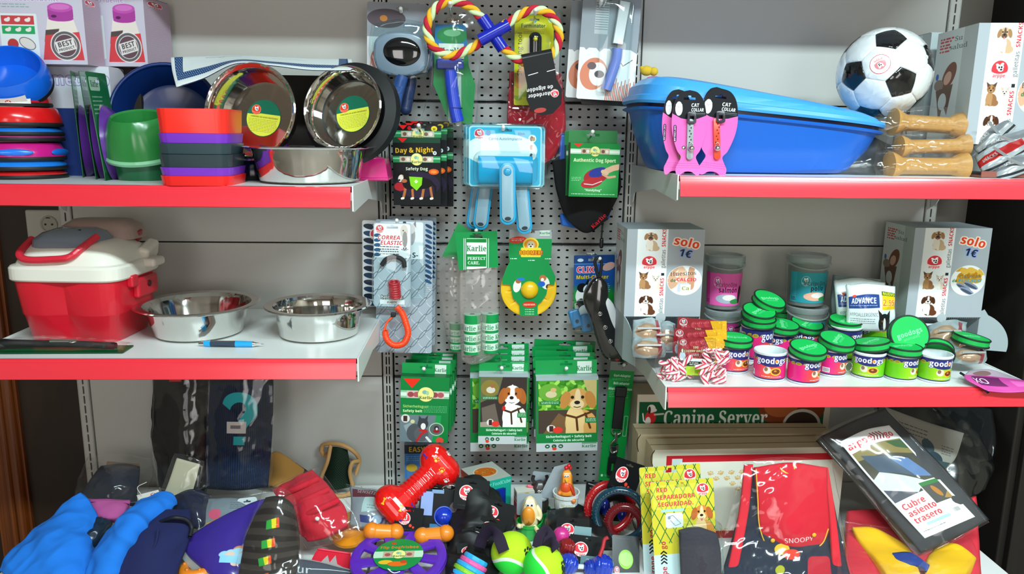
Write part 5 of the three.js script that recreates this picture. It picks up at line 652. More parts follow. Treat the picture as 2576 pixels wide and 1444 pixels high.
// cat collars on pink fish cards
{ const pr = print(230, 480, (c, w, h) => { Y_(c, [[0, 0], [w, 0], [w, 140], [170, 160], [115, 166], [60, 158], [0, 130]], '#14161c'); E_(c, 46, 104, 24, 40, '#e9eee9'); Y_(c, [[24, 92], [22, 66], [44, 80]], '#14161c'); Y_(c, [[56, 80], [74, 64], [72, 92]], '#14161c'); E_(c, 46, 86, 22, 16, '#e9eee9'); L_(c, [[36, 92], [44, 96], [56, 92]], '#8a9098', 2); T(c, 'CAT', 152, 84, 28, '#f0f2f2', { skew: -0.1 }); T(c, 'COLLAR', 168, 110, 26, '#f0f2f2', { skew: -0.1, sx: 0.85 }); R_(c, 130, 128, 90, 2, '#9a9ea4'); R_(c, 130, 136, 90, 2, '#6a6e74'); R_(c, 12, 196, 22, 96, '#3a1c44', 10); c.save(); c.translate(23, 244); c.rotate(Math.PI / 2); T(c, 'CAT COLLAR', 0, 0, 15, '#f4d8ea'); c.restore(); small(c, 30, 412, 170, 3, '#b0407e', 12, 2); R_(c, 206, 270, 1, 1, '#fff'); }, '#e965b4');
  const outline = [[0, 0.5], [0.24, 0.47], [0.42, 0.36], [0.5, 0.16], [0.47, -0.02], [0.34, -0.2], [0.22, -0.28], [0.28, -0.35], [0.36, -0.42], [0.33, -0.49], [0.24, -0.5], [0.12, -0.465], [0, -0.455], [-0.12, -0.465], [-0.24, -0.5], [-0.33, -0.49], [-0.36, -0.42], [-0.28, -0.35], [-0.22, -0.28], [-0.34, -0.2], [-0.47, -0.02], [-0.5, 0.16], [-0.42, 0.36], [-0.24, 0.47]];
  const mk = (label, u0, v0, u1, v1, z, col, rz, lean, cx = 0.02, dark) => {
    const c = fr(u0, v0, u1, v1, z), b = c.y - c.h / 2, t = thing('cat_collar_card', label, 'collar', [c.x, UR, z], [-lean, 0, rz], 'cat collars on pink fish cards'), w = c.w, h = c.h * 1.0;
    const s = poly(outline.map(([x, y]) => [x * w, (y + 0.5) * h]), true); euroHole(s, 0.026, h * 0.9);
    part(t, 'fish_card', plate(s, 0.0012, pr, [0.5, 0.4]), gloss(pr));
    if (!col) return t;
    const g = (x, y) => [x * w, (y + 0.5) * h];
    part(t, 'collar_strap', put(toCreasedNormals(extrude(rrect(0.0125, h * 0.47, 0.006), 0.003, 0.001), 0.7), ...g(cx, -0.08), 0.004, 0, 0, -rz * 1.6), M(col, 0.3, { clearcoat: 0.5 }));
    const q = g(cx + 0.02, 0.17); part(t, 'buckle', put(toCreasedNormals(extrude((() => { const k = rrect(0.018, 0.024, 0.004); k.holes.push(new THREE.Path(rrect(0.011, 0.013, 0.002, 0, -0.002).getPoints(4))); return k; })(), 0.005, 0.001), 0.7), q[0], q[1], 0.006, 0, 0, -rz * 1.6), plastic('#1d1526', 0.3));
    const e = g(cx - 0.03, -0.19); part(t, 'bell', join(put(ball(0.0068, 20, 14), e[0] + 0.004, e[1], 0.014), put(torus(0.004, 0.0009, 16, 6), e[0] + 0.004, e[1] + 0.008, 0.012)), CHROME);
    part(t, 'stud', join(...[0, 1, 2, 3, 4, 5, 6].map((i) => put(ball(0.0016, 8, 6), (cx + (i % 2 ? 0.02 : -0.02)) * w, (0.5 + 0.09 - i * 0.035) * h, 0.0085))), M(dark ?? '#33373c', 0.3));
    return t;
  };
  mk('leftmost pink fish card with a lime green cat collar, mostly behind the grey one', 1664, 222, 1738, 440, 0.474, '#8aa51c', -0.03, 0.12, 0.18);
  mk('pink fish card hindmost of the right-hand pair, only its black top showing', 1756, 216, 1828, 440, 0.468, null, -0.05, 0.1);
  mk('pink fish card with a studded grey cat collar, second from the left', 1692, 226, 1780, 443, 0.492, '#8f9699', 0.0, 0.12);
  mk('pink fish card with an orange cat collar and bell, rightmost of the row', 1748, 222, 1846, 444, 0.486, '#f0401a', -0.09, 0.11, 0.0, '#7a1c0a'); }
// football: twelve pentagons and twenty hexagons, each a leather piece of its own
{ const r = 0.108, c = at(2223, 186, 0.3), t = thing('football', 'black and white leather football leaning against the snack carton', 'ball', [c.x, c.y, 0.3]);
  const ico = new THREE.IcosahedronGeometry(1, 0), P = ico.attributes.position, vs = []; for (let i = 0; i < P.count; i++) { const v = V(P.getX(i), P.getY(i), P.getZ(i)); if (!vs.some((q) => q.distanceTo(v) < 0.01)) vs.push(v); }
  const E = vs[0].distanceTo([...vs].sort((a, b) => a.distanceTo(vs[0]) - b.distanceTo(vs[0]))[1]), near = (a, b) => Math.abs(a.distanceTo(b) - E) < 0.05, mixv = (a, b, k) => a.clone().lerp(b, k);
  const sortRound = (pts, n) => { const u = pts[0].clone().sub(n.clone().multiplyScalar(pts[0].dot(n))).normalize(), w = n.clone().cross(u); return pts.sort((a, b) => Math.atan2(a.dot(w), a.dot(u)) - Math.atan2(b.dot(w), b.dot(u))); };
  const patchOf = (pts, n) => { pts = sortRound(pts, n); const pos = [], cc = n.clone(), K = 7, push = (a) => { const d = a.clone().normalize(), k = a.userEdge ? 0.986 : 1; pos.push(d.x * r * k, d.y * r * k, d.z * r * k); };
    const place = (A, B, s, q) => { const v = cc.clone().multiplyScalar(1 - s).add(mixv(A, B, q).multiplyScalar(s)).normalize(); const e = s > 0.93 ? (s - 0.93) / 0.07 : 0; v.multiplyScalar(r * (1.004 - 0.022 * e * e)); return v; };
    for (let i = 0; i < pts.length; i++) { const A = pts[i].clone().normalize().multiplyScalar(pts[i].length()), B = pts[(i + 1) % pts.length]; const S = [0, 0.3, 0.6, 0.85, 0.93, 0.97, 1]; for (let a = 0; a < S.length - 1; a++) for (let b = 0; b < 8; b++) { const p1 = place(A, B, S[a], b / 8), p2 = place(A, B, S[a + 1], b / 8), p3 = place(A, B, S[a + 1], (b + 1) / 8), p4 = place(A, B, S[a], (b + 1) / 8); for (const p of [p1, p2, p3]) pos.push(p.x, p.y, p.z); if (a) for (const p of [p1, p3, p4]) pos.push(p.x, p.y, p.z); } }
    const g = new THREE.BufferGeometry(); g.setAttribute('position', new THREE.Float32BufferAttribute(pos, 3)); g.computeVertexNormals(); return toCreasedNormals(g, 0.9); };
  { const F = [vs[0]]; for (const q of vs) if (F.length < 3 && q !== vs[0] && F.every((f) => near(f, q))) F.push(q);
    const basis = (n, up) => { const y = up.clone().addScaledVector(n, -up.dot(n)).normalize(); return new THREE.Matrix4().makeBasis(y.clone().cross(n), y, n); };
    const n0 = F[0].clone().add(F[1]).add(F[2]).normalize(), n1 = at(2214, 156, 0.395).sub(c).normalize(), up = at(2240, 97, 0.36).sub(c);
    t.quaternion.setFromRotationMatrix(basis(n1, up).multiply(basis(n0, F[0]).transpose())); }
  const W = M('#e9ecec', 0.22, { clearcoat: 0.8, clearcoatRoughness: 0.15 }), K = M('#0c0f12', 0.14, { clearcoat: 1, clearcoatRoughness: 0.08 });
  for (const v of vs) part(t, 'black_panel', patchOf(vs.filter((q) => near(q, v)).map((q) => mixv(v, q, 1 / 3)), v.clone().normalize()), K);
  for (let i = 0; i < 12; i++) for (let j = i + 1; j < 12; j++) for (let k = j + 1; k < 12; k++) if (near(vs[i], vs[j]) && near(vs[j], vs[k]) && near(vs[i], vs[k])) { const A = vs[i], B = vs[j], C = vs[k]; part(t, 'white_panel', patchOf([mixv(A, B, 1 / 3), mixv(A, B, 2 / 3), mixv(B, C, 1 / 3), mixv(B, C, 2 / 3), mixv(C, A, 1 / 3), mixv(C, A, 2 / 3)], A.clone().add(B).add(C).normalize()), W); }
  const lp = print(80, 80, (q) => { E_(q, 40, 40, 39, 39, '#d8505a'); E_(q, 40, 40, 36, 36, '#f1eeee'); logo(q, 40, 40, 24, '#e28a90', '#f6eeee'); }, '#e9ecec');
  const d = at(2213, 158, 0.4).sub(c).normalize(), q = new THREE.Quaternion().setFromUnitVectors(V(0, 0, 1), d.clone().applyQuaternion(t.quaternion.clone().invert()));
  const disc = new THREE.SphereGeometry(r * 1.0065, 20, 10, 0, Math.PI * 2, 0, 0.21); disc.rotateX(Math.PI / 2); { const b = disc.attributes.position, uv = disc.attributes.uv; for (let i = 0; i < b.count; i++) { const s = lp.uv(0.5 + b.getX(i) / (r * 0.44), 0.5 + b.getY(i) / (r * 0.44)); uv.setXY(i, s[0], s[1]); } }
  part(t, 'printed_badge', disc, ink(lp, 0.25)).quaternion.copy(q); }
// snack cartons
const snackFront = (kind) => print(300, 400, (c, w, h) => {
  R_(c, 40, 0, 118, h, '#eef2f2'); dog(c, 92, 52, 90, { coat: '#d0b08c', chest: '#efe6d8', ear: '#a87c54', muzzle: '#6a5244', tongue: true }); logo(c, 90, 150, 32); dog(c, 70, 232, 78, { coat: '#9a6a44', chest: '#b88a5c', ear: '#5a4030', upEars: true }); dog(c, 118, 240, 66, { coat: '#e2d6c4', chest: '#f4efe6', ear: '#cdb9a4', upEars: true }); dog(c, 84, 342, 96, { coat: '#6a3c22', chest: '#f2ece4', ear: '#4a2a18', muzzle: '#f2ece4' });
  c.save(); c.translate(143, 200); c.rotate(-Math.PI / 2); T(c, 'galletitas', -156, 0, 21, '#4a4f54', { w: 'normal' }); T(c, 'SNACKS', -62, 0, 22, '#d82c36'); R_(c, -10, -5, 12, 12, '#23282c'); T(c, 'galletitas', 66, 0, 21, '#4a4f54', { w: 'normal' }); T(c, 'SNACKS', 162, 0, 22, '#d82c36'); c.restore();
  if (!kind) return;
  T(c, 'solo', 232, 60, 52, '#e83c1c', { rot: 0.22, st: '#f6e6d8', sw: 10 }); T(c, 'solo', 232, 60, 52, '#e8431c', { rot: 0.22 }); T(c, '1€', 228, 108, 46, '#1c2436', { rot: 0.22, st: '#8fa8e0', sw: 8 }); T(c, '1€', 228, 108, 46, '#1c2436', { rot: 0.22 });
  E_(c, 230, 232, 68, 68, '#f1f4f2'); c.save(); c.beginPath(); c.arc(230, 232, 66, 0, 7); c.clip();
  if (kind === 'calcio') { for (let i = 0; i < 16; i++) E_(c, 180 + (i * 37) % 110, 180 + (i * 23) % 90, 22, 12, ['#d8a888', '#e2b99a', '#cc9878'][i % 3], i); T(c, 'Huesitos', 224, 200, 25, '#2e3338', { f: 'serif', w: 'normal', rot: -0.06 }); T(c, 'de', 186, 232, 19, '#2c6a3c'); T(c, 'CALCIO', 238, 228, 22, '#e02c4c'); R_(c, 204, 244, 46, 40, '#c8cede', 3); R_(c, 216, 250, 40, 34, '#eef2ee'); T(c, 'Ca', 236, 268, 24, '#9a9a20', { f: 'serif' }); }
  else { for (let i = 0; i < 14; i++) E_(c, 186 + (i * 41) % 96, 180 + (i * 19) % 60, 18, 13, ['#d8a02c', '#e6b84a', '#c48a1c'][i % 3], i); T(c, 'Galletas', 236, 214, 22, '#56606a', { f: 'serif', w: 'normal', rot: -0.06 }); T(c, 'de', 178, 234, 17, '#2c6a3c'); T(c, 'PESCADO', 238, 232, 21, '#34a8d8'); for (const [x, y] of [[216, 262], [244, 254], [232, 280]]) { E_(c, x, y, 34, 11, '#8f9ab0', 0.5); E_(c, x, y + 3, 30, 6, '#4a5468', 0.5); } }
  c.restore();
}, '#a9b1b8');
const snackSide = print(130, 400, (c, w, h) => { R_(c, 0, 0, 88, h, '#cfd4d2'); small(c, 12, 24, 44, 2, '#c84a50', 10, 6); small(c, 12, 46, 40, 2, '#c84a50', 10, 6); small(c, 12, 68, 42, 1, '#c84a50', 10, 6); T(c, 'Su', 72, 34, 22, '#4a5a52', { f: 'serif', w: 'normal' }); T(c, 'salud', 74, 62, 22, '#4a5a52', { f: 'serif', w: 'normal' }); E_(c, 54, 160, 20, 48, '#7a4630', 0.25); E_(c, 50, 168, 12, 24, '#d8a690', 0.2); E_(c, 22, 190, 16, 20, '#8f7a6c'); Y_(c, [[14, 210], [70, 190], [60, 300], [44, 260], [36, 330], [24, 260]], '#6a4a3c'); E_(c, 40, 250, 14, 30, '#cfd4d2'); E_(c, 14, 160, 5, 12, '#3a62b0'); }, '#b4bab8');
const GREY = M('#a4acb3', 0.5), SILVER = M('#b8bec2', 0.22, { metalness: 0.55 });
{ const z = 0.42, c = fr(2392, 58, 2630, 326, z), yb = UR, hh = c.y + c.h / 2 - (UR + 0.075), y = UR + 0.075 + hh / 2, t = thing('snack_carton', 'grey snack carton with dogs on a white band at the right edge, beside the football', 'box', [c.x + 0.055, y, z - 0.1], [0, -0.12, 0]);
  part(t, 'carton_body', ...carton(c.w * 0.86, hh, 0.2, { pz: snackFront('calcio'), nx: snackSide }, GREY)); part(t, 'lower_tray', join(put(box(0.004, 0.075, 0.2), -c.w * 0.42, -hh / 2 - 0.037, 0), put(box(0.004, 0.075, 0.2), c.w * 0.42, -hh / 2 - 0.037, 0), put(box(c.w * 0.84, 0.004, 0.22), 0, -hh / 2 - 0.073, 0.01)), GREY);
  const d = fr(2318, 82, 2400, 330, 0.16), h2 = at(2360, 82, 0.16).y - UR, e = thing('snack_carton', 'pale grey carton behind the football, only its left edge showing', 'box', [d.x + 0.09, UR + h2 / 2, 0.09], [0, -0.05, 0]); part(e, 'carton_body', ...carton(d.w * 2.6, h2, 0.14, { nx: snackSide }, M('#aab6b8', 0.5))); part(e, 'top_flap', put(rbox(d.w * 2.6, 0.002, 0.13, 0.0008), 0, h2 / 2 + 0.0012, 0), GREY); }
// rawhide bones in clear bags
const HIDE = M('#b98a4c', 0.45, { bumpMap: (() => { const n = 128, d = new Uint8Array(n * n * 4); for (let y = 0; y < n; y++) for (let x = 0; x < n; x++) { const k = 128 + 100 * nz(x * 0.05, y * 0.16, 3) + 30 * nz(x * 0.3, y * 0.3, 8); d.set([k, k, k, 255], 4 * (y * n + x)); } const t = new THREE.DataTexture(d, n, n); t.magFilter = THREE.LinearFilter; t.wrapS = t.wrapT = THREE.RepeatWrapping; t.needsUpdate = true; return t; })(), bumpScale: 0.002 });
function boneGeo(L, r) { const prof = []; const N = 28; for (let i = 0; i <= N; i++) { const s = i / N * 2 - 1, e = Math.max(0, (Math.abs(s) - 0.62) / 0.38); prof.push([r * (0.74 + 0.5 * Math.sin(Math.min(1, e) * Math.PI * 0.55)) * (Math.abs(s) > 0.97 ? 0.86 : 1) * (i === 0 || i === N ? 0.01 : 1), s * L / 2]); } return put(lathe(prof, 24), 0, 0, 0, 0, 0, Math.PI / 2); }
[['hide bone in a clear bag, lowest of the stack by the blue tray', 2330, 418, 215, 0.42, 0, 30], ['hide bone in a clear bag, middle of the stack under the football', 2346, 368, 190, 0.41, 0.03, 24], ['hide bone in a clear bag, topmost of the stack under the football', 2330, 312, 190, 0.38, -0.05, 28]].forEach(([label, u, v, len, z, rz, rad], i) => {
  const c = at(u, v, z), s = scaleAt(z, 1.35), t = thing('hide_bone', label, 'dog chew', c, [0, 0, 0], 'bagged hide bones'), L = len * s, r = rad * s;
  part(t, 'bone', put(boneGeo(L, r), 0, 0, 0, 0, 0, rz), HIDE);
  film(t, [[[u - len / 2 - 18, v - rad - 6, z - 0.01], [u, v - rad - 10, z], [u + len / 2 + 22, v - rad - 4, z - 0.02]], [[u - len / 2 - 24, v, z + 0.01], [u, v, z + r * 1.1], [u + len / 2 + 26, v, z + 0.01]], [[u - len / 2 - 14, v + rad + 2, z + 0.01], [u, v + rad + 4, z + 0.02], [u + len / 2 + 20, v + rad + 2, z]]], { ridge: 0.007, puff: 0.01, freq: 20, th: 0.006 });
});
{ const t = thing('dark_pack', 'dark crumpled clear bag with black contents between the blue tray and the bones', 'package', at(2190, 400, 0.36)); wpart(t, 'contents', patch([[[2110, 380, 0.33], [2180, 350, 0.35], [2250, 370, 0.35]], [[2100, 420, 0.36], [2180, 410, 0.39], [2240, 415, 0.37]], [[2100, 444, 0.38], [2180, 444, 0.4], [2230, 446, 0.39]]], { th: 0.01, puff: 0.01, amp: 0.006, ridge: 0.004 }), M('#23282c', 0.3)); film(t, [[[2080, 370, 0.34], [2180, 330, 0.36], [2260, 350, 0.36]], [[2070, 420, 0.38], [2180, 405, 0.42], [2250, 410, 0.39]], [[2090, 448, 0.39], [2180, 448, 0.42], [2240, 450, 0.4]]], { ridge: 0.008 }); }
// loose silver sachets at the right edge
[['upper silver snack sachet lying in the carton tray by the bones', 2540, 356, 0.42, 0.3], ['silver snack sachet with a red stripe, middle of the heap by the bones', 2520, 392, 0.45, 0.5], ['lowest silver snack sachet of the heap at the right edge', 2560, 414, 0.47, 0.35], ['small silver sachet poking out beside the hide bones', 2500, 336, 0.4, 0.7]].forEach(([label, u, v, z, rot], i) => {
  const pr = print(150, 90, (c, w, h) => { R_(c, 0, 30, w, 22, i === 1 ? '#c03030' : '#8a8f94'); T(c, 'SNACKS', 40, 42, 12, '#d9d4d0'); R_(c, 0, 66, w, 10, '#3a3f44'); }, '#b9c0c4'), k = (a, b) => { const x = Math.cos(rot) * a - Math.sin(-rot) * b, y = Math.sin(-rot) * a + Math.cos(rot) * b; return [u + x, v + y]; };
  const g = patch([[[...k(-62, -26), z - 0.03], [...k(0, -28), z - 0.02], [...k(62, -26), z - 0.03]], [[...k(-64, 0), z], [...k(0, 0), z + 0.015], [...k(64, 0), z]], [[...k(-62, 24), z + 0.01], [...k(0, 26), z + 0.02], [...k(62, 24), z + 0.01]]], { th: 0.006, puff: 0.009, ridge: 0.004, freq: 26, pr }), t = thing('snack_sachet', label, 'sachet', g.userData.mid.clone(), [0, 0, 0], 'silver sachets on the upper right shelf'); wpart(t, 'foil_pouch', g, ink(pr, 0.2, { metalness: 0.4 }));
  part(t, 'sealed_edge', put(rbox(0.09, 0.006, 0.002, 0.0008), 0, 0, 0.016, 0.4, 0, -rot), SILVER);
});
{ const c = at(2560, 440, 0.46), t = thing('brown_tray', 'flat brown card tray under the silver sachets at the right edge', 'tray', [c.x, UR + 0.008, 0.4]); part(t, 'base_sheet', rbox(0.2, 0.004, 0.16, 0.001), M('#7a4a3c', 0.6), [0, -0.005, 0]); part(t, 'front_lip', rbox(0.2, 0.014, 0.003, 0.001), M('#8a4c40', 0.6), [0, 0, 0.08]); }
{ const c = at(1632, 182, 0.16), t = thing('plush_toy', 'small blurred yellow and pink toy peeping over the left end of the blue tray lid', 'toy', c); part(t, 'yellow_body', join(put(ball(0.016), -0.006, 0.004, 0, 0, 0, 0, 1, 0.8, 0.8), put(ball(0.011), 0.012, 0.002, 0.004), put(ball(0.006), -0.018, 0.01, 0)), fabric('#d8b02c')); part(t, 'pink_base', put(ball(0.018), 0.016, -0.016, 0, 0, 0, 0, 1.2, 0.35, 0.7), fabric('#d83c8c')); }
// ---------------------------------------------------------------- lower left shelf
function loft(rings, capBottom = true, capTop = true, crease = 0.6) {    // rings of points, each ring the same length
  const n = rings[0].length, pos = [], idx = []; for (const r of rings) for (const p of r) pos.push(p.x, p.y, p.z);
  for (let k = 0; k < rings.length - 1; k++) for (let i = 0; i < n; i++) { const a = k * n + i, b = k * n + (i + 1) % n; idx.push(a, a + n, b, b, a + n, b + n); }
  const cap = (k, flip) => { const c = V(0, 0, 0); rings[k].forEach((p) => c.add(p)); c.divideScalar(n); const m = pos.length / 3; pos.push(c.x, c.y, c.z); for (let i = 0; i < n; i++) { const a = k * n + i, b = k * n + (i + 1) % n; flip ? idx.push(m, b, a) : idx.push(m, a, b); } };
  if (capBottom) cap(0, false); if (capTop) cap(rings.length - 1, true);
  const g = new THREE.BufferGeometry(); g.setAttribute('position', new THREE.Float32BufferAttribute(pos, 3)); g.setAttribute('uv', new THREE.Float32BufferAttribute(new Float32Array(pos.length / 3 * 2), 2)); g.setIndex(idx); g.computeVertexNormals(); return toCreasedNormals(g, crease);
}
const superRing = (a, b, y, p = 0.4, n = 96, f = () => 0) => Array.from({ length: n }, (_, i) => { const q = -i / n * Math.PI * 2, c = Math.cos(q), s = Math.sin(q), x = Math.sign(c) * Math.abs(c) ** p * a, z = Math.sign(s) * Math.abs(s) ** p * b; return V(x, y, z - f(x / a, z / b)); });
// pet carrier
{ const b0 = onY(160, 872, LL), zf = b0.z, s = scaleAt(zf, 1.0), t0 = at(3, 705, zf + 0.02), t1 = at(292, 705, zf + 0.02), hw = (t1.x - t0.x) / 2 * 1.06, cx = (t0.x + t1.x) / 2, H = at(150, 712, zf + 0.02).y - LL, top = at(200, 592, zf - 0.17).y - LL, D = 0.12;
  const t = thing('pet_carrier', 'red plastic pet carrier with a cream lid and a grey see-through lid panel', 'pet carrier', [cx - 0.008, LL, zf - 0.125], [0, -0.06, 0]);
  const dent = (k) => (x, z) => (z > 0.5 && Math.abs(x + 0.05) < 0.3 ? k * Math.min(1, (0.3 - Math.abs(x + 0.05)) / 0.05) : 0);
  part(t, 'tub', loft([superRing(hw * 0.76, D * 0.8, 0.0, 0.35), superRing(hw * 0.78, D * 0.82, 0.004, 0.35, 96, dent(0.008)), superRing(hw * 0.86, D * 0.9, H * 0.42, 0.35, 96, dent(0.014)), superRing(hw * 0.875, D * 0.915, H * 0.44, 0.35, 96, dent(0.014)), superRing(hw * 0.885, D * 0.92, H * 0.46, 0.35, 96, dent(0.014)), superRing(hw * 0.95, D * 0.97, H * 0.97, 0.35, 96, dent(0.012)), superRing(hw * 0.95, D * 0.97, H, 0.35)], true, true, 0.5), plastic('#d4122a', 0.4));
  part(t, 'lid', loft([superRing(hw * 0.99, D * 1.0, H - 0.004, 0.35), superRing(hw * 1.01, D * 1.03, H, 0.35), superRing(hw * 1.01, D * 1.03, H + 0.026, 0.35), superRing(hw * 0.99, D * 1.0, H + 0.031, 0.36), superRing(hw * 0.93, D * 0.95, H + 0.034, 0.4), superRing(hw * 0.86, D * 0.86, H + 0.06, 0.5), superRing(hw * 0.74, D * 0.74, H + 0.078, 0.6), superRing(hw * 0.6, D * 0.6, H + 0.085, 0.7)], true, true, 0.5), plastic('#e9e6da', 0.35));
  part(t, 'lid_window', put(loft([superRing(hw * 0.62, D * 0.78, 0, 0.5), superRing(hw * 0.6, D * 0.76, 0.02, 0.55), superRing(hw * 0.5, D * 0.62, 0.034, 0.7), superRing(hw * 0.3, D * 0.4, 0.042, 0.8)], true, true, 0.8), -hw * 0.08, H + 0.07, 0.0), M('#7d8a9a', 0.15, { clearcoat: 0.6 }));
  part(t, 'rear_panel', put(loft([superRing(hw * 0.7, D * 0.5, 0, 0.5), superRing(hw * 0.66, D * 0.46, 0.03, 0.55), superRing(hw * 0.5, D * 0.3, 0.046, 0.7)], true, true, 0.8), hw * 0.12, H + 0.08, -D * 0.5), plastic('#a48a80', 0.35));
  part(t, 'red_handle', toCreasedNormals(tube([[-hw * 0.7, H + 0.088, D * 0.42], [-hw * 0.7, H + 0.06, D * 0.86], [-hw * 0.58, H + 0.05, D * 0.96], [-hw * 0.1, H + 0.05, D * 0.99], [hw * 0.22, H + 0.056, D * 0.96], [hw * 0.36, H + 0.074, D * 0.82], [hw * 0.5, H + 0.098, D * 0.5]], 0.0085, 60, 12), 1), plastic('#d6243a', 0.35));
  part(t, 'vent_slit', put(rbox(0.05, 0.003, 0.008, 0.0014), hw * -0.02, H + 0.106, D * 0.42, 0.5, 0.2, 0.06), M('#20242a', 0.4));
  part(t, 'side_clip', join(put(rbox(0.02, 0.05, 0.1, 0.008), hw * 0.97, H - 0.035, -0.02), put(rbox(0.018, 0.03, 0.03, 0.006), hw * 0.99, H - 0.012, 0.045)), plastic('#c8122a', 0.4)); part(t, 'clip_hole', put(cyl(0.008, 0.008, 0.004, 20), hw * 0.97 + 0.0105, H - 0.03, -0.02, 0, 0, Math.PI / 2), M('#3a0810', 0.5));
  part(t, 'lid_hinge', join(put(rbox(0.03, 0.045, 0.07, 0.01), hw * 0.92, H + 0.045, -D * 0.5, 0.3, 0, -0.3), put(rbox(0.05, 0.022, 0.06, 0.008), hw * 1.02, H + 0.022, -D * 0.35)), plastic('#ded5ca', 0.35)); part(t, 'red_latch', put(rbox(0.008, 0.03, 0.02, 0.003), hw * 0.78, H + 0.085, -D * 0.5, 0.2, 0, -0.3), plastic('#8a1c24', 0.35)); }
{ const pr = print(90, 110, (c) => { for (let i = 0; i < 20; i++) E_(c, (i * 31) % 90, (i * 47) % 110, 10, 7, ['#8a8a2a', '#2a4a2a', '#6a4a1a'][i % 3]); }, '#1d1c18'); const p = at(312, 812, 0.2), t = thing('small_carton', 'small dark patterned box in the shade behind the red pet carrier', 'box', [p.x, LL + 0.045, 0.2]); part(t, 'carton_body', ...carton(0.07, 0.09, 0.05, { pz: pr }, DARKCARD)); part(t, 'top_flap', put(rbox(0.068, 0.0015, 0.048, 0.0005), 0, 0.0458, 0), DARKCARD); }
{ const a = onY(462, 866, LL); steelBowl('wide steel bowl with a broad rim next to the red pet carrier', 0.151, 0.106, at(462, 762, a.z - 0.1).y - LL, [a.x, LL, a.z - 0.107], [0, 0, 0], { flare: 0.026 });
  const b = onY(782, 868, LL); steelBowl('steel bowl with a broad rim at the right end of the lower left shelf', 0.133, 0.098, at(785, 766, b.z - 0.09).y - LL, [b.x, LL, b.z - 0.1], [0, 0, 0], { flare: 0.026 }); }
{ const a = onY(503, 872, LL), b = onY(668, 874, LL), d = b.clone().sub(a), L = d.length(), t = thing('pen', 'ballpoint pen with a printed barrel and bright blue grip lying before the bowls', 'pen', [a.x, LL + 0.0078, a.z], [0, -Math.atan2(d.z, d.x), 0]);
  const pr = print(200, 60, (c) => { E_(c, 90, 30, 40, 30, '#e2b0a0'); E_(c, 70, 20, 16, 12, '#f4e6dc'); E_(c, 150, 30, 20, 30, '#5a4a48'); E_(c, 30, 30, 18, 26, '#2a2e3c'); }, '#3a4656');
  const X = (g, x) => put(g, x, 0, 0, 0, 0, -Math.PI / 2); part(t, 'barrel', put(wrapUV(new THREE.CylinderGeometry(0.0074, 0.0074, L * 0.38, 24, 1, true), pr), L * 0.36, 0, 0, 0, 0, -Math.PI / 2), ink(pr, 0.2)); part(t, 'blue_sleeve', join(X(cyl(0.0076, 0.0066, L * 0.1), L * 0.12), X(cyl(0.0066, 0.0078, L * 0.26), L * 0.68)), plastic('#1ba0e0', 0.3)); part(t, 'metal_tip', join(X(cyl(0.0012, 0.0062, L * 0.12), L * 0.87), X(cyl(0.0008, 0.0009, L * 0.05), L * 0.95)), CHROME); part(t, 'push_button', X(cyl(0.0045, 0.0045, L * 0.08), L * 0.03), CHROME); }
{ const g = fr(0, 870, 330, 896, 0.47), a = onY(-60, 884, LL), b = onY(322, 882, LL), t = thing('leash_card', 'dark leash on a green card lying flat at the front of the lower left shelf', 'leash', [(a.x + b.x) / 2, LL + 0.002, b.z], [0, 0.02, 0]), L = b.x - a.x;
  const pr = print(400, 60, (c, w, h) => { R_(c, 0, h - 14, w, 14, '#0c4a2a'); small(c, 260, 10, 120, 3, '#2a8a50', 10, 3); }, '#0f5a34'); part(t, 'green_card', put(plate(rrect(L, 0.06, 0.003), 0.002, pr), 0, 0, 0, -Math.PI / 2), ink(pr, 0.3));
  part(t, 'leash_strap', tube([[-L * 0.44, 0.012, -0.004], [-L * 0.3, 0.018, 0.004], [-L * 0.1, 0.014, -0.004], [L * 0.1, 0.014, 0], [L * 0.3, 0.011, 0], [L * 0.42, 0.009, 0.002]], 0.0085, 60, 8), M('#0e1012', 0.5)); part(t, 'leash_loop', tube([[-L * 0.46, 0.012, -0.012], [-L * 0.36, 0.016, -0.016], [-L * 0.28, 0.014, -0.006], [-L * 0.36, 0.012, 0.01]], 0.007, 40, 8, true), M('#121416', 0.6)); part(t, 'snap_hook', join(put(cyl(0.005, 0.005, 0.06, 16), L * 0.08, 0.022, 0.002, 0, 0, Math.PI / 2), put(torus(0.008, 0.002), L * 0.14, 0.02, 0.002, Math.PI / 2)), CHROME);
  part(t, 'clear_sleeve', patch([[V(-L / 2, 0.008, -0.028), V(0, 0.02, -0.028), V(L / 2, 0.006, -0.028)], [V(-L / 2, 0.02, 0), V(0, 0.03, 0), V(L / 2, 0.014, 0)], [V(-L / 2, 0.006, 0.028), V(0, 0.01, 0.028), V(L / 2, 0.006, 0.028)]], { th: 0.001, amp: 0.003, ridge: 0.003, nu: 50, nv: 12, freq: 30 }), FILM); }
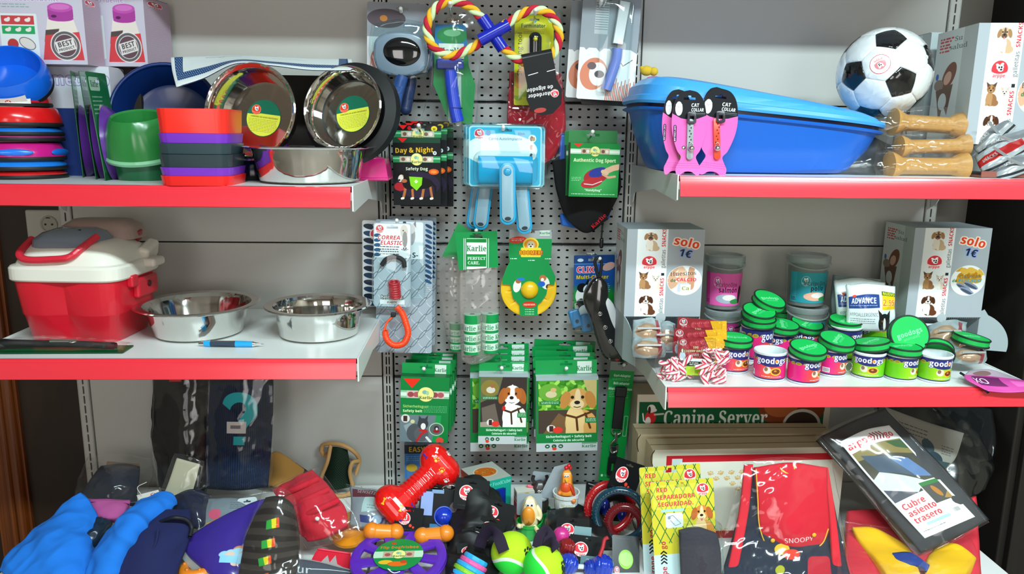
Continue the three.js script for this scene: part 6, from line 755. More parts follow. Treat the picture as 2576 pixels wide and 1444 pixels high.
// ---------------------------------------------------------------- lower right shelf
const canPrint = (pink) => print(560, 150, (c, w, h) => {
  const body = pink ? '#e2287e' : '#6cc01c', body2 = pink ? '#f0562e' : '#a8cc24'; R_(c, 0, 0, w, h, body); for (const x of [120, 400]) { const g = c.createLinearGradient(x - 90, 0, x + 90, 0); g.addColorStop(0, body); g.addColorStop(0.5, body2); g.addColorStop(1, body); c.fillStyle = g; c.fillRect(x - 90, 0, 180, h); }
  R_(c, 0, 0, w, 34, '#2c2f6e'); R_(c, 0, h - 14, w, 14, '#2b2c66'); for (let x = 0; x < w; x += 44) { E_(c, x + 22, 34, 17, 9, '#c9a63a'); E_(c, x + 22, 34, 13, 6, '#8f8a2a'); }
  for (const x of [60, 330]) { E_(c, x + 84, 40, 84, 30, '#2c2f6e'); T(c, 'goodogs', x + 84, 36, 44, '#f3f1f6', { st: '#3a3a80', sw: 5 }); E_(c, x + 108, 38, 8, 8, '#e8902c'); E_(c, x + 60, 90, 22, 20, '#dcd0c4'); E_(c, x + 54, 84, 10, 12, '#8a6a50'); E_(c, x + 110, 96, 32, 22, '#e8b03a'); E_(c, x + 110, 96, 24, 15, '#7a3a1c'); E_(c, x + 106, 92, 8, 5, '#c88a4a'); small(c, x + 30, 124, 120, 1, '#f0e0f0', 7, 3); }
  bars(c, 258, 104, 44, 22);
}, '#888');
const CAN = { pink: canPrint(true), green: canPrint(false) }, LIDG = M('#12b04c', 0.55), LIDB = M('#0c2a1c', 0.6);
const lidTop = print(180, 180, (c, w, h) => { E_(c, 90, 90, 90, 90, '#16b854'); c.save(); c.translate(90, 90); T(c, 'goodogs', 0, -6, 32, '#8ae0a8', { w: 'bold', st: '#16b854', sw: 2 }); T(c, 'animales', 0, 18, 20, '#6ad494', { w: 'normal' }); c.restore(); }, '#14ae4e');
function lidPart(parent, pos, rot, r = 0.042, band = 0.016) {
  const g = new THREE.Group(); g.name = 'lid'; g.position.set(...pos); g.rotation.set(...rot); parent.add(g);
  part(g, 'lid_top', put(mapUV(new THREE.CircleGeometry(r, 48), lidTop), 0, band / 2 + 0.001, 0, -Math.PI / 2, 0, 0.3), ink(lidTop, 0.55));
  part(g, 'lid_band', lathe([[r * 0.96, -band / 2], [r, -band / 2], [r * 1.01, 0], [r, band / 2], [0, band / 2 - 0.0005]]), LIDG);
  part(g, 'black_piping', join(put(torus(r * 1.005, 0.0022), 0, band / 2, 0, Math.PI / 2), put(torus(r * 1.005, 0.0026), 0, -band / 2, 0, Math.PI / 2)), LIDB);
  return g;
}
const potGroup = 'printed treat pots on the lower right shelf';
function pot(label, kind, u, vb, o = {}) {
  const r = o.r ?? 0.038, h = o.h ?? 0.064, b = o.at ?? onY(u, vb, LR), t = thing('treat_pot', label, 'pot', [b.x, LR + (o.lift ?? 0), o.at ? b.z : b.z - r], [0, 0, 0], potGroup);
  part(t, 'printed_can', put(wrapUV(new THREE.CylinderGeometry(r, r * 0.97, h, 48, 1, true), CAN[kind]), 0, h / 2 + 0.002, 0, 0, o.yaw ?? 0), gloss(CAN[kind]));
  part(t, 'white_rim', lathe([[r * 1.0, h - 0.002], [r * 1.035, h], [r * 1.035, h + 0.0035], [r * 1.0, h + 0.005], [r * 0.94, h + 0.004], [r * 0.93, h - 0.004], [r * 0.92, 0.006], [0, 0.005]]), plastic('#e6eef0', 0.35)); part(t, 'base_rim', lathe([[0, 0.001], [r * 0.93, 0], [r * 0.98, 0.001], [r * 0.99, 0.004], [r * 0.97, 0.005]]), M('#c9ccd0', 0.3));
  if (o.lid) lidPart(t, [o.lid[0] ?? 0, h + 0.012 + (o.lid[1] ?? 0), o.lid[2] ?? 0], [o.lid[3] ?? 0, o.lid[5] ?? 0, o.lid[4] ?? 0]);
  if (o.lid2) lidPart(t, [0, h + 0.012 + 0.022, 0], [0.3, 0.4, -0.05]);
  if (o.ring) part(t, 'key_ring', put(torus(0.0115, 0.0009, 32, 8), r * 0.9, h * (o.ring - 0.1), r * 0.75, 0, 0.4), CHROME);
  return t;
}
pot('open pink treat pot without a lid, leftmost at the front edge', 'pink', 1948, 962, { yaw: 1.4, h: 0.066 });
pot('pink treat pot with a dark-rimmed green lid, foremost in the row', 'pink', 2036, 970, { yaw: -1.0, lid: [0.004, 0.003, 0.004, 0.22, -0.05, 0.2], h: 0.062 });
pot('pink treat pot with a zipped lid beside the red candy bags', 'pink', 1856, 942, { yaw: -1.3, lid: [0, 0, 0, 0.06, 0.04, 2.8], ring: 0.6 });
pot('pink treat pot behind the open pink one, showing its tilted green lid', 'pink', 1972, 905, { yaw: 0.5, lid: [0.0, 0.006, 0.008, 0.25, -0.12, 1] });
pot('pink treat pot with a sagging green lid to the right of the foremost one', 'pink', 2106, 950, { yaw: 2.3, r: 0.034, lid: [0.006, 0.006, 0.002, 0.28, -0.1, 0.6], ring: 0.5 });
pot('tall pink treat pot with two green lids stacked on it', 'pink', 1914, 912, { yaw: -0.7, h: 0.088, r: 0.041, lid: [0.0, 0.002, 0.004, 0.12, 0.0, 0.4], lid2: true });
pot('pink treat pot at the back beside the left snack carton', 'pink', 1832, 878, { yaw: 1.9, h: 0.062, lid: [0, 0, 0.002, 0.1, 0.02, 0.8] });
pot('pink treat pot partly hidden behind the two stacked lids', 'pink', 1982, 858, { yaw: -0.3, h: 0.06, lid: [0.006, 0.002, 0, -0.04, 0.05, 0.3] });
pot('pink treat pot in the second row with a large key ring', 'pink', 2036, 890, { yaw: -2.3, r: 0.041, h: 0.056, lid: [0.002, 0.002, 0.004, 0.3, -0.1, 0.5], ring: 0.9 });
pot('tall green treat pot with a domed green lid in the second row', 'green', 2138, 912, { yaw: -0.6, r: 0.042, h: 0.086, lid: [0, 0, 0, 0.14, 0.03, 0.4] });
pot('green treat pot in front of the white food bags', 'green', 2215, 885, { yaw: -0.2, r: 0.038, h: 0.072, lid: [-0.006, 0.002, 0, -0.02, 0.02, 0.2] });
pot('green treat pot at the front with its lid propped up on the left', 'green', 2200, 957, { yaw: 1.2, h: 0.06, lid: [0.006, 0.006, -0.004, -0.1, 0.15, 0.2] });
pot('green treat pot in the middle of the three green ones at the front', 'green', 2284, 962, { yaw: -1.0, h: 0.06, lid: [0, 0, 0, 0.02, -0.03, 0] });
pot('open green treat pot at the right end with its lid hanging behind', 'green', 2369, 966, { yaw: -1.5, h: 0.062, lid: [0.02, -0.02, -0.036, -1.05, -0.35, 0] });
pot('green treat pot at the back right, half hidden by the upright round lid', 'green', 2330, 880, { yaw: 0.6, h: 0.07 });
const looseLid = (label, u, v, z, rot, r = 0.042) => { const c = at(u, v, z), t = thing('pot_lid', label, 'lid', c, [0, 0, 0], 'loose green pot lids'); lidPart(t, [0, 0, 0], rot, r); return t; };
looseLid('round green lid standing upright and facing forward above the green pots', 2285, 842, 0.405, [1.15, 0, 0.1], 0.046);
looseLid('green lid lying at the back, behind and above the stacked pair of lids', 1934, 758, 0.24, [0.35, 0, -0.22]);
looseLid('green lid seen edge on among the silver sachets at the far right', 2442, 854, 0.38, [0.05, 0, -0.16]);
// snack dispensers
function dispenser(label, u0, v0, u1, v1, vBase, kind, rotY, depth, flap) {
  const b = onY((u0 + u1) / 2, vBase, LR), z = b.z, c = fr(u0, v0, u1, v1, z), t = thing('snack_dispenser', label, 'box', [c.x, LR, z - depth / 2], [0, rotY, 0]), y0 = c.y - c.h / 2 - LR;
  part(t, 'carton_body', ...carton(c.w, c.h, depth, { pz: snackFront(kind), nx: snackSide }, GREY), [0, y0 + c.h / 2, 0]);
  part(t, 'lower_walls', join(put(box(0.003, y0, depth), -c.w / 2 + 0.0015, y0 / 2, 0), put(box(0.003, y0, depth), c.w / 2 - 0.0015, y0 / 2, 0), put(box(c.w, y0, 0.003), 0, y0 / 2, -depth / 2 + 0.0015), put(box(c.w, 0.003, depth), 0, 0.0015, 0)), GREY);
  part(t, 'front_lip', put(box(c.w * 0.98, 0.02, 0.002), 0, 0.01, depth / 2 + 0.001, 0.25), M('#8f979c', 0.5));
  part(t, 'round_tab', put(cyl(0.013, 0.013, 0.002, 28), -c.w * 0.02, y0 - 0.002, depth / 2 + 0.001, Math.PI / 2), M('#b8c0c4', 0.5));
  const n = Math.round(c.w / 0.006); part(t, 'torn_edge', join(...Array.from({ length: n }, (_, i) => put(cyl(0.0001, 0.003, 0.005, 3), -c.w / 2 + (i + 0.5) * c.w / n, y0 - 0.0015, depth / 2, Math.PI))), GREY);
  if (flap) { const s = new THREE.Shape(); s.moveTo(0, 0); s.lineTo(0.0, 0.1); s.lineTo(0.02, 0.115); s.lineTo(0.03, 0.1); s.absarc(0.0, 0.02, 0.085, 1.2, -0.2, true); s.lineTo(0, 0); part(t, 'side_flap', put(extrude(s, 0.002), c.w / 2 - 0.002, 0.002, depth / 2 - 0.02, 0, -0.5, 0), M('#a5b2b6', 0.5)); }
  else { const s = new THREE.Shape(); s.moveTo(0, 0); s.lineTo(0, y0); s.quadraticCurveTo(0.06, y0 * 0.8, 0.065, 0); part(t, 'side_flap', put(extrude(s, 0.002), -c.w / 2 + 0.002, 0.002, depth / 2, 0, -1.25, 0), M('#a5b2b6', 0.5)); }
  return [t, z];
}
dispenser('grey snack dispenser on the left, its sticker showing bone biscuits', 1574, 578, 1768, 798, 905, 'calcio', 0.0, 0.15, false);
dispenser('grey snack dispenser on the right, its sticker showing fish', 2290, 575, 2482, 800, 884, 'pescado', 0.0, 0.15, true);
const sachetPr = print(150, 110, (c, w, h) => { E_(c, 70, 60, 50, 26, '#b89a80'); E_(c, 60, 54, 24, 12, '#caae92'); R_(c, 104, 0, 18, h, '#9a5a60'); c.save(); c.translate(113, 50); c.rotate(Math.PI / 2); T(c, 'SNACKS', 0, 0, 15, '#c02c34'); c.restore(); R_(c, 0, 0, w, 10, '#9fb4ba'); }, '#aebcc0');
function sachet(label, grid, o = {}) { const g = patch(grid, { th: 0.004, puff: 0.009, ridge: 0.005, freq: 28, pr: sachetPr, ...o }), t = thing('snack_sachet', label, 'sachet', g.userData.mid.clone(), [0, 0, 0], 'silver sachets in the snack dispensers'); wpart(t, 'foil_pouch', g, ink(sachetPr, 0.16, { metalness: 0.35 })); const k = o.seal ?? 0; part(t, 'sealed_edge', put(rbox(0.06, 0.005, 0.002, 0.0008), 0, 0.012, 0.014, -0.3, 0, k), SILVER); return t; }
sachet('upper silver sachet inside the left snack dispenser', [[[1592, 806, 0.33], [1630, 802, 0.33], [1668, 806, 0.33]], [[1592, 834, 0.35], [1630, 834, 0.365], [1668, 834, 0.35]], [[1590, 858, 0.36], [1630, 860, 0.37], [1664, 858, 0.36]]]);
sachet('lower silver sachet at the mouth of the left snack dispenser', [[[1590, 856, 0.36], [1630, 852, 0.37], [1672, 856, 0.36]], [[1590, 876, 0.38], [1630, 876, 0.4], [1674, 876, 0.38]], [[1594, 898, 0.385], [1630, 900, 0.4], [1670, 898, 0.385]]]);
sachet('pale silver sachet standing in the right half of the left dispenser', [[[1662, 812, 0.34], [1680, 808, 0.35], [1696, 816, 0.34]], [[1660, 850, 0.36], [1678, 850, 0.37], [1692, 850, 0.36]], [[1668, 880, 0.37], [1680, 884, 0.38], [1690, 880, 0.37]]]);
sachet('silver sachet leaning left inside the right snack dispenser', [[[2335, 820, 0.3], [2390, 808, 0.3], [2430, 812, 0.3]], [[2330, 850, 0.32], [2380, 840, 0.34], [2420, 850, 0.32]], [[2328, 876, 0.34], [2372, 872, 0.35], [2410, 860, 0.34]]]);
sachet('silver sachet lying lowest in front of the right snack dispenser', [[[2392, 878, 0.37], [2440, 872, 0.38], [2478, 880, 0.37]], [[2392, 896, 0.39], [2440, 894, 0.41], [2478, 898, 0.39]], [[2396, 914, 0.4], [2440, 916, 0.41], [2474, 914, 0.4]]]);
sachet('middle silver sachet under the edge-on green lid at the right', [[[2390, 846, 0.34], [2430, 846, 0.35], [2476, 856, 0.34]], [[2388, 864, 0.36], [2430, 864, 0.375], [2474, 872, 0.36]], [[2388, 884, 0.37], [2430, 884, 0.38], [2470, 886, 0.37]]]);
// buckets and clear tubs
function bucket(label, u, vt, vb, hwpx, z, pr, yaw, y0 = null) {
  const c = at(u, vb, z), s = scaleAt(z, 1.0), r = hwpx * s, h = at(u, vt, z).y - (y0 ?? c.y), t = thing('snack_bucket', label, 'bucket', [c.x, y0 ?? c.y, z]);
  part(t, 'clear_wall', lathe([[0, 0], [r * 0.84, 0], [r * 0.86, 0.004], [r * 0.96, h * 0.8], [r * 0.98, h * 0.86]]), CLOUDY); part(t, 'contents', lathe([[0, 0.004], [r * 0.8, 0.004], [r * 0.9, h * 0.74], [r * 0.8, h * 0.78], [r * 0.3, h * 0.76], [0, h * 0.79]]), M('#5a3a2c', 0.7));
  part(t, 'printed_label', put(wrapUV(new THREE.CylinderGeometry(r * 0.955, r * 0.88, h * 0.62, 48, 1, true, -1.3, 2.6), pr), 0, h * 0.38, 0, 0, yaw), gloss(pr)); part(t, 'lid', lathe([[0, h * 0.97], [r * 0.86, h * 0.97], [r * 0.9, h], [r * 1.0, h], [r * 1.04, h * 0.985], [r * 1.04, h * 0.9], [r * 1.0, h * 0.86], [r * 0.97, h * 0.86]]), M('#c9d0d2', 0.25, { transmission: 0.6, thickness: 0 })); part(t, 'wire_handle', put(torus(r * 1.05, 0.0022, 40, 8, Math.PI), 0, h * 0.86, 0, Math.PI / 2 + 0.25), CLOUDY); return t;
}
const tubLabel = (bg, t2, col, top) => print(330, 180, (c, w, h) => { R_(c, 0, 0, w, h, bg); R_(c, 0, 0, 50, h, top); logo(c, 110, 50, 30, bg, 'rgba(255,255,255,0.5)'); T(c, 'Pavipollos', 176, 62, 32, '#2a3034', { f: 'serif', w: 'normal' }); T(c, t2, 190, 92, 40, '#16181c'); E_(c, 180, 140, 80, 26, col); E_(c, 200, 134, 50, 16, '#f0e6e2'); E_(c, 250, 156, 44, 14, '#3a8a4a'); E_(c, 290, 120, 20, 50, '#3a2420'); small(c, 10, 150, 40, 3, '#333', 8, 4); }, bg);
bucket('clear bucket with a pink fish label beside the left snack dispenser', 1816, 640, 770, 48, 0.15, tubLabel('#ec5fb0', 'salmón', '#a8b4c4', '#d83c94'), -0.2);
bucket('clear bucket with a teal chicken label in the middle of the shelf back', 2024, 640, 762, 52, 0.15, tubLabel('#2f98a8', 'pollo', '#f0b49c', '#3aa6b8'), 0.0);
bucket('clear bucket with a pink label underneath the pink fish bucket', 1816, 775, 850, 47, 0.15, tubLabel('#c8408e', 'salmón', '#a8b4c4', '#d83c94'), 0.6, LR);
bucket('clear bucket underneath the teal chicken bucket, behind the green pots', 2024, 768, 850, 50, 0.15, tubLabel('#2f98a8', 'pollo', '#f0b49c', '#3aa6b8'), 0.6, LR);
for (const [label, u, v, hw, z, h] of [['empty clear round tub lying open behind the stacked lids', 1872, 790, 100, 0.19, 0.036], ['empty clear round tub open behind the second row of green pots', 2080, 800, 80, 0.2, 0.03]]) { const c = at(u, v, z), r = hw * scaleAt(z, 0.9), t = thing('clear_tub', label, 'tub', [c.x, LR, z]); part(t, 'tub_wall', lathe([[0, 0.001], [r * 0.8, 0.001], [r * 0.95, h], [r * 1.02, h + 0.001], [r * 1.02, h + 0.004], [r * 0.96, h + 0.004]]), CLOUDY); part(t, 'rolled_rim', put(torus(r * 1.01, 0.002), 0, h + 0.003, 0, Math.PI / 2), CLOUDY); if (hw < 50) part(t, 'contents', lathe([[0, 0.003], [r * 0.78, 0.003], [r * 0.9, h * 0.8], [0, h * 0.85]]), M('#c23a8a', 0.6)); else part(t, 'stacked_inner_tub', put(lathe([[0, 0.001], [r * 0.76, 0.001], [r * 0.9, h], [r * 0.93, h + 0.001]]), 0, 0.006, 0), CLOUDY); }
// white pet food bags
{ const pr = print(320, 260, (c, w, h) => { const q = c; R_(q, 0, 0, w, 18, '#dfe9ea'); Y_(q, [[8, 90], [196, 84], [200, 148], [12, 152]], '#27468a'); T(q, 'ADVANCE', 104, 116, 38, '#f0f4f8', { sx: 0.86 }); E_(q, 46, 90, 14, 7, '#e8402c'); small(q, 20, 136, 170, 1, '#9fb4d8', 7, 3); R_(q, 214, 62, 96, 96, '#e8c414'); R_(q, 214, 62, 96, 26, '#3c6a1c'); T(q, 'NUEVO', 262, 76, 26, '#e8e04a', { sx: 0.95 }); T(q, '2.95', 260, 124, 44, '#e2761c', { st: '#fff3b0', sw: 3 }); T(q, 'HYPOALLERGENIC', 104, 178, 21, '#5a6670', { w: 'normal' }); small(q, 22, 196, 150, 3, '#8a96a0', 10, 4); E_(q, 230, 220, 40, 44, '#1c1a1e'); Y_(q, [[196, 200], [190, 156], [222, 186]], '#1c1a1e'); Y_(q, [[240, 188], [268, 160], [266, 204]], '#1c1a1e'); E_(q, 232, 226, 10, 30, '#eae6e2'); E_(q, 216, 210, 5, 5, '#7a5a2a'); }, '#e4eef0');
  const foil = ink(pr, 0.25, { clearcoat: 0.6 });
  [['front white pet food bag with a yellow price square', [[[2128, 718, 0.265], [2190, 715, 0.265], [2250, 722, 0.265]], [[2130, 765, 0.285], [2190, 765, 0.3], [2248, 765, 0.285]], [[2128, 830, 0.29], [2190, 832, 0.3], [2248, 830, 0.29]]]], ['second white pet food bag, its left edge showing beside the front one', [[[2098, 706, 0.21], [2160, 700, 0.21], [2224, 712, 0.21]], [[2102, 760, 0.23], [2160, 760, 0.24], [2222, 760, 0.23]], [[2106, 826, 0.23], [2160, 828, 0.24], [2220, 826, 0.23]]]], ['grey pet food bag hindmost behind the two white ones', [[[2096, 692, 0.15], [2160, 698, 0.15], [2216, 706, 0.15]], [[2090, 750, 0.17], [2160, 750, 0.18], [2216, 750, 0.17]], [[2092, 800, 0.17], [2160, 802, 0.18], [2216, 800, 0.17]]]]].forEach(([label, grid], i) => { const g = patch(grid, { th: 0.006, puff: 0.012, amp: 0.003, ridge: 0.003, freq: 18, pr }), t = thing('pet_food_bag', label, 'bag', g.userData.mid.clone(), [0, 0, 0], 'white pet food bags'); wpart(t, 'bag_body', g, i === 2 ? M('#8fa0a4', 0.3) : foil); const a = at(grid[0][0][0], grid[0][0][1], grid[0][0][2]).sub(t.position), b = at(grid[0][2][0], grid[0][2][1], grid[0][2][2]).sub(t.position), m = a.clone().add(b).multiplyScalar(0.5); part(t, 'crimped_seal', put(rbox(a.distanceTo(b), 0.012, 0.003, 0.001), m.x, m.y - 0.003, m.z + 0.002, 0, 0, Math.atan2(b.y - a.y, b.x - a.x)), SILVER); }); }
// candy bags with red header cards
{ const pr = print(240, 150, (c, w, h) => { for (let i = 0; i < 40; i++) { const x = 40 + (i * 53) % 200, y = (i * 37) % 150; E_(c, x, y, 18, 18, ['#b82434', '#d83c4c', '#c42c40'][i % 3]); E_(c, x - 5, y - 6, 5, 4, '#ee7a80'); } logo(c, 32, 28, 22, '#c83c48', '#fbe6e0'); E_(c, 30, 120, 20, 34, '#d8d8e2'); E_(c, 30, 82, 16, 16, '#7a3c1c'); E_(c, 28, 84, 6, 14, '#efe6da'); T(c, '100', 116, 62, 22, '#f0e0a0', { f: 'serif' }); T(c, 'CHERRY DROPS', 112, 86, 22, '#f0e0a0', { st: '#8a1c24', sw: 3, sx: 0.9 }); small(c, 90, 104, 50, 2, '#f4e6e0', 9, 4); }, '#a81c2c');
  const yel = print(120, 150, (c) => { for (let i = 0; i < 60; i++) E_(c, (i * 31) % 120, (i * 47) % 150, 4, 3, ['#e8b02c', '#d89a1c', '#f0c850'][i % 3]); }, '#e0a424');
  const candy = print(120, 120, (c) => { for (let i = -120; i < 240; i += 34) Y_(c, [[i, 0], [i + 14, 0], [i + 70, 120], [i + 56, 120]], '#d82c48'); }, '#f2f0f0');
  const mk = (label, u0, v0, u1, v1, z, rz, yellow) => { const c = fr(u0, v0, u1, v1, z), t = thing('candy_bag', label, 'sweets', [c.x, c.y, z], [-0.16, 0.1, rz], 'candy bags with red header cards'); part(t, 'header_card', plate(rrect(c.w, c.h, 0.004), 0.0014, pr), gloss(pr)); if (yellow) part(t, 'yellow_corner', put(plate(poly([[-0.02, 0.03], [0.022, 0.034], [0.03, -0.03], [0.012, -0.036]]), 0.002, yel), c.w * 0.42, c.h * 0.0, 0.002), gloss(yel)); part(t, 'clear_header', put(extrude(rrect(c.w * 1.06, c.h * 1.08, 0.005), 0.001), 0, 0, 0.003), SHELL); return t; };
  mk('hindmost candy bag header, red cherries with a yellow corner at the top', 1700, 803, 1812, 868, 0.4, -0.1, true); mk('second red candy bag header with a yellow corner, behind the front one', 1692, 830, 1800, 890, 0.425, -0.06, true);
  const front = mk('front candy bag with a red cherry header, a green label and striped sweets', 1704, 852, 1798, 906, 0.45, -0.02, true);
  const lime = print(60, 90, (c, w, h) => { R_(c, 0, 0, w, 16, '#cfe6ec'); R_(c, 0, 16, w, 26, '#1a2420'); small(c, 12, 22, 38, 2, '#e0e8e0', 9, 4); R_(c, 0, 42, w, 48, '#a8cc1c'); }, '#a8cc1c'), lc = fr(1726, 906, 1766, 948, 0.475);
  part(front, 'green_label', plate(rrect(lc.w, lc.h, 0.002), 0.001, lime), gloss(lime), [lc.x - front.position.x, lc.y - front.position.y, 0.014], [0.16, -0.1, 0]);
  const cg = wrapUV(new THREE.CapsuleGeometry(0.0062, 0.022, 4, 10), candy), sweets = (list) => join(...list.map(([u, v, z], i) => { const p = at(u, v, z).sub(front.position); return put(cg, p.x, p.y, p.z, rr(-0.6, 0.6), rr(-0.6, 0.6), rr(0.3, 2.6)); }));
  const L = []; for (let i = 0; i < 30; i++) { const k = i / 30; L.push([1668 + rr(0, 70), 902 + rr(0, 56), 0.435 + rr(0, 0.04)]); } for (let i = 0; i < 34; i++) { const v = rr(880, 966); L.push([1768 + rr(0, 54) - (v - 900) * 0.05, v, 0.44 + rr(0, 0.05)]); }
  const q = part(front, 'striped_sweets', sweets(L), ink(candy, 0.2, { clearcoat: 0.6 }), [0, 0, 0], [0.16, -0.1, 0]); q.userData.kind = 'stuff';
  for (const [grid] of [[[[[1676, 880, 0.44], [1710, 866, 0.45], [1736, 900, 0.47]], [[1656, 915, 0.45], [1700, 915, 0.49], [1744, 930, 0.48]], [[1672, 962, 0.46], [1706, 966, 0.49], [1742, 964, 0.48]]]], [[[[1770, 868, 0.44], [1800, 858, 0.45], [1824, 872, 0.45]], [[1768, 915, 0.48], [1800, 915, 0.5], [1834, 915, 0.47]], [[1776, 966, 0.49], [1808, 976, 0.5], [1826, 968, 0.48]]]]]) { const g = patch(grid, { th: 0.01, puff: 0.016, ridge: 0.006, amp: 0.003, freq: 24 }); const m = part(front, 'clear_bag', recenter(g, front.position), FILM, [0, 0, 0], [0.16, -0.1, 0]); } }
// booklet and wire rack at the right end
{ const pr = print(260, 200, (c, w, h) => { R_(c, 0, 0, w, h, '#c84a9a'); R_(c, 0, 0, w, 60, '#b8a4b4'); E_(c, 90, 40, 50, 24, '#8a6a6a'); R_(c, 40, 70, 130, 80, '#6a2a5a'); T(c, 'XO', 80, 110, 60, '#e6dce6', { w: 'normal' }); R_(c, 200, 90, 60, 60, '#e266b4'); }, '#c84a9a');
  const a = at(2418, 944, 0.47), t = thing('booklet', 'pink and mauve booklet lying over the right front edge of the shelf', 'booklet', at(2500, 958, 0.5)); wpart(t, 'cover', patch([[[2436, 934, 0.45], [2490, 930, 0.45], [2540, 946, 0.46]], [[2428, 952, 0.5], [2490, 958, 0.51], [2590, 964, 0.52]], [[2484, 984, 0.535], [2540, 988, 0.54], [2620, 982, 0.55]]], { th: 0.002, pr, nu: 20, nv: 20 }), ink(pr, 0.35)); wpart(t, 'wire_binding', tube([at(2416, 938, 0.46), at(2450, 960, 0.5), at(2486, 988, 0.538)], 0.003, 20, 8), M('#1a1c20', 0.4)); }
// ---------------------------------------------------------------- the bottom deck: bagged clothes on the left
const ptThing = (name, label, cat, g, mat, pname, group) => { const t = thing(name, label, cat, g.userData.mid.clone(), [0, 0, 0], group); wpart(t, pname, g, mat); return t; };
const lay = (t, name, g, mat) => wpart(t, name, g, mat);
// black roll and the dark blanket with a question mark
{ const g = patch([[[394, 930, 0.06], [460, 930, 0.08], [540, 935, 0.07]], [[394, 1040, 0.08], [462, 1040, 0.12], [538, 1040, 0.09]], [[396, 1120, 0.1], [462, 1120, 0.14], [530, 1125, 0.11]], [[420, 1236, 0.13], [465, 1240, 0.17], [515, 1236, 0.14]]], { th: 0.03, puff: 0.02, amp: 0.006, freq: 22 });
  const t = ptThing('bagged_coat', 'black furry dog coat in a clear bag standing against the left back panel', 'package', g, fabric('#111013'), 'black_fur'); lay(t, 'red_tag', patch([[[424, 940, 0.12], [458, 940, 0.125]], [[426, 960, 0.122], [456, 960, 0.126]]], { th: 0.002, nu: 4, nv: 4 }), M('#c81a24', 0.5));
  film(t, [[[388, 930, 0.1], [460, 930, 0.13], [545, 930, 0.1]], [[386, 1060, 0.12], [462, 1060, 0.165], [542, 1060, 0.13]], [[384, 1150, 0.14], [462, 1150, 0.185], [540, 1150, 0.15]], [[400, 1230, 0.17], [470, 1240, 0.2], [530, 1220, 0.18]]], { ridge: 0.0032, freq: 21 }); }
{ const pr = print(340, 560, (c, w, h) => { for (let x = 0; x < w; x += 9) { R_(c, x, 0, 4, h, '#0a1628'); R_(c, x + 4, 0, 5, h, '#15294a'); } R_(c, 0, 0, w, 60, '#0e1420'); c.save(); c.translate(164, 190); c.fillStyle = '#22b0b8'; c.beginPath(); c.moveTo(-66, -34); c.bezierCurveTo(-60, -110, 90, -104, 84, -4); c.bezierCurveTo(82, 40, 36, 50, 34, 92); c.lineTo(-8, 92); c.bezierCurveTo(-6, 40, 34, 16, 32, -18); c.bezierCurveTo(26, -54, -22, -44, -28, -6); c.closePath(); c.fill(); R_(c, -10, 114, 42, 40, '#22b0b8'); c.restore(); R_(c, 124, 236, 76, 54, '#d9d2cf'); R_(c, 140, 252, 40, 16, '#9a9698'); for (let x = 0; x < 36; x += 4) R_(c, 142 + x, 254, 2, 14, '#5a5658'); }, '#10203c');
  const g = patch([[[534, 930, 0.1], [610, 930, 0.12], [688, 930, 0.1]], [[530, 1030, 0.12], [608, 1030, 0.15], [685, 1030, 0.12]], [[526, 1130, 0.14], [604, 1130, 0.17], [680, 1130, 0.14]], [[524, 1226, 0.16], [600, 1230, 0.19], [672, 1222, 0.16]]], { th: 0.03, puff: 0.012, amp: 0.002, freq: 16, pr });
  const t = ptThing('bagged_blanket', 'dark navy knitted blanket with a turquoise question mark in a clear bag', 'package', g, ink(pr, 0.9), 'knitted_blanket');
  film(t, [[[524, 930, 0.13], [610, 930, 0.15], [694, 930, 0.13]], [[520, 1050, 0.155], [606, 1050, 0.185], [692, 1050, 0.155]], [[518, 1160, 0.18], [600, 1160, 0.205], [688, 1160, 0.18]], [[518, 1248, 0.21], [600, 1252, 0.22], [676, 1240, 0.2]]], { ridge: 0.0032, freq: 21 }); }
{ const g = patch([[[262, 1178, 0.13], [305, 1174, 0.14], [352, 1178, 0.13]], [[236, 1212, 0.16], [295, 1212, 0.18], [348, 1214, 0.16]], [[205, 1262, 0.19], [275, 1266, 0.2], [340, 1274, 0.2]]], { th: 0.03, puff: 0.012, amp: 0.005, freq: 16 }), t = ptThing('bagged_coat', 'dark folded coat in a clear bag with a cream top strip at the far left', 'package', g, fabric('#121726'), 'dark_cloth');
  lay(t, 'cream_strip', patch([[[270, 1162, 0.12], [350, 1168, 0.12]], [[266, 1178, 0.14], [350, 1182, 0.14]]], { th: 0.006, nu: 8, nv: 4 }), M('#c9a67c', 0.7));
  film(t, [[[222, 1150, 0.1], [300, 1146, 0.11], [388, 1156, 0.1]], [[200, 1205, 0.21], [290, 1200, 0.26], [380, 1210, 0.2]], [[186, 1262, 0.27], [270, 1268, 0.31], [360, 1262, 0.26]]], { ridge: 0.0032, freq: 21 }); }
{ const g = patch([[[222, 1258, 0.31], [275, 1262, 0.32], [328, 1262, 0.31]], [[234, 1285, 0.34], [280, 1288, 0.35], [320, 1286, 0.34]], [[246, 1310, 0.36], [280, 1312, 0.37], [312, 1308, 0.36]]], { th: 0.016, puff: 0.01, amp: 0.004, freq: 20 }); const t = ptThing('pink_garment', 'small dusty pink folded garment tucked above the bright blue coat', 'clothing', g, fabric('#b0508e'), 'pink_cloth'); lay(t, 'folded_hem', patch([[[224, 1256, 0.33], [328, 1260, 0.33]], [[226, 1264, 0.335], [327, 1268, 0.335]]], { th: 0.006, puff: 0.003, nu: 12, nv: 4 }), fabric('#a44884')); }
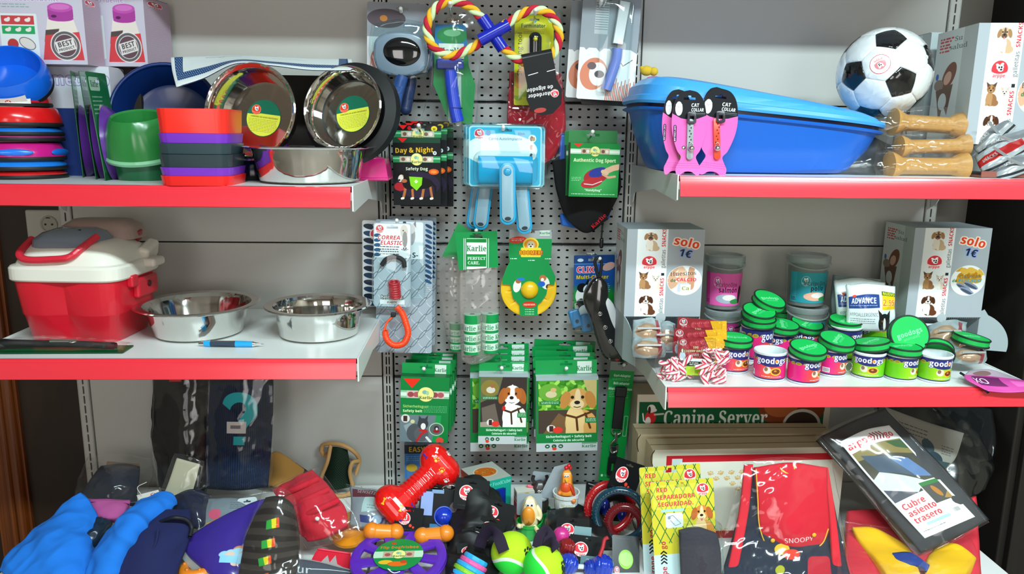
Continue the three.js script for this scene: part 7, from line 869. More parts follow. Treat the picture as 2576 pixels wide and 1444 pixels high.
{ const g = patch([[[445, 1152, 0.235], [503, 1168, 0.235]], [[424, 1215, 0.26], [487, 1228, 0.26]], [[404, 1262, 0.285], [466, 1284, 0.285]]], { th: 0.003, nu: 12, nv: 16, amp: 0.001 }), t = ptThing('hang_card', 'plain beige card strip slanting in a clear sleeve below the black coat', 'card', g, M('#a9a48c', 0.6), 'beige_card'); film(t, [[[440, 1140, 0.25], [475, 1146, 0.255], [515, 1160, 0.25]], [[415, 1210, 0.275], [455, 1215, 0.285], [500, 1230, 0.275]], [[392, 1270, 0.3], [440, 1284, 0.31], [480, 1292, 0.3]]], { ridge: 0.003, puff: 0.003, freq: 16 }); }
{ const pr = print(120, 90, (c, w, h) => { logo(c, 84, 26, 16, '#d8503c', '#e8d8d0'); L_(c, [[60, 60], [76, 34]], '#777', 3); small(c, 10, 66, 80, 2, '#c0a8a0', 8, 3); }, '#dcd6cc'), g = patch([[[344, 1246, 0.33], [398, 1232, 0.33]], [[356, 1274, 0.345], [414, 1262, 0.345]]], { th: 0.002, pr, nu: 6, nv: 6 }), t = ptThing('price_tag', 'white hang tag with a red badge lying beside the blue coat sleeve', 'tag', g, ink(pr, 0.5), 'tag_card'); part(t, 'tag_string', tube([[-0.02, 0.012, 0.004], [-0.03, 0.03, 0.0], [-0.01, 0.04, -0.01]], 0.0008, 16, 6), M('#d8d4cc', 0.8)); }
// bright blue coat
{ const blue = fabric('#1273d8'), g = patch([[[212, 1244, 0.33], [228, 1270, 0.35], [242, 1300, 0.37], [246, 1330, 0.39]], [[160, 1292, 0.36], [180, 1310, 0.4], [212, 1340, 0.42], [232, 1362, 0.42]], [[104, 1336, 0.4], [130, 1352, 0.45], [190, 1376, 0.47], [230, 1392, 0.45]], [[40, 1390, 0.46], [90, 1404, 0.5], [160, 1420, 0.52], [228, 1430, 0.5]], [[4, 1440, 0.5], [60, 1470, 0.53], [140, 1490, 0.55], [226, 1490, 0.54]]], { th: 0.02, puff: 0.008, amp: 0.008, freq: 16, ridge: 0.008, nu: 64, nv: 70 });
  const t = ptThing('dog_coat', 'bright blue padded dog coat spilling over the left front of the deck', 'clothing', g, blue, 'body_panel');
  lay(t, 'sleeve', patch([[[352, 1270, 0.38], [420, 1252, 0.36], [428, 1276, 0.37]], [[318, 1312, 0.43], [356, 1300, 0.45], [412, 1306, 0.41]], [[280, 1352, 0.46], [318, 1348, 0.5], [350, 1366, 0.46]], [[246, 1400, 0.5], [286, 1404, 0.53], [318, 1410, 0.49]], [[222, 1470, 0.53], [262, 1480, 0.55], [292, 1476, 0.53]]], { th: 0.022, puff: 0.01, amp: 0.008, freq: 18, ridge: 0.008, nu: 50, nv: 80 }), blue);
  lay(t, 'dark_lining', patch([[[242, 1306, 0.37], [282, 1312, 0.38]], [[214, 1344, 0.41], [258, 1350, 0.43]], [[198, 1372, 0.43], [232, 1378, 0.45]]], { th: 0.014, puff: 0.012, amp: 0.008, ridge: 0.006, freq: 34 }), M('#1c2c3c', 0.25)); }
{ const navy = fabric('#121a4c'), g = patch([[[342, 1322, 0.42], [400, 1300, 0.41], [480, 1286, 0.4]], [[316, 1366, 0.46], [390, 1350, 0.48], [478, 1345, 0.45]], [[290, 1410, 0.5], [370, 1404, 0.52], [455, 1410, 0.49]], [[262, 1470, 0.53], [350, 1480, 0.54], [440, 1476, 0.53]]], { th: 0.022, puff: 0.014, amp: 0.005, freq: 13, ridge: 0.003, nu: 44, nv: 44 }), t = ptThing('navy_coat', 'navy blue dog coat with a black collar edge beside the bright blue one', 'clothing', g, navy, 'body_panel');
  lay(t, 'collar_edge', tube([at(404, 1312, 0.46), at(440, 1302, 0.47), at(470, 1308, 0.46), at(482, 1326, 0.46), at(478, 1350, 0.48)], 0.005, 40, 8), M('#0c0e1a', 0.6)); lay(t, 'seam_fold', tube([at(398, 1330, 0.5), at(390, 1370, 0.52), at(356, 1420, 0.54)], 0.003, 24, 6), navy); }
{ const g = patch([[[430, 1262, 0.3], [480, 1240, 0.3], [530, 1250, 0.3]], [[440, 1290, 0.34], [490, 1282, 0.36], [522, 1290, 0.34]], [[470, 1330, 0.38], [500, 1330, 0.4], [520, 1330, 0.38]]], { th: 0.02, puff: 0.012, amp: 0.005, freq: 16 }), t = ptThing('dark_garment', 'dark navy folded garment between the beige strip and the grey clear pack', 'clothing', g, fabric('#0d1430'), 'folded_cloth'); film(t, [[[426, 1258, 0.33], [480, 1236, 0.33], [534, 1246, 0.33]], [[436, 1292, 0.37], [490, 1286, 0.39], [526, 1290, 0.37]], [[462, 1336, 0.4], [500, 1340, 0.42], [524, 1336, 0.4]]], { ridge: 0.004, freq: 15 }); }
{ const pr = print(200, 160, (c, w, h) => { R_(c, 0, 0, w, h, '#7d8a92'); E_(c, 60, 90, 26, 20, '#d85a7a'); Y_(c, [[30, 130], [80, 104], [70, 150]], '#d8a02c'); small(c, 110, 40, 60, 4, '#5a646c', 9, 3); }, '#7d8a92'), g = patch([[[522, 1258, 0.32], [580, 1256, 0.33], [645, 1256, 0.32]], [[512, 1290, 0.36], [570, 1292, 0.38], [640, 1290, 0.36]], [[500, 1336, 0.4], [560, 1340, 0.41], [630, 1330, 0.4]]], { th: 0.008, puff: 0.008, amp: 0.003, pr, freq: 16 }), t = ptThing('toy_pack', 'grey clear pack with pink and yellow print and a white hanging hole', 'package', g, ink(pr, 0.35), 'printed_backing'); const q = euroHole(rrect(0.05, 0.02, 0.008), 0.018, 0), p = at(622, 1262, 0.35).sub(t.position); part(t, 'hang_tab', extrude(q, 0.0015), M('#c9d6d8', 0.4), p, [-0.5, 0, 0.1]); film(t, [[[516, 1250, 0.34], [580, 1246, 0.35], [654, 1250, 0.34]], [[506, 1292, 0.38], [570, 1292, 0.4], [644, 1290, 0.38]], [[494, 1342, 0.415], [560, 1346, 0.425], [634, 1338, 0.415]]], { ridge: 0.004, puff: 0.004, freq: 15 }); }
{ const pr = print(300, 260, (c, w, h) => { for (let i = 0; i < 30; i++) E_(c, 90 + (i * 29) % 110, 170 + (i * 17) % 50, 14, 9, ['#9ad0e8', '#c98a6a', '#6a7ac8', '#e0c0b0'][i % 4]); Y_(c, [[60, 190], [170, 250], [210, 244], [80, 170]], '#8ccdea'); Y_(c, [[160, 210], [300, 120], [300, 200], [190, 240]], '#a01c4a'); }, '#3c2c8a'), g = patch([[[452, 1368, 0.45], [540, 1312, 0.43], [636, 1266, 0.41], [688, 1252, 0.4]], [[486, 1410, 0.48], [560, 1366, 0.48], [650, 1330, 0.46], [700, 1320, 0.44]], [[560, 1470, 0.52], [620, 1450, 0.52], [680, 1430, 0.5], [720, 1420, 0.48]]], { th: 0.01, puff: 0.01, amp: 0.002, pr, nu: 40, nv: 30 }), t = ptThing('treat_pack', 'purple printed pack lying aslant behind the striped dark bag', 'package', g, gloss(pr), 'purple_pouch'); lay(t, 'clear_border', patch([[[440, 1372, 0.455], [452, 1366, 0.455]], [[470, 1420, 0.49], [488, 1410, 0.485]], [[530, 1480, 0.525], [560, 1472, 0.525]]], { th: 0.002, nu: 6, nv: 14 }), CLOUDY); }
{ const pr = print(240, 340, (c, w, h) => { for (let y = 0; y < h; y += 46) R_(c, 0, y, w, 22, '#25201e'); [90, 160, 228, 300].forEach((y, i) => { Y_(c, [[92, y], [128, y - 14], [134, y + 18], [98, y + 30]], '#2c9a3c'); Y_(c, [[108, y - 6], [128, y - 14], [134, y + 18], [116, y + 24]], '#d8c81c'); Y_(c, [[122, y - 12], [130, y - 14], [136, y + 18], [126, y + 20]], '#d84a1c'); }); }, '#3a3430'), g = patch([[[672, 1252, 0.46], [705, 1250, 0.465], [735, 1270, 0.46]], [[630, 1330, 0.49], [690, 1330, 0.51], [748, 1340, 0.48]], [[612, 1400, 0.52], [676, 1400, 0.535], [752, 1395, 0.51]], [[600, 1462, 0.54], [670, 1466, 0.55], [748, 1450, 0.54]]], { th: 0.016, puff: 0.014, amp: 0.003, pr, nu: 36, nv: 44 }), t = ptThing('dog_boots_pack', 'dark pack with green, yellow and red stripes in a shiny clear bag', 'package', g, ink(pr, 0.6), 'striped_cloth');
  film(t, [[[664, 1232, 0.47], [705, 1226, 0.475], [742, 1250, 0.47]], [[622, 1330, 0.505], [690, 1330, 0.53], [758, 1340, 0.495]], [[598, 1410, 0.535], [676, 1410, 0.555], [762, 1400, 0.525]], [[586, 1474, 0.555], [670, 1480, 0.565], [760, 1460, 0.555]]], { ridge: 0.0032, freq: 21 }); part(t, 'press_stud', put(ball(0.0055, 16, 10), 0, 0, 0, 0, 0, 0, 1, 1, 0.5), TIP, at(652, 1384, 0.535).sub(t.position)); }
{ const red = fabric('#c4122c'), g = patch([[[692, 1238, 0.32], [740, 1212, 0.31], [790, 1190, 0.3]], [[724, 1280, 0.37], [775, 1256, 0.39], [830, 1236, 0.36]], [[748, 1322, 0.41], [800, 1306, 0.43], [868, 1284, 0.4]], [[782, 1362, 0.44], [830, 1350, 0.45], [876, 1326, 0.43]]], { th: 0.024, puff: 0.014, amp: 0.007, ridge: 0.004, freq: 18, nu: 44, nv: 44 }), t = ptThing('bagged_harness', 'red folded harness in a crinkled clear bag under the leather muzzle', 'package', g, red, 'red_cloth');
  for (const k of [0, 1, 2]) lay(t, 'fold', tube([at(700 + k * 26, 1250 + k * 26, 0.37 + k * 0.03), at(752 + k * 26, 1226 + k * 27, 0.385 + k * 0.03), at(800 + k * 26, 1204 + k * 27, 0.36 + k * 0.03)], 0.008, 24, 8), red);
  film(t, [[[686, 1228, 0.345], [740, 1200, 0.345], [800, 1176, 0.33]], [[718, 1285, 0.4], [775, 1256, 0.43], [842, 1232, 0.39]], [[744, 1330, 0.435], [805, 1310, 0.465], [890, 1286, 0.42]], [[774, 1380, 0.465], [840, 1366, 0.48], [912, 1340, 0.45]]], { ridge: 0.0032, freq: 21 }); part(t, 'press_stud', put(ball(0.0055, 16, 10), 0, 0, 0, 0, 0, 0, 1, 1, 0.5), TIP, at(798, 1305, 0.468).sub(t.position)); }
{ const g = patch([[[680, 1148, 0.02], [700, 1138, 0.02], [768, 1184, 0.02]], [[672, 1185, 0.03], [708, 1185, 0.05], [752, 1206, 0.04]], [[668, 1218, 0.06], [700, 1226, 0.07], [736, 1220, 0.06]]], { th: 0.014, puff: 0.01, amp: 0.004, freq: 16 }), t = ptThing('leather_pouch', 'tan suede pouch with a dark strap between the blanket and the muzzle', 'pouch', g, fabric('#c08a44'), 'suede_body'); lay(t, 'dark_strap', patch([[[744, 1164, 0.02], [782, 1190, 0.03]], [[738, 1178, 0.03], [772, 1204, 0.04]]], { th: 0.006, nu: 8, nv: 6 }), M('#1c1a18', 0.7)); }
// leather muzzle with a mesh front
{ const z = 0.05, t = thing('dog_muzzle', 'tan leather muzzle with a dark green mesh panel leaning on the back panel', 'muzzle', MID(805, 1115, 905, 1245, z)), tan = M('#c4935a', 0.6);
  const mesh = print(120, 160, (c, w, h) => { for (let y = 0; y < h; y += 5) for (let x = 0; x < w; x += 5) R_(c, x, y, 3, 3, (x + y) % 2 ? '#2a4a30' : '#16281c'); }, '#101a14');
  wpart(t, 'mesh_panel', patch([[[826, 1124, 0.02], [850, 1124, 0.04], [874, 1132, 0.03]], [[818, 1180, 0.05], [845, 1180, 0.07], [882, 1182, 0.05]], [[812, 1228, 0.07], [840, 1232, 0.09], [880, 1226, 0.07]]], { th: 0.003, pr: mesh, nu: 20, nv: 20 }), ink(mesh, 0.8));
  const edge = (pts, r = 0.0062) => tube(pts.map((p) => at(...p).sub(t.position)), r, 40, 8);
  part(t, 'leather_edging', join(edge([[808, 1136, 0.02], [812, 1120, 0.02], [830, 1116, 0.03], [862, 1120, 0.04], [890, 1136, 0.04], [904, 1158, 0.03], [894, 1196, 0.05]]), edge([[832, 1120, 0.03], [824, 1160, 0.06], [806, 1206, 0.07], [802, 1226, 0.08], [820, 1242, 0.09], [868, 1246, 0.09], [886, 1232, 0.08], [880, 1186, 0.07], [886, 1164, 0.06], [902, 1160, 0.04]]), edge([[808, 1134, 0.02], [816, 1146, 0.02], [826, 1142, 0.03]])), tan);
  part(t, 'strap_end', edge([[868, 1246, 0.09], [900, 1240, 0.08], [912, 1226, 0.07]], 0.005), tan); }
{ const pr = print(220, 170, (c, w, h) => { R_(c, 10, 20, 150, 40, '#5c2430'); T(c, 'SENSITIVE', 90, 34, 24, '#b9a8ac', { rot: 0.1, w: 'normal' }); Y_(c, [[80, 60], [150, 50], [170, 100], [70, 116]], '#a8c4c4'); small(c, 96, 88, 50, 2, '#7a9494', 9, 3); R_(c, 60, 126, 130, 26, '#2c3c74'); E_(c, 150, 136, 26, 16, '#8aa8c0'); }, '#858f96'), g = patch([[[880, 1226, 0.28], [940, 1238, 0.28], [1000, 1262, 0.27]], [[884, 1268, 0.33], [930, 1276, 0.345], [985, 1290, 0.33]], [[880, 1322, 0.38], [930, 1332, 0.39], [960, 1334, 0.38]]], { th: 0.012, puff: 0.01, amp: 0.004, pr, freq: 14 }), t = ptThing('accessory_pack', 'grey clear pack with a pale label and dark print left of the red bone', 'package', g, ink(pr, 0.35), 'printed_insert'); film(t, [[[870, 1220, 0.3], [940, 1230, 0.3], [1006, 1254, 0.29]], [[872, 1272, 0.35], [930, 1276, 0.37], [990, 1290, 0.35]], [[868, 1334, 0.4], [930, 1342, 0.41], [968, 1342, 0.4]]], { ridge: 0.0032, freq: 21 }); }
{ const c = onY(880, 1386, DK + 0.02), t = thing('flying_disc', 'flat orange flying disc half hidden under the red harness bag', 'dog toy', [c.x - 0.002, DK + 0.05, c.z - 0.06], [0.35, 0, 0.15]); part(t, 'disc', lathe([[0, 0.004], [0.05, 0.004], [0.058, 0.001], [0.06, -0.006], [0.056, -0.006], [0.05, 0], [0, 0.001]]), plastic('#f0961c', 0.35)); part(t, 'raised_ring', put(torus(0.035, 0.0012), 0, 0.0042, 0, Math.PI / 2), plastic('#e88c16', 0.35)); part(t, 'hub', put(cyl(0.008, 0.01, 0.004, 24), 0, 0.005, 0), plastic('#e88c16', 0.35)); }
{ const pr = print(170, 110, (c, w, h) => { R_(c, 0, 0, w, h, '#d02438'); Y_(c, [[40, 70], [60, 30], [78, 64], [96, 24], [112, 66], [140, 76], [40, 86]], '#a89a98'); }, '#d02438'), g = patch([[[800, 1380, 0.47], [882, 1392, 0.46]], [[786, 1404, 0.495], [882, 1420, 0.49]], [[774, 1436, 0.52], [880, 1450, 0.52]]], { th: 0.004, pr, nu: 10, nv: 10 }), t = ptThing('red_card_pack', 'red printed card with grey shapes in front of the orange disc', 'package', g, gloss(pr), 'red_card'); lay(t, 'fold_edge', patch([[[800, 1378, 0.472], [882, 1390, 0.462]], [[800, 1383, 0.474], [882, 1395, 0.464]]], { th: 0.005, nu: 6, nv: 3 }), M('#e0304a', 0.4)); }
{ const pr = print(200, 90, (c, w, h) => { E_(c, 40, 50, 20, 18, '#d8566a'); T(c, 'kur', 96, 40, 34, '#c8d0d4', { w: 'normal' }); L_(c, [[120, 36], [190, 20]], '#c8d0d4', 3); }, '#4c525c'), g = patch([[[700, 1418, 0.52], [760, 1408, 0.51], [900, 1440, 0.525]], [[690, 1470, 0.55], [760, 1474, 0.55], [900, 1476, 0.55]]], { th: 0.01, puff: 0.006, amp: 0.002, pr, nu: 24, nv: 10 }), t = ptThing('accessory_pack', 'dark grey lettered pack at the very front edge left of the purple wheel', 'package', g, gloss(pr), 'grey_pouch'); lay(t, 'seal_strip', patch([[[700, 1414, 0.522], [760, 1404, 0.512], [900, 1436, 0.527]], [[699, 1420, 0.526], [760, 1411, 0.516], [900, 1443, 0.531]]], { th: 0.003, nu: 12, nv: 3 }), CLOUDY); }
{ const c = onY(470, 1440, DK + 0.02), t = thing('orange_toy', 'orange edge of a rubber toy under the purple pack at the front', 'dog toy', [c.x + 0.02, DK + 0.02, 0.49]); part(t, 'ring_body', put(torus(0.03, 0.014, 36, 14), 0, 0.0, 0, Math.PI / 2), plastic('#e8841c', 0.4)); part(t, 'knob', join(...[0, 1, 2, 3, 4, 5].map((i) => put(ball(0.005, 10, 8), Math.cos(i * 1.047) * 0.03, 0.013, Math.sin(i * 1.047) * 0.03))), plastic('#d8761a', 0.4)); }
// ---------------------------------------------------------------- toys on the middle of the deck
{ const z = 0.045, c = fr(1018, 1112, 1092, 1206, z), pr = print(150, 190, (q, w, h) => { R_(q, 0, 0, w, 14, '#6a737c'); R_(q, 0, 14, w, 44, '#2c3644'); T(q, 'EASY', 62, 38, 36, '#e8b41c'); R_(q, 0, 58, w, h, '#3f7cc0'); small(q, 10, 72, 80, 3, '#9fc4e8', 9, 3); E_(q, 36, 130, 28, 20, '#e0a82c'); }, '#3f6fa8'), t = thing('easy_card', 'blue hanging card with yellow lettering behind the top of the red bone', 'package', [c.x, c.y, z]); part(t, 'printed_card', plate(euroHole(rrect(c.w, c.h, 0.003), 0.026, c.h / 2 - 0.008), 0.0014, pr), gloss(pr)); part(t, 'clear_blister', toCreasedNormals(extrude(rrect(c.w * 0.8, c.h * 0.5, 0.01, 0, -c.h * 0.15), 0.014, 0.003), 0.6), SHELL); }
// red vinyl bone
{ const t = thing('bone_toy', 'shiny red vinyl bone with paw prints and a ribbed middle, leaning upright', 'dog toy', at(1050, 1220, 0.3)), rel = (u, v, z) => at(u, v, z).sub(t.position);
  const a = rel(1108, 1168, 0.27), b = rel(992, 1276, 0.36), ax = b.clone().sub(a), L = ax.length(), q = new THREE.Quaternion().setFromUnitVectors(V(0, 1, 0), ax.clone().normalize().negate()), side = V(1, 0, 0).applyQuaternion(q);
  const g = new THREE.Group(); g.name = 'bone_body'; g.position.copy(a.clone().add(b).multiplyScalar(0.5)); g.quaternion.copy(q); t.add(g);
  // one smooth skin: distance to two lobes at each end and the shaft, blended
  const R = 0.038, N = 72, M_ = 56, h2 = L / 2, lobes = [[0.024, h2 - 0.002], [-0.024, h2 - 0.002], [0.024, -h2 + 0.002], [-0.024, -h2 + 0.002]];
  const f = (x, y, z) => { let k = 0; for (const [lx, ly] of lobes) k += Math.exp(-170 * (Math.hypot(x - lx, y - ly, z * 1.05) - R)); const rad = 0.031 + 0.0018 * Math.cos(y * Math.PI * 2 / 0.011) * (Math.abs(y) < h2 * 0.58 ? 1 : 0), yy = Math.max(0, Math.abs(y) - h2); k += Math.exp(-170 * (Math.hypot(x, z, yy) - rad)); return -Math.log(k) / 170; };
  const rings = []; const top = h2 + R - 0.003; for (let j = 0; j <= 150; j++) { const y = -top + 2 * top * j / 150, ring = []; for (let i = 0; i < N; i++) { const w = -i / N * Math.PI * 2, dx = Math.cos(w), dz = Math.sin(w); let r0 = 0, r1 = 0.09, hit = 0.0005; for (let s = 60; s >= 0; s--) { const r = r1 * s / 60; if (f(dx * r, y, dz * r) < 0) { let lo = r, hi = r + r1 / 60; for (let k = 0; k < 8; k++) { const m = (lo + hi) / 2; f(dx * m, y, dz * m) < 0 ? lo = m : hi = m; } hit = lo; break; } } ring.push(V(dx * hit, y, dz * hit)); } rings.push(ring); }
  part(g, 'skin', loft(rings, true, true, 1.2), plastic('#e01412', 0.16));
  const pr = print(60, 60, (c) => paw(c, 30, 32, 24, '#f0b81c')), deco = (name, x, y, mat, kind, rz = 0) => { let z = 0.08; while (z > 0 && f(x, y, z) > 0) z -= 0.0005; const e = 0.003, n = V(f(x + e, y, z) - f(x - e, y, z), f(x, y + e, z) - f(x, y - e, z), f(x, y, z + e) - f(x, y, z - e)).normalize(); const qq = new THREE.Quaternion().setFromUnitVectors(V(0, 0, 1), n); const pieces = kind === 'paw' ? [put(ball(1, 14, 8), 0, -0.002, 0, 0, 0, 0, 0.0048, 0.004, 0.0012), ...[[-0.0066, 0.002], [-0.0026, 0.0064], [0.0026, 0.0064], [0.0066, 0.002]].map(([p, s]) => put(ball(1, 10, 6), p, s, 0, 0, 0, 0, 0.0018, 0.0024, 0.001))] : [put(rbox(0.004, 0.014, 0.0016, 0.0006), 0, 0, 0), ...[[-0.002, 0.007], [0.002, 0.007], [-0.002, -0.007], [0.002, -0.007]].map(([p, s]) => put(ball(1, 10, 6), p, s, 0, 0, 0, 0, 0.0026, 0.0024, 0.001))]; const m = part(g, name, put(join(...pieces), 0, 0, 0, 0, 0, rz), mat, [x, y, z + 0.0002]); m.quaternion.copy(qq); };
  const Yl = plastic('#f2b41a', 0.3), Wt = plastic('#f4efec', 0.3), Bl = plastic('#4a2ca0', 0.3);
  deco('yellow_paw', -0.016, h2 * 0.86, Yl, 'paw', 0.4); deco('yellow_paw', 0.014, h2 * 0.78, Yl, 'paw', 0.8); deco('white_bone', -0.034, h2 * 1.1, Wt, 'bone', 0.6); deco('white_paw', 0.042, h2 * 0.7, Wt, 'paw', 0.6); deco('white_paw', -0.006, h2 * 1.35, Wt, 'paw', 0.4); deco('purple_bone', -0.044, h2 * 0.72, Bl, 'bone', 1.6); deco('yellow_bone', 0.012, -h2 * 0.96, Yl, 'bone', 0.6); deco('purple_bone', 0.03, -h2 * 0.6, Bl, 'bone', 1.8); deco('yellow_bone', -0.03, -h2 * 1.2, Yl, 'bone', 0.4); deco('purple_bone', 0.036, -h2 * 1.25, Bl, 'bone', 0.2); }
// food cube carton
{ const front = print(240, 250, (c, w, h) => { T(c, 'Buster FoodCube', w / 2, 28, 30, '#9fe8d8', { f: 'serif', w: 'normal', sx: 0.96 }); R_(c, 70, 64, 130, 130, '#0c6a62', 24); R_(c, 76, 68, 122, 122, '#152a9a', 22); R_(c, 100, 90, 60, 60, '#2444c0', 12); }, '#1fa890'), topP = print(200, 160, (c, w, h) => { E_(c, 100, 76, 72, 46, '#c9c4b6'); E_(c, 100, 76, 64, 40, '#c8641c'); for (let i = 0; i < 20; i++) E_(c, 60 + (i * 37) % 80, 56 + (i * 23) % 44, 8, 5, ['#d8902c', '#a8481c', '#8a8a3a'][i % 3]); }, '#aeb2a8'), sideP = print(200, 220, (c, w, h) => { for (let i = 0; i < 24; i++) E_(c, (i * 47) % 200, (i * 71) % 220, 26, 18, ['#c23a14', '#d86a1c', '#a82a12', '#c8901c'][i % 4]); }, '#b8331a');
  const p = onY(1206, 1300, DK), s = scaleAt(p.z, 0.4), w = 0.1, h = 0.112, t = thing('food_cube_carton', 'teal and orange carton with a round picture on its top, behind the black toy packs', 'box', [at(1222, 1240, 0.2).x, DK + h / 2 + 0.004, 0.17], [0, 0.5, 0]); part(t, 'carton_body', ...carton(w * 1.02, h, 0.11, { pz: front, py: topP, nx: sideP }, M('#b8321c', 0.5))); part(t, 'window_pane', put(rbox(0.054, 0.058, 0.002, 0.0009), 0.006, -0.004, 0.056), M('#0f2a9c', 0.15, { clearcoat: 1 })); }
// black header cards of small toys
const blackTag = (eye) => print(150, 130, (c, w, h) => { logo(c, 52, 60, 32); E_(c, 88, 92, 8, 8, '#e0402c'); E_(c, 104, 100, 6, 6, '#e0402c'); small(c, 20, 112, 100, 1, '#3a3c40', 8, 2); }, '#0d0e10');
const TAG = blackTag(), TAGM = ink(TAG, 0.55, { specularIntensity: 0.3 });
function tagCard(label, u, v, z, wpx, hpx, rot, extra, rx = -0.5) { const s = scaleAt(z, 0.45), c = at(u, v, z), t = thing('toy_header_card', label, 'package', c, [rx, rot[0], rot[1]], 'black toy packs with a red badge'); part(t, 'black_card', plate(euroHole(rrect(wpx * s, hpx * s, 0.003), 0.02, hpx * s * 0.36), 0.0012, TAG), TAGM); if (extra) extra(t, s); return t; }
const BK = M('#101114', 0.22, { clearcoat: 0.6 }), BLUEV = plastic('#1636b8', 0.18);
tagCard('black toy header with a red badge leaning on the lower end of the red bone', 1028, 1308, 0.4, 70, 62, [0, -0.12]);
{ const z = 0.36, c = fr(1052, 1246, 1148, 1350, z), pr = print(190, 200, (q, w, h) => { R_(q, 8, 10, 60, 90, '#8fa4d8'); R_(q, 60, 2, 60, 14, '#7a9ac0'); R_(q, 60, 130, 130, 70, '#3a7aa8'); T(q, '& Training', 120, 152, 20, '#d8ecf4', {}); small(q, 70, 172, 100, 2, '#9fc8dc', 10, 3); }, '#0e0f13'), t = thing('ball_pack', 'black card with a blue rubber ball in a round window beside the red bone', 'package', [c.x, c.y, z], [-0.5, 0.1, -0.06]); part(t, 'black_card', plate(rrect(c.w, c.h * 1.15, 0.003), 0.002, pr), gloss(pr)); part(t, 'window_ring', put(torus(0.024, 0.002, 40, 8), c.w * 0.17, 0.0, 0.004), plastic('#3a5cc8', 0.3)); part(t, 'rubber_ball', put(ball(0.024, 32, 20), c.w * 0.17, 0.0, -0.002, 0, 0, 0, 1, 1, 0.9), BLUEV); }
{ const t = thing('plastic_clip_pack', 'black blister pack with a grey clip above the blue ball card', 'package', at(1105, 1240, 0.3), [-0.3, 0, 0.06]); part(t, 'black_card', rbox(0.1, 0.06, 0.004, 0.001), BK); part(t, 'grey_clip', put(torus(0.014, 0.003, 30, 8), 0.028, 0.012, 0.006, 0, 0, 0, 1.3, 0.5, 1), CHROME); part(t, 'clear_blister', toCreasedNormals(extrude(rrect(0.09, 0.045, 0.01), 0.014, 0.003), 0.6), SHELL); }
{ const g = patch([[[1150, 1220, 0.26], [1190, 1210, 0.27], [1240, 1250, 0.26]], [[1140, 1290, 0.34], [1210, 1280, 0.37], [1280, 1310, 0.33]], [[1130, 1370, 0.4], [1190, 1360, 0.43], [1270, 1370, 0.4]], [[1120, 1470, 0.5], [1190, 1480, 0.51], [1250, 1470, 0.5]]], { th: 0.02, puff: 0.012, amp: 0.014, ridge: 0.008, freq: 17, nu: 50, nv: 60 }), t = ptThing('plush_pack', 'heap of black plush toy in shiny packs between the carton and the tennis balls', 'package', g, M('#0b0b0d', 0.55), 'black_plush'); lay(t, 'blue_band', tube([at(1190, 1262, 0.35), at(1206, 1258, 0.36), at(1226, 1262, 0.35)], 0.005, 20, 8), BLUEV); lay(t, 'shiny_flap', patch([[[1136, 1236, 0.3], [1165, 1228, 0.31]], [[1128, 1268, 0.34], [1166, 1262, 0.35]], [[1140, 1296, 0.36], [1164, 1290, 0.37]]], { th: 0.004, amp: 0.002, nu: 12, nv: 12 }), M('#6a6064', 0.25)); }
tagCard('black toy header with a red badge in front of the food cube carton', 1186, 1244, 0.35, 86, 76, [0.15, -0.12]);
tagCard('black toy header just right of and below the one by the carton', 1248, 1294, 0.38, 90, 64, [0, -0.25]);
tagCard('black toy header with its badge lifted above the left tennis ball ribbon', 1236, 1330, 0.42, 66, 50, [0, -0.3]);
tagCard('black toy header left of the tennis ball ribbon, its badge tilted', 1206, 1350, 0.44, 80, 56, [0, 0.25]);
tagCard('lowest black toy header above the striped rubber toy', 1190, 1386, 0.47, 80, 44, [0, 0.1], null, -0.8);
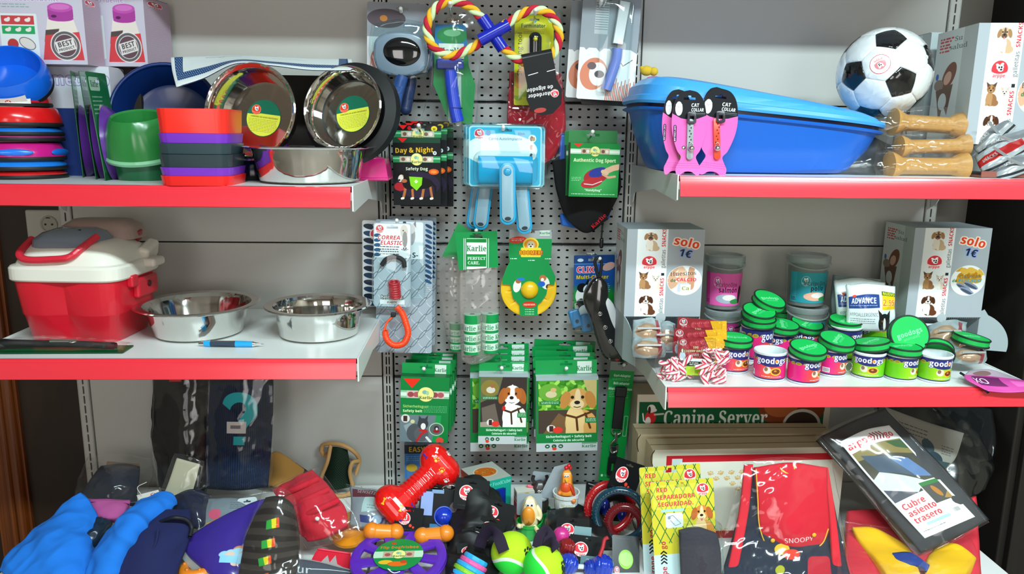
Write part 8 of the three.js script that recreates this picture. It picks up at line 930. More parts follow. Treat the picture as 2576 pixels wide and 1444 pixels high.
// tennis balls on printed ribbons
{ const felt = (a, b) => { const n = 256, d = new Uint8Array(n * n * 4), A = new THREE.Color(a).convertLinearToSRGB(), B = new THREE.Color(b).convertLinearToSRGB(), Wc = [236, 246, 226]; for (let y = 0; y < n; y++) for (let x = 0; x < n; x++) { const th = x / n * Math.PI * 2, ph = y / n * Math.PI, X = Math.sin(ph) * Math.cos(th), Y = Math.cos(ph), Z = Math.sin(ph) * Math.sin(th), q = X * 0.9 + 0.55 * (Y * Y - Z * Z) * 0.9, k = Math.abs(q) < 0.1 ? Wc : (q > 0 ? [A.r, A.g, A.b] : [B.r, B.g, B.b]).map((c) => c * 255), f = 0.94 + 0.08 * nz(x * 0.7, y * 0.7, 3); d.set([Math.min(255, k[0] * f), Math.min(255, k[1] * f), Math.min(255, k[2] * f), 255], 4 * (y * n + x)); } const t = new THREE.DataTexture(d, n, n); t.magFilter = THREE.LinearFilter; t.colorSpace = THREE.SRGBColorSpace; t.needsUpdate = true; return new THREE.MeshPhysicalMaterial({ map: t, roughness: 0.85, sheen: 0.6, sheenRoughness: 0.5 }); };
  const F = felt('#24e03c', '#c2ea1c'), ribP = print(60, 240, (c, w, h) => { R_(c, 0, 0, w, h, '#241a2c'); R_(c, 3, 0, 3, h, '#d8a02c'); R_(c, w - 6, 0, 3, h, '#d8a02c'); for (let y = 24; y < h; y += 54) { E_(c, 30, y, 20, 20, '#4a2a8a'); E_(c, 30, y, 14, 16, '#d85a2c'); E_(c, 26, y - 6, 6, 6, '#f0b03c'); E_(c, 36, y + 6, 5, 7, '#c8283c'); } }, '#241a2c');
  const mk = (label, u, v, rpx, z, rot, paws, rib) => { const c = at(u, v, z), r = rpx * scaleAt(z, 0.4), t = thing('tennis_ball', label, 'ball', c, [0, 0, 0]); const fb = part(t, 'felt_ball', ball(r, 48, 32), F); for (const e of rot) fb.quaternion.multiply(new THREE.Quaternion().setFromEuler(new THREE.Euler(...e)));
    for (const [a, b, k] of paws) { const n = V(Math.sin(a) * Math.cos(b), Math.sin(b), Math.cos(a) * Math.cos(b)), m = part(t, 'paw_print', join(put(ball(1, 14, 8), 0, -0.003, 0, 0, 0, 0, 0.0085, 0.0068, 0.0012), ...[[-0.011, 0.003], [-0.0042, 0.0105], [0.0042, 0.0105], [0.011, 0.003]].map(([p, s]) => put(ball(1, 10, 6), p, s, 0, 0, 0, 0, 0.0031, 0.0042, 0.0011))), M('#122016', 0.7), n.clone().multiplyScalar(r * 0.998)); m.quaternion.setFromUnitVectors(V(0, 0, 1), n); m.rotateZ(k); }
    for (const pts of rib) { const q = pts.map((p) => at(...p)); const grid = q.map((p, i) => { const d = q[Math.min(q.length - 1, i + 1)].clone().sub(q[Math.max(0, i - 1)]).normalize(), s = d.clone().cross(V(0.1, 0.35, 1).normalize()).normalize().multiplyScalar(0.0135); return [p.clone().sub(s), p.clone().add(s)]; }); wpart(t, 'ribbon', patch(grid, { th: 0.0016, pr: ribP, nu: 4, nv: 40 }), ink(ribP, 0.7)); } return t; };
  mk('green and yellow tennis ball with a black paw print, the left of the pair', 1288, 1391, 53, 0.505, [[0, 0, 1.45], [1.4, 0, 0.25]], [[0.85, 0.35, -0.6]], [[[1206, 1378, 0.5], [1214, 1352, 0.5], [1234, 1334, 0.51], [1252, 1348, 0.53], [1268, 1388, 0.556]]]);
  mk('green and pale yellow tennis ball, the right and nearer of the pair', 1368, 1424, 52, 0.556, [[0, 0, 0.1], [1.571, 0, 0.3]], [[1.15, 0.2, -0.9], [1.1, -0.25, -1.2]], [[[1352, 1378, 0.55], [1360, 1350, 0.54], [1374, 1334, 0.53], [1384, 1350, 0.54], [1380, 1374, 0.55]], [[1378, 1376, 0.55], [1388, 1366, 0.56], [1400, 1382, 0.57]]]); }
// striped rubber toy
{ const c = at(1182, 1436, 0.53), t = thing('striped_toy', 'rubber toy in blue, pink and green rings at the front edge', 'dog toy', c, [-0.55, 0, -0.5]), cols = ['#2aa8e8', '#e85aa0', '#2aa8e8', '#8ac82c', '#2aa8e8', '#e85aa0', '#e8b02c']; for (let i = 0; i < 7; i++) { const y = i * 0.0115 - 0.04, r = 0.042 * Math.sqrt(1 - ((i - 1.6) / 6.6) ** 2); part(t, 'ring', put(lathe([[0, -0.006], [r * 0.93, -0.006], [r, -0.003], [r, 0.003], [r * 0.93, 0.006], [0, 0.006]]), 0, y, 0), plastic(cols[6 - i === 0 ? 0 : i === 6 ? 6 : i], 0.4)); } }
// purple spoked flying wheel
{ const c = at(1003, 1404, 0.51), t = thing('spoked_flyer', 'purple spoked flying wheel with a round green card in its middle', 'dog toy', c, [0.1, 0, 0.02]), R = 116 * scaleAt(0.49, 0.4), wheel = new THREE.Shape(); wheel.absarc(0, 0, R, 0, Math.PI * 2); for (let k = 0; k < 9; k++) { const a = k * Math.PI * 2 / 9 + 0.2, h = new THREE.Path(), q = [], W = 0.22; for (let i = 0; i <= 8; i++) q.push([R * 0.84, a - W + i * W / 4]); for (let i = 8; i >= 0; i--) q.push([R * 0.44, a - W * 0.7 + i * W * 0.7 / 4 + 0.1]); q.forEach(([r, b], i) => (i ? h.lineTo(Math.cos(b) * r, Math.sin(b) * r) : h.moveTo(Math.cos(b) * r, Math.sin(b) * r))); wheel.holes.push(h); }
  part(t, 'spoked_disc', put(toCreasedNormals(extrude(wheel, 0.004, 0.0025, 40), 0.6), 0, 0, 0, -Math.PI / 2), plastic('#5a24b4', 0.32)); part(t, 'rolled_rim', put(torus(R * 0.97, 0.007, 72, 14), 0, -0.004, 0, Math.PI / 2), plastic('#5a24b4', 0.32));
  const pr = print(240, 240, (q, w, h) => { E_(q, 120, 120, 120, 120, '#128a42'); R_(q, 0, 96, w, 50, '#bfe0c4'); T(q, 'Flip Dogfrisbee', 120, 66, 26, '#e87a2c'); E_(q, 90, 34, 12, 8, '#e83a1c'); for (const x of [46, 150]) { R_(q, x, 98, 46, 46, '#c9a890'); E_(q, x + 22, 122, 14, 12, '#a05a50'); } badge(q, 122, 120, 32); E_(q, 64, 178, 34, 16, '#e8b82c'); E_(q, 120, 192, 46, 18, '#e86a1c'); E_(q, 150, 178, 16, 12, '#c84a1c'); }, '#128a42');
  part(t, 'round_card', put(plate((() => { const s = new THREE.Shape(); s.absarc(0, 0, R * 0.53, 0, Math.PI * 2); return s; })(), 0.0016, pr, [0.5, 0.05]), 0, 0.0095, 0, -Math.PI / 2), gloss(pr)); part(t, 'cable_tie', tube([[-0.012, 0.009, R * 0.5], [-0.018, 0.018, R * 0.55], [-0.004, 0.012, R * 0.62], [0.01, 0.01, R * 0.56]], 0.0011, 24, 6), M('#dde4e8', 0.3)); }
[['orange rubber toy behind the purple wheel, at its upper left', 965, 1338, 0.42, -0.1], ['orange rubber toy behind the purple wheel, at its upper right', 1092, 1346, 0.43, 0.15]].forEach(([label, u, v, z, r]) => { const c = at(u, v, z), t = thing('orange_toy', label, 'dog toy', c, [0.4, 0, r]); part(t, 'rubber_body', put(new THREE.CapsuleGeometry(0.019, 0.05, 8, 24), 0, 0, 0, 0, 0, Math.PI / 2, 1, 1, 1), plastic('#f08c1c', 0.4)); part(t, 'end_knob', join(put(ball(0.021, 20, 14), -0.03, 0.002, 0), put(ball(0.021, 20, 14), 0.03, 0.002, 0)), plastic('#ec861a', 0.4)); });
// animal figures on cups
const eyes = (t, x, y, z, r, dx) => { part(t, 'eye', join(put(ball(r, 16, 12), x - dx, y, z), put(ball(r, 16, 12), x + dx, y, z)), plastic('#f2f2ee', 0.2)); part(t, 'pupil', join(put(ball(r * 0.45, 10, 8), x - dx, y + r * 0.2, z + r * 0.8), put(ball(r * 0.45, 10, 8), x + dx, y + r * 0.2, z + r * 0.8)), M('#101010', 0.2)); };
function cup(t, y, r, h, col) { part(t, 'cup', put(lathe([[0, 0], [r * 0.86, 0], [r * 0.92, h * 0.1], [r * 0.97, h * 0.7], [r * 0.97, h * 0.8], [r * 1.06, h * 0.82], [r * 1.07, h], [r * 0.96, h], [r * 0.9, h * 0.7], [0, h * 0.6]]), 0, y, 0), plastic(col, 0.25)); }
const GREYC = M('#9aa4ac', 0.4);
{ const b = onY(1336, 1362, DK + 0.002), t = thing('sheep_figure', 'cream sheep figure with an orange face sitting in a bright green cup', 'dog toy', [at(1335, 1300, 0.36).x, DK + 0.002, b.z - 0.03]); cup(t, 0, 0.033, 0.044, '#16a83c'); const S = 1;
  part(t, 'grey_card', extrude(rrect(0.068, 0.062, 0.006, 0, 0.085), 0.0014), GREYC, [0, 0, -0.012]);
  part(t, 'body', loft([[0.02, 0.03], [0.024, 0.045], [0.025, 0.07], [0.02, 0.092], [0.013, 0.108], [0.004, 0.116]].map(([r, y]) => superRing(r, r * 0.8, y, 0.9, 40)), true, true, 1.2), plastic('#efdcae', 0.4), [0, 0, 0.004]);
  part(t, 'muzzle', put(ball(1, 32, 24), -0.004, 0.066, 0.018, 0.1, 0, 0.05, 0.018, 0.028, 0.014), plastic('#f0962c', 0.35)); part(t, 'mouth', tube([[-0.01, 0.052, 0.031], [-0.004, 0.056, 0.0325], [-0.004, 0.06, 0.0325], [-0.004, 0.056, 0.0325], [0.003, 0.053, 0.031]], 0.0005, 16, 6), M('#7a4a1c', 0.6)); eyes(t, -0.001, 0.097, 0.016, 0.0058, 0.005);
  part(t, 'arm', tube([[0.016, 0.09, 0.006], [0.025, 0.076, 0.012], [0.026, 0.062, 0.014], [0.021, 0.056, 0.018]], 0.0068, 24, 12), plastic('#efdcae', 0.4)); part(t, 'leg', join(tube([[-0.018, 0.04, 0.02], [-0.03, 0.046, 0.034]], 0.006, 12, 10), put(ball(0.0072, 16, 12), -0.03, 0.047, 0.035), tube([[0.012, 0.04, 0.024], [0.02, 0.036, 0.042]], 0.006, 12, 10)), plastic('#efdcae', 0.4)); part(t, 'hoof', join(put(ball(0.006, 14, 10), -0.033, 0.042, 0.038), put(ball(0.006, 14, 10), 0.022, 0.03, 0.046)), M('#1c1814', 0.4)); }
{ const t = thing('cow_figure', 'dark horned cow figure with pink ears in front of a grey card', 'dog toy', [at(1358, 1230, 0.25).x, DK + 0.004, 0.25]), H = at(1358, 1230, 0.26).y - DK; cup(t, 0, 0.03, 0.04, '#12803a'); part(t, 'grey_card', extrude(rrect(0.07, 0.072, 0.005, 0, H - 0.004), 0.0014), GREYC, [0, 0, -0.02], [0, 0, -0.12]);
  part(t, 'body', loft([[0.02, 0.02], [0.026, 0.06], [0.024, H - 0.03], [0.022, H - 0.005], [0.014, H + 0.012], [0.003, H + 0.018]].map(([r, y]) => superRing(r, r * 0.8, y, 0.9, 36)), true, true, 1.2), plastic('#3c3432', 0.4)); part(t, 'muzzle', put(ball(1, 24, 18), 0, H - 0.026, 0.014, 0, 0, 0, 0.022, 0.014, 0.014), plastic('#b9c4c4', 0.35)); eyes(t, 0, H - 0.008, 0.016, 0.004, 0.0036);
  part(t, 'horn', join(tube([[-0.012, H + 0.008, 0], [-0.02, H + 0.018, 0], [-0.018, H + 0.03, 0]], 0.005, 16, 10), tube([[0.012, H + 0.008, 0], [0.02, H + 0.018, 0], [0.018, H + 0.03, 0]], 0.005, 16, 10)), plastic('#2c2624', 0.4)); for (const s of [-1, 1]) part(t, 'ear', put(ball(1, 16, 10), s * 0.027, H, 0.004, 0, 0, s * 0.3, 0.011, 0.005, 0.004), plastic('#d85a6a', 0.4)); }
{ const pr = print(90, 160, (c, w, h) => { R_(c, 0, 0, w, 34, '#c9c8bc'); E_(c, 50, 16, 20, 14, '#d88a2c'); E_(c, 50, 16, 10, 8, '#6a4a1c'); R_(c, 0, 34, w, h, '#c81c2c'); R_(c, 4, 40, w - 8, 8, '#e8b02c'); }, '#c81c2c'), t = thing('red_carton', 'red and white carton behind the sheep figure, its left edge showing', 'box', [at(1306, 1260, 0.27).x + 0.014, DK + 0.055, 0.262], [0, 0.2, 0]); part(t, 'carton_body', ...carton(0.05, 0.106, 0.034, { pz: pr, nx: pr }, M('#bdbdb4', 0.5))); part(t, 'top_flap', put(rbox(0.049, 0.0016, 0.033, 0.0006), 0, 0.054, 0), M('#c9c8bc', 0.5)); }
{ const t = thing('rooster_figure', 'orange rooster figure with a red comb sitting on a white cup', 'dog toy', [at(1424, 1260, 0.3).x, DK + 0.03, 0.3]), y0 = 0.012; part(t, 'black_base', rbox(0.09, 0.03, 0.06, 0.008), BK, [0, -0.014, 0.01]); const H0 = at(1424, 1284, 0.31).y - t.position.y; cup(t, Math.max(0, H0), 0.034, 0.05, '#d6dcdc'); const b = Math.max(0, H0) + 0.05;
  const nm = print(120, 40, (c) => T(c, 'Waiter', 60, 20, 28, '#a8a04a', { f: 'serif', w: 'normal' }), '#d6dcdc'); part(t, 'cup_lettering', wrapUV(new THREE.CylinderGeometry(0.0335, 0.0335, 0.016, 24, 1, true, -0.7, 1.4), nm), ink(nm, 0.3), [0, Math.max(0, H0) + 0.024, 0]);
  part(t, 'body', loft([[0.022, 0], [0.023, 0.008], [0.016, 0.03], [0.0155, 0.048], [0.011, 0.06], [0.003, 0.067]].map(([r, y]) => superRing(r, r * 0.85, b + y - 0.004, 0.95, 36)), true, true, 1.2), plastic('#e8902c', 0.35)); part(t, 'red_chest', put(ball(1, 20, 14), -0.002, b + 0.014, 0.008, 0, 0, 0, 0.016, 0.02, 0.012), plastic('#d84a1c', 0.35)); part(t, 'beak', put(new THREE.ConeGeometry(0.006, 0.016, 16), -0.002, b + 0.038, 0.018, 1.7), plastic('#f0b02c', 0.35)); part(t, 'comb', join(put(ball(0.006, 14, 10), -0.002, b + 0.068, 0), put(ball(0.006, 14, 10), 0.005, b + 0.073, 0), put(ball(0.005, 14, 10), 0.009, b + 0.066, -0.003)), plastic('#c8141c', 0.3)); part(t, 'wing', put(ball(1, 18, 12), 0.014, b + 0.01, 0.012, 0, 0, 0.4, 0.005, 0.02, 0.008), plastic('#c8381c', 0.35)); part(t, 'foot', join(put(ball(0.006, 14, 10), -0.02, b + 0.002, 0.014), put(ball(0.007, 14, 10), 0.016, b - 0.012, 0.03)), plastic('#e07a2c', 0.35)); eyes(t, -0.002, b + 0.05, 0.012, 0.0035, 0.0034);
  part(t, 'grey_card', extrude(poly([[-0.06, b - 0.03], [-0.02, b + 0.06], [0.02, b + 0.07], [0.03, b - 0.03]]), 0.0014), GREYC, [-0.012, 0, -0.024]); }
// ribbed rings
const knobRing = (label, u, v, rpx, z, tubeR, col, rot) => { const s = scaleAt(z, 0.42), t = thing('rubber_ring', label, 'dog toy', at(u, v, z), rot), R = rpx * s; part(t, 'ring_body', torus(R, tubeR, 80, 18), M(col, 0.2, { clearcoat: 0.5 })); const k = part(t, 'rubber_nubs', join(...Array.from({ length: 48 }, (_, i) => { const a = i * Math.PI / 24; return [0.5, 1.5].map((b) => put(ball(tubeR * 0.22, 8, 6), Math.cos(a) * (R + Math.cos(b) * tubeR), Math.sin(a) * (R + Math.cos(b) * tubeR), Math.sin(b) * tubeR)); }).flat()), M(col, 0.25)); return t; };
knobRing('red nubbed rubber ring standing behind the dark teal one', 1534, 1276, 58, 0.33, 0.011, '#a8161c', [-0.25, 0.15, 0]);
knobRing('dark teal nubbed rubber ring in front of the red one', 1560, 1296, 62, 0.38, 0.0105, '#0c3a4c', [-0.25, -0.2, 0]);
{ const t = thing('ring_pack', 'black toy pack with blue rubber parts seen through the nubbed rings', 'package', at(1530, 1262, 0.27), [-0.3, 0, -0.1]); part(t, 'black_card', rbox(0.13, 0.1, 0.006, 0.001), BK); part(t, 'blue_piece', join(put(ball(0.018, 20, 14), -0.01, -0.012, 0.012, 0, 0, 0, 0.8, 1.2, 0.7), put(ball(0.02, 20, 14), 0.04, -0.026, 0.014, 0, 0, 0, 0.8, 1.1, 0.7)), BLUEV); part(t, 'white_line', join(put(rbox(0.04, 0.003, 0.001, 0.0004), -0.04, 0.04, 0.004, 0, 0, -0.2), put(rbox(0.03, 0.002, 0.001, 0.0004), -0.04, 0.03, 0.004, 0, 0, -0.2)), M('#8a9094', 0.5)); }
{ const t = knobRing('dull red rubber ring low inside the dark teal one', 1572, 1318, 42, 0.36, 0.012, '#7c1a22', [-0.3, -0.2, 0.3]); }
tagCard('black toy header with a red badge at the foot of the green belt adapter', 1574, 1200, 0.34, 76, 84, [0.1, -0.35], null, -0.15);
tagCard('clear and black toy header with a badge beside the pink ball', 1440, 1336, 0.42, 84, 64, [0, -0.1], (t, s) => part(t, 'shiny_insert', put(rbox(44 * s, 34 * s, 0.002, 0.0008), 26 * s, -4 * s, 0.003), M('#7fa0a4', 0.12, { clearcoat: 1 })));
tagCard('clear and black toy header with a badge above the blue ribbed dumbbell', 1474, 1386, 0.46, 88, 74, [0, -0.12], (t, s) => part(t, 'shiny_insert', put(rbox(50 * s, 22 * s, 0.002, 0.0008), 12 * s, -22 * s, 0.003), M('#5f8288', 0.12, { clearcoat: 1 })));
{ const c = at(1412, 1346, 0.43), t = thing('pink_ball', 'smooth pink rubber ball behind the red ribbed one', 'ball', c); part(t, 'rubber_ball', ball(21 * scaleAt(0.43, 0.4), 32, 20), plastic('#d0308a', 0.35)); part(t, 'mould_seam', put(torus(21 * scaleAt(0.43, 0.4), 0.0005, 40, 6), 0, 0, 0, 0.4, 0.8), plastic('#b82878', 0.35)); }
const ribbed = (t, name, r, col, pos, rot) => { const g = lathe(Array.from({ length: 61 }, (_, i) => { const a = i / 60 * Math.PI; return [Math.max(0, Math.sin(a) * (r + (i > 3 && i < 57 ? 0.0011 * Math.cos(i * 0.9) : 0))), -Math.cos(a) * r]; }), 40); return part(t, name, g, plastic(col, 0.25), pos, rot); };
{ const c = at(1426, 1376, 0.46), t = thing('ribbed_ball', 'dull red ribbed rubber ball between the tennis ball and the badge card', 'ball', c); ribbed(t, 'rubber_ball', 22 * scaleAt(0.46, 0.4), '#8a1a1e', [0, 0, 0], [0.3, 0, 1.2]); part(t, 'end_cap', put(ball(0.004, 12, 8), 0.018, 0.006, 0.006), plastic('#7a1418', 0.3)); }
{ const z = 0.5, t = thing('ribbed_dumbbell', 'blue ribbed rubber dumbbell lying at the front edge', 'dog toy', at(1474, 1424, z)), s = scaleAt(z, 0.4); ribbed(t, 'ribbed_end', 26 * s, '#1838b0', at(1430, 1418, z).sub(t.position), [0, 0, 1.2]); ribbed(t, 'ribbed_end', 29 * s, '#1838b0', at(1516, 1424, z).sub(t.position), [0, 0, 1.4]); ribbed(t, 'ribbed_middle', 20 * s, '#1634a4', at(1486, 1428, z).sub(t.position), [0, 0, 1.4]); part(t, 'bar', tube([at(1440, 1424, z).sub(t.position), at(1500, 1428, z).sub(t.position)], 0.006, 4, 12), plastic('#c8d4dc', 0.3)); part(t, 'red_strap', tube([at(1508, 1400, z).sub(t.position), at(1516, 1378, z - 0.01).sub(t.position), at(1522, 1356, z - 0.02).sub(t.position), at(1530, 1352, z - 0.02).sub(t.position)], 0.0048, 20, 8), M('#b02430', 0.4)); }
{ const z = 0.47, c = fr(1540, 1362, 1608, 1440, z), pr = print(140, 150, (q, w, h) => { E_(q, 70, 84, 38, 34, '#8ad01c'); logo(q, 24, 124, 14, '#b8606a', '#d8a8a8'); small(q, 20, 10, 80, 1, '#3a3c40', 8, 2); }, '#111316'), t = thing('toy_card', 'black card with a lime green disc lying at the right front of the toys', 'package', [c.x, c.y, z], [-0.7, 0, -0.08]); part(t, 'black_card', plate(rrect(c.w, c.h * 1.2, 0.003), 0.002, pr), gloss(pr)); part(t, 'lime_disc', put(cyl(0.017, 0.017, 0.003, 36), 0, -c.h * 0.07, 0.002, Math.PI / 2), plastic('#8ad01c', 0.35)); }
{ const g = patch([[[1380, 1290, 0.3], [1450, 1284, 0.3], [1500, 1300, 0.31]], [[1376, 1330, 0.36], [1440, 1320, 0.37], [1520, 1330, 0.36]], [[1400, 1370, 0.4], [1460, 1366, 0.42], [1540, 1370, 0.41]]], { th: 0.02, puff: 0.012, amp: 0.008, ridge: 0.005, freq: 18 }), t = ptThing('plush_pack', 'black crumpled toy packs between the rooster cup and the badge cards', 'package', g, M('#0c0d10', 0.4), 'black_pouch'); film(t, [[[1376, 1286, 0.32], [1450, 1280, 0.32], [1510, 1296, 0.33]], [[1372, 1332, 0.38], [1440, 1322, 0.39], [1530, 1330, 0.38]], [[1396, 1376, 0.42], [1460, 1372, 0.44], [1550, 1374, 0.43]]], { ridge: 0.004, freq: 14, puff: 0.004 }); }
// ---------------------------------------------------------------- right-hand part of the deck
const KR = M('#cdbb98', 0.8);
const cartonAt = (name, label, u0, v0, u1, z, d, faces, plain, rot = 0) => { const a = at(u0, v0, z), b = at(u1, v0, z), w = b.x - a.x, h = (a.y + b.y) / 2 - DK, t = thing(name, label, 'box', [(a.x + b.x) / 2, DK + h / 2, z - d / 2], [0, rot, 0]); part(t, 'carton_body', ...carton(w, h, d, faces, plain)); return [t, w, h]; };
{ const pr = print(700, 300, (c, w, h) => { R_(c, 0, 0, w, 150, '#dcd2c0'); R_(c, 8, 20, w - 30, 130, '#0f5a34'); E_(c, 560, 40, 120, 50, '#7a3a1c'); E_(c, 520, 36, 60, 26, '#a85a2c'); E_(c, 600, 84, 70, 44, '#c9c2b4'); E_(c, 600, 84, 60, 36, '#3a2c24'); T(c, 'Canine Server', 285, 64, 54, '#e4e6dc', { f: 'serif', sx: 0.98 }); small(c, 520, 26, 120, 1, '#cfe0d0', 8, 5); E_(c, 50, 62, 20, 18, '#d82c2c'); E_(c, 52, 38, 15, 11, '#efe9e2'); E_(c, 62, 42, 10, 5, '#efe9e2'); E_(c, 45, 42, 5, 10, '#3a2418'); E_(c, 42, 72, 10, 12, '#efe9e2'); L_(c, [[22, 52], [26, 70], [38, 78]], '#efe9e2', 5); L_(c, [[64, 54], [96, 52]], '#d9cfc2', 5); small(c, 40, 180, 420, 6, '#8a8272', 12, 5); }, '#c9bda4'), pr2 = print(60, 60, (c) => { c.fillStyle = '#b5a78c'; c.fillRect(0, 0, 60, 60); });
  cartonAt('feeder_carton', 'brown and green carton lettered Canine Server at the back of the deck', 1604, 992, 2092, 0.14, 0.1, { pz: pr }, M('#bfb195', 0.8)); }
{ const [t, w, h] = cartonAt('long_carton', 'plain brown corrugated carton lying long between the green and the paw-print cartons', 1606, 1092, 2096, 0.235, 0.08, {}, KR, 0.0); const pr = print(90, 24, (c) => { T(c, '9-350', 45, 12, 16, '#5a4c38', { w: 'normal' }); }, '#d9c9a6'); part(t, 'paper_label', put(mapUV(new THREE.PlaneGeometry(0.05, 0.014), pr), 0.0, h / 2 + 0.0006, 0.01, -Math.PI / 2), ink(pr, 0.7)); part(t, 'flap_seam', join(put(rbox(w, 0.0012, 0.001, 0.0004), 0, h / 2 + 0.0004, -0.005), put(tube([[-w / 2 + 0.006, h / 2, 0.04], [-w / 2 - 0.003, h / 2 - 0.02, 0.04], [-w / 2 + 0.002, h / 2 - 0.05, 0.04]], 0.0012, 12, 6), 0, 0, 0)), M('#4a3a26', 0.8)); }
{ const pr = print(560, 360, (c, w, h) => { R_(c, 0, 0, w, h, '#d9d3c0'); R_(c, 40, 24, w - 40, 26, '#c4202c'); R_(c, 40, 24, 60, h, '#c4202c'); R_(c, 56, 36, 30, 60, '#c6d6d4'); R_(c, 80, 50, w - 80, h, '#e6e2d2'); for (let i = 0; i < 60; i++) paw(c, 120 + (i * 67) % 420, 76 + ((i * 43) % 280), 12, '#d8b070', (i * 0.7) % 1 - 0.5); T(c, 'cama', 420, 300, 80, '#2c2420', { w: 'normal' }); R_(c, 40, 330, w, 30, '#b81c2a'); }, '#d9d3c0');
  const [t, w, h] = cartonAt('bed_carton', 'cream carton with a red frame and gold paw prints behind the red bagged garment', 1640, 1128, 2130, 0.335, 0.075, { pz: pr }, KR, 0.03); part(t, 'flap_seam', join(put(rbox(w, 0.0012, 0.001, 0.0004), 0, h / 2 + 0.0004, 0.004), put(tube([[-w / 2 + 0.004, h / 2, 0.038], [-w / 2 - 0.004, h / 2 - 0.02, 0.038], [-w / 2 + 0.002, h / 2 - 0.05, 0.04]], 0.0014, 12, 6), 0, 0, 0)), M('#4a3a26', 0.8)); }
// yellow net cards
{ const net = print(330, 560, (c, w, h) => { R_(c, 0, 0, w, 390, '#d6c838'); R_(c, 0, 390, w, h - 390, '#c8e0e4'); for (let i = -6; i < 12; i++) { L_(c, [[i * 52 - 20, 0], [i * 52 + 150, 330]], '#1f6a3a', 4); L_(c, [[i * 52 + 150, 0], [i * 52 - 20, 330]], '#1f6a3a', 4); } c.globalAlpha = 0.55; R_(c, 10, 20, 240, 130, '#e0da5a', 20); c.globalAlpha = 1; T(c, 'RED', 28, 44, 32, '#d83a44', { al: 'left' }); T(c, 'SEPARADORA', 28, 84, 32, '#d83a44', { al: 'left' }); T(c, 'SEGURIDAD.', 34, 122, 32, '#d83a44', { al: 'left' }); logo(c, 272, 56, 34); R_(c, 50, 150, 120, 14, '#a8e0e4'); R_(c, 70, 170, 92, 80, '#dfe6ea', 14); L_(c, [[84, 190], [110, 184], [150, 230], [120, 240], [96, 210]], '#7a8694', 3); E_(c, 90, 196, 8, 8, '#8a96a4'); dog(c, 262, 224, 200, { coat: '#d88a3c', chest: '#ecc48a', ear: '#b8642c', muzzle: '#f0d2a4', tongue: true }); c.save(); c.translate(52, 500); c.rotate(-Math.PI / 2); T(c, 'arppe', -10, 0, 40, '#b8303c'); for (let k = 0; k < 4; k++) L_(c, [[62 + k * 18, -14], [74 + k * 18, 0], [62 + k * 18, 14]], '#1c1c20', 7); T(c, 'go', 160, 0, 38, '#b8303c'); c.restore(); }, '#d6c838');
  const mk = (label, u0, v0, u1, v1, z, rz, rx) => { const c = fr(u0, v0, u1, v1, z), t = thing('net_card', label, 'package', [c.x, c.y, z], [rx, 0, rz], 'yellow net cards'); part(t, 'printed_card', plate(euroHole(rrect(c.w, c.h, 0.004), 0.034, c.h / 2 - 0.014), 0.0016, net), gloss(net)); return [t, c]; };
  mk('yellow net card behind the front one, its left and top edges showing', 1614, 1178, 1766, 1440, 0.48, 0.07, -0.1);
  const [t, c] = mk('front yellow net card with a spaniel picture and a black foam pad', 1642, 1216, 1800, 1462, 0.535, 0.07, -0.14);
  part(t, 'foam_pad', patch([[V(-0.014, 0.008, 0.01), V(0.03, 0.014, 0.012), V(0.074, -0.004, 0.01)], [V(-0.016, -0.05, 0.012), V(0.03, -0.05, 0.02), V(0.078, -0.05, 0.012)], [V(-0.016, -0.13, 0.012), V(0.03, -0.13, 0.02), V(0.076, -0.13, 0.012)]], { th: 0.02, puff: 0.008, amp: 0.0012, freq: 160, nu: 40, nv: 60 }), M('#3a3440', 0.95)); part(t, 'clear_blister', toCreasedNormals(extrude(rrect(0.1, 0.17, 0.012, 0.028, -0.055), 0.034, 0.004), 0.6), SHELL); }
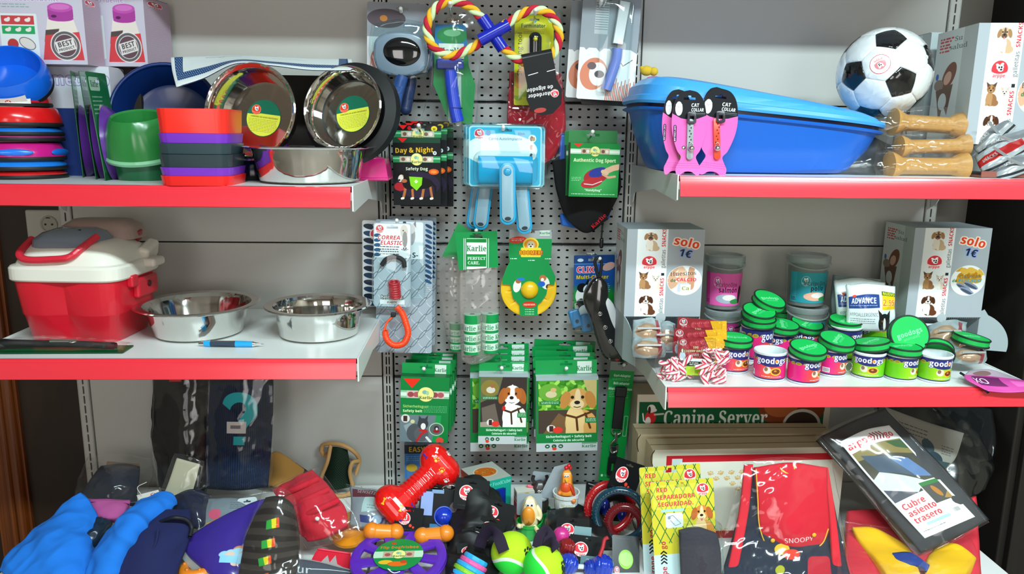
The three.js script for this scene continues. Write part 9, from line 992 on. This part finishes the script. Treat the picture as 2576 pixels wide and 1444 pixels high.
// denim and red garment in a bag
{ const denim = print(330, 330, (c, w, h) => { for (let i = 0; i < 700; i++) R_(c, (i * 97) % w, (i * 61) % h, 3, 7, i % 2 ? '#2c3648' : '#1a2230'); E_(c, 150, 250, 20, 14, '#d8b02c'); E_(c, 176, 262, 22, 12, '#d8402c'); E_(c, 150, 296, 12, 10, '#a8a82c'); R_(c, 220, 268, 60, 50, '#b82434', 10); }, '#232c3c');
  const g = patch([[[1886, 1180, 0.42], [1980, 1172, 0.425], [2074, 1184, 0.42]], [[1868, 1260, 0.45], [1980, 1256, 0.465], [2092, 1262, 0.45]], [[1840, 1360, 0.49], [1975, 1356, 0.505], [2112, 1360, 0.48]], [[1806, 1474, 0.53], [1970, 1480, 0.54], [2140, 1470, 0.52]]], { th: 0.02, puff: 0.012, amp: 0.003, pr: denim, nu: 40, nv: 50 }), t = ptThing('bagged_coat', 'dark denim garment with a large red flap in a shiny clear bag', 'package', g, ink(denim, 0.85), 'denim_body');
  const redM = fabric('#d4182e'), flapP = print(260, 320, (c, w, h) => { T(c, 'SNOOPY', 150, 254, 28, '#f0e0e0', { w: 'normal', rot: -0.03 }); }, '#cf1a30');
  lay(t, 'red_flap', patch([[[1896, 1176, 0.445], [1985, 1164, 0.45], [2078, 1176, 0.445]], [[1904, 1250, 0.475], [1988, 1248, 0.49], [2078, 1250, 0.475]], [[1912, 1330, 0.5], [1990, 1330, 0.52], [2082, 1330, 0.5]], [[1936, 1374, 0.51], [1994, 1390, 0.525], [2066, 1368, 0.51]]], { th: 0.012, puff: 0.006, amp: 0.002, pr: flapP, nu: 36, nv: 40 }), ink(flapP, 0.8));
  lay(t, 'yellow_piping', tube([[1902, 1180, 0.46], [1906, 1250, 0.488], [1912, 1330, 0.515], [1934, 1376, 0.524], [1994, 1392, 0.535], [2066, 1370, 0.52], [2084, 1330, 0.51]].map((p) => at(...p)), 0.0016, 60, 8), plastic('#e0b02c', 0.4)); lay(t, 'yellow_loop', tube([[1958, 1172, 0.455], [1968, 1184, 0.465], [1984, 1192, 0.47], [1996, 1184, 0.465], [1998, 1170, 0.46]].map((p) => at(...p)), 0.0032, 24, 8), plastic('#e8b81c', 0.4));
  for (const [u, v] of [[1944, 1360], [2048, 1346]]) part(t, 'yellow_stud', put(ball(0.0055, 16, 10), 0, 0, 0, 0, 0, 0, 1, 1, 0.5), plastic('#e8b01c', 0.3), at(u, v, 0.528).sub(t.position));
  for (const q of [[[1872, 1168, 0.44], [1894, 1168, 0.442], [1858, 1290, 0.48], [1882, 1290, 0.482], [1822, 1470, 0.545], [1848, 1474, 0.547]], [[2070, 1174, 0.445], [2082, 1176, 0.445], [2084, 1290, 0.485], [2100, 1290, 0.485], [2096, 1466, 0.54], [2120, 1462, 0.54]]]) lay(t, 'red_strap', patch([[q[0], q[1]], [q[2], q[3]], [q[4], q[5]]], { th: 0.006, puff: 0.003, nu: 8, nv: 30 }), redM);
  film(t, [[[1872, 1158, 0.45], [1980, 1150, 0.46], [2090, 1160, 0.45]], [[1842, 1260, 0.49], [1980, 1254, 0.51], [2110, 1262, 0.48]], [[1812, 1370, 0.53], [1976, 1366, 0.55], [2124, 1370, 0.52]], [[1790, 1476, 0.56], [1970, 1484, 0.57], [2150, 1474, 0.55]]], { ridge: 0.0034, puff: 0.006, freq: 20, nu: 60, nv: 60 }); }
// rear seat cover in a clear sleeve
{ const L4 = (k, z) => k.map(([u, v, d = 0]) => [u, v, z + d]);
  const g = patch([[[2058, 1104, 0.35], [2140, 1066, 0.34], [2216, 1036, 0.33]], [[2150, 1204, 0.42], [2240, 1160, 0.415], [2310, 1128, 0.4]], [[2232, 1304, 0.47], [2330, 1258, 0.47], [2400, 1222, 0.455]], [[2308, 1392, 0.52], [2400, 1348, 0.515], [2474, 1308, 0.5]]], { th: 0.05, puff: 0.008, amp: 0.002, nu: 36, nv: 50 }), t = ptThing('seat_cover_pack', 'dark grey folded seat cover in a clear sleeve with a white printed band, lying aslant', 'package', g, M('#24282e', 0.55), 'folded_cover');
  const pr = print(300, 580, (c, w, h) => { c.fillStyle = '#e9eef0'; c.fillRect(0, 0, w, h); T(c, 'arppe', 84, 46, 52, '#d8303c', { skew: -0.1 }); for (let k = 0; k < 4; k++) L_(c, [[156 + k * 18, 26], [168 + k * 18, 46], [156 + k * 18, 66]], '#8a1c28', 7); T(c, 'go', 252, 46, 48, '#d8303c', { skew: -0.1 }); R_(c, 10, 84, 280, 290, '#4a4a40'); Y_(c, [[10, 84], [290, 84], [290, 180], [150, 150], [10, 130]], '#8a7c4c'); Y_(c, [[40, 110], [150, 170], [200, 300], [60, 220]], '#4a5a6c'); Y_(c, [[150, 170], [240, 200], [286, 320], [200, 300]], '#6080b0'); Y_(c, [[10, 240], [60, 220], [220, 330], [140, 374], [10, 300]], '#cfd6dc'); Y_(c, [[10, 300], [140, 374], [10, 374]], '#3a4654'); Y_(c, [[200, 90], [290, 90], [290, 150], [230, 130]], '#3c5a38'); R_(c, 168, 330, 122, 128, '#e9eef0'); R_(c, 174, 336, 112, 116, '#4a4a48'); R_(c, 174, 336, 112, 20, '#2c7a3c'); E_(c, 232, 396, 16, 34, '#b8762c', -0.3); Y_(c, [[240, 440], [286, 410], [286, 452]], '#a8844c'); T(c, 'Cubre', 20, 408, 42, '#d8303c', { al: 'left', skew: -0.1 }); T(c, 'asiento', 20, 448, 42, '#d8303c', { al: 'left', skew: -0.1 }); T(c, 'trasero', 20, 488, 42, '#d8303c', { al: 'left', skew: -0.1 }); R_(c, 60, 516, 130, 14, '#a8e0e6'); small(c, 20, 548, 120, 1, '#6a727a', 8, 3); bars(c, 226, 500, 40, 22); }, '#e9eef0');
  lay(t, 'printed_band', patch([[[2112, 1112, 0.408], [2176, 1082, 0.402], [2236, 1070, 0.395]], [[2176, 1190, 0.452], [2240, 1158, 0.452], [2306, 1144, 0.438]], [[2252, 1274, 0.494], [2320, 1242, 0.496], [2378, 1222, 0.482]], [[2326, 1354, 0.53], [2396, 1324, 0.534], [2452, 1300, 0.52]]], { th: 0.003, puff: 0.0, pr, nu: 20, nv: 40 }), gloss(pr));
  film(t, [[[2048, 1098, 0.385], [2140, 1054, 0.378], [2226, 1022, 0.36]], [[2142, 1206, 0.452], [2240, 1158, 0.464], [2318, 1122, 0.432]], [[2228, 1310, 0.5], [2330, 1258, 0.515], [2410, 1216, 0.484]], [[2306, 1408, 0.545], [2404, 1360, 0.552], [2486, 1314, 0.528]]], { ridge: 0.003, puff: 0.005, freq: 16, nu: 44, nv: 60 }); }
{ const g = patch([[[2200, 1018, 0.16], [2330, 1010, 0.18], [2480, 1030, 0.16]], [[2220, 1100, 0.22], [2350, 1100, 0.26], [2488, 1110, 0.22]], [[2300, 1200, 0.3], [2390, 1190, 0.33], [2476, 1190, 0.28]], [[2360, 1270, 0.36], [2420, 1260, 0.37], [2470, 1240, 0.34]]], { th: 0.03, puff: 0.02, amp: 0.008, ridge: 0.006, freq: 12, nu: 44, nv: 44 }), t = ptThing('black_pack', 'large black crumpled plastic pack leaning behind the seat cover at the right', 'package', g, M('#0b0f10', 0.2, { clearcoat: 0.8, clearcoatRoughness: 0.08 }), 'black_plastic'); film(t, [[[2210, 1016, 0.2], [2340, 1006, 0.22], [2492, 1030, 0.2]], [[2230, 1100, 0.26], [2360, 1100, 0.3], [2502, 1110, 0.26]], [[2310, 1200, 0.33], [2400, 1194, 0.37], [2486, 1200, 0.31]]], { ridge: 0.005, freq: 18 });
  const pr = print(240, 170, (c, w, h) => { small(c, 20, 30, 100, 3, '#4a4c48', 12, 3); E_(c, 110, 80, 28, 24, '#3c4c54'); E_(c, 140, 126, 44, 36, '#2c3c44'); small(c, 170, 60, 50, 4, '#5a5c58', 9, 3); R_(c, 150, 120, 80, 40, '#3a4a4c'); }, '#8a8880'); const g2 = patch([[[2226, 1024, 0.29], [2330, 1062, 0.3], [2424, 1090, 0.28]], [[2280, 1110, 0.35], [2340, 1130, 0.36], [2404, 1150, 0.34]], [[2330, 1180, 0.4], [2350, 1190, 0.4], [2376, 1184, 0.38]]], { th: 0.003, pr, nu: 20, nv: 20 }); ptThing('insert_card', 'grey printed card with dark round pictures sticking out behind the seat cover', 'card', g2, ink(pr, 0.5), 'printed_card'); }
{ const red = M('#d83444', 0.45, { sheen: 0.3 }), g = patch([[[2130, 1290, 0.36], [2290, 1280, 0.37], [2450, 1240, 0.34]], [[2126, 1350, 0.42], [2290, 1350, 0.44], [2458, 1330, 0.42]], [[2118, 1470, 0.5], [2290, 1480, 0.51], [2466, 1470, 0.49]]], { th: 0.02, puff: 0.012, amp: 0.004, freq: 10, nu: 40, nv: 40 }), t = ptThing('costume_pack', 'red, yellow and blue fabric costume in a clear bag under the seat cover', 'package', g, red, 'red_cloth'), yel = fabric('#f0b80c');
  lay(t, 'yellow_panel', patch([[[2142, 1328, 0.43], [2200, 1330, 0.45], [2280, 1384, 0.48]], [[2160, 1370, 0.465], [2230, 1388, 0.49], [2300, 1412, 0.5]], [[2200, 1420, 0.5], [2260, 1440, 0.52], [2310, 1440, 0.515]], [[2230, 1456, 0.515], [2270, 1474, 0.53], [2320, 1466, 0.52]]], { floor: 0.382, th: 0.016, puff: 0.012, amp: 0.003, nu: 30, nv: 30 }), yel);
  lay(t, 'yellow_panel', patch([[[2350, 1384, 0.5], [2400, 1372, 0.5], [2450, 1412, 0.5]], [[2330, 1412, 0.52], [2392, 1408, 0.53], [2448, 1428, 0.515]], [[2326, 1450, 0.53], [2380, 1456, 0.54], [2430, 1452, 0.53]]], { floor: 0.382, th: 0.018, puff: 0.014, amp: 0.003, nu: 30, nv: 30 }), yel);
  lay(t, 'blue_patch', patch([[[2238, 1394, 0.515], [2290, 1392, 0.525], [2338, 1424, 0.53]], [[2256, 1410, 0.525], [2296, 1408, 0.535], [2334, 1432, 0.535]], [[2290, 1422, 0.53], [2310, 1424, 0.535], [2330, 1438, 0.535]]], { floor: 0.4, th: 0.006, puff: 0.003, nu: 16, nv: 10 }), fabric('#1c3a8a'));
  film(t, [[[2120, 1310, 0.43], [2260, 1330, 0.46], [2440, 1350, 0.46]], [[2112, 1370, 0.48], [2270, 1390, 0.525], [2460, 1400, 0.52]], [[2104, 1470, 0.53], [2280, 1480, 0.56], [2470, 1470, 0.54]]], { floor: 0.405, ridge: 0.0034, puff: 0.006, freq: 20 }); }
renderer.render(scene, camera);
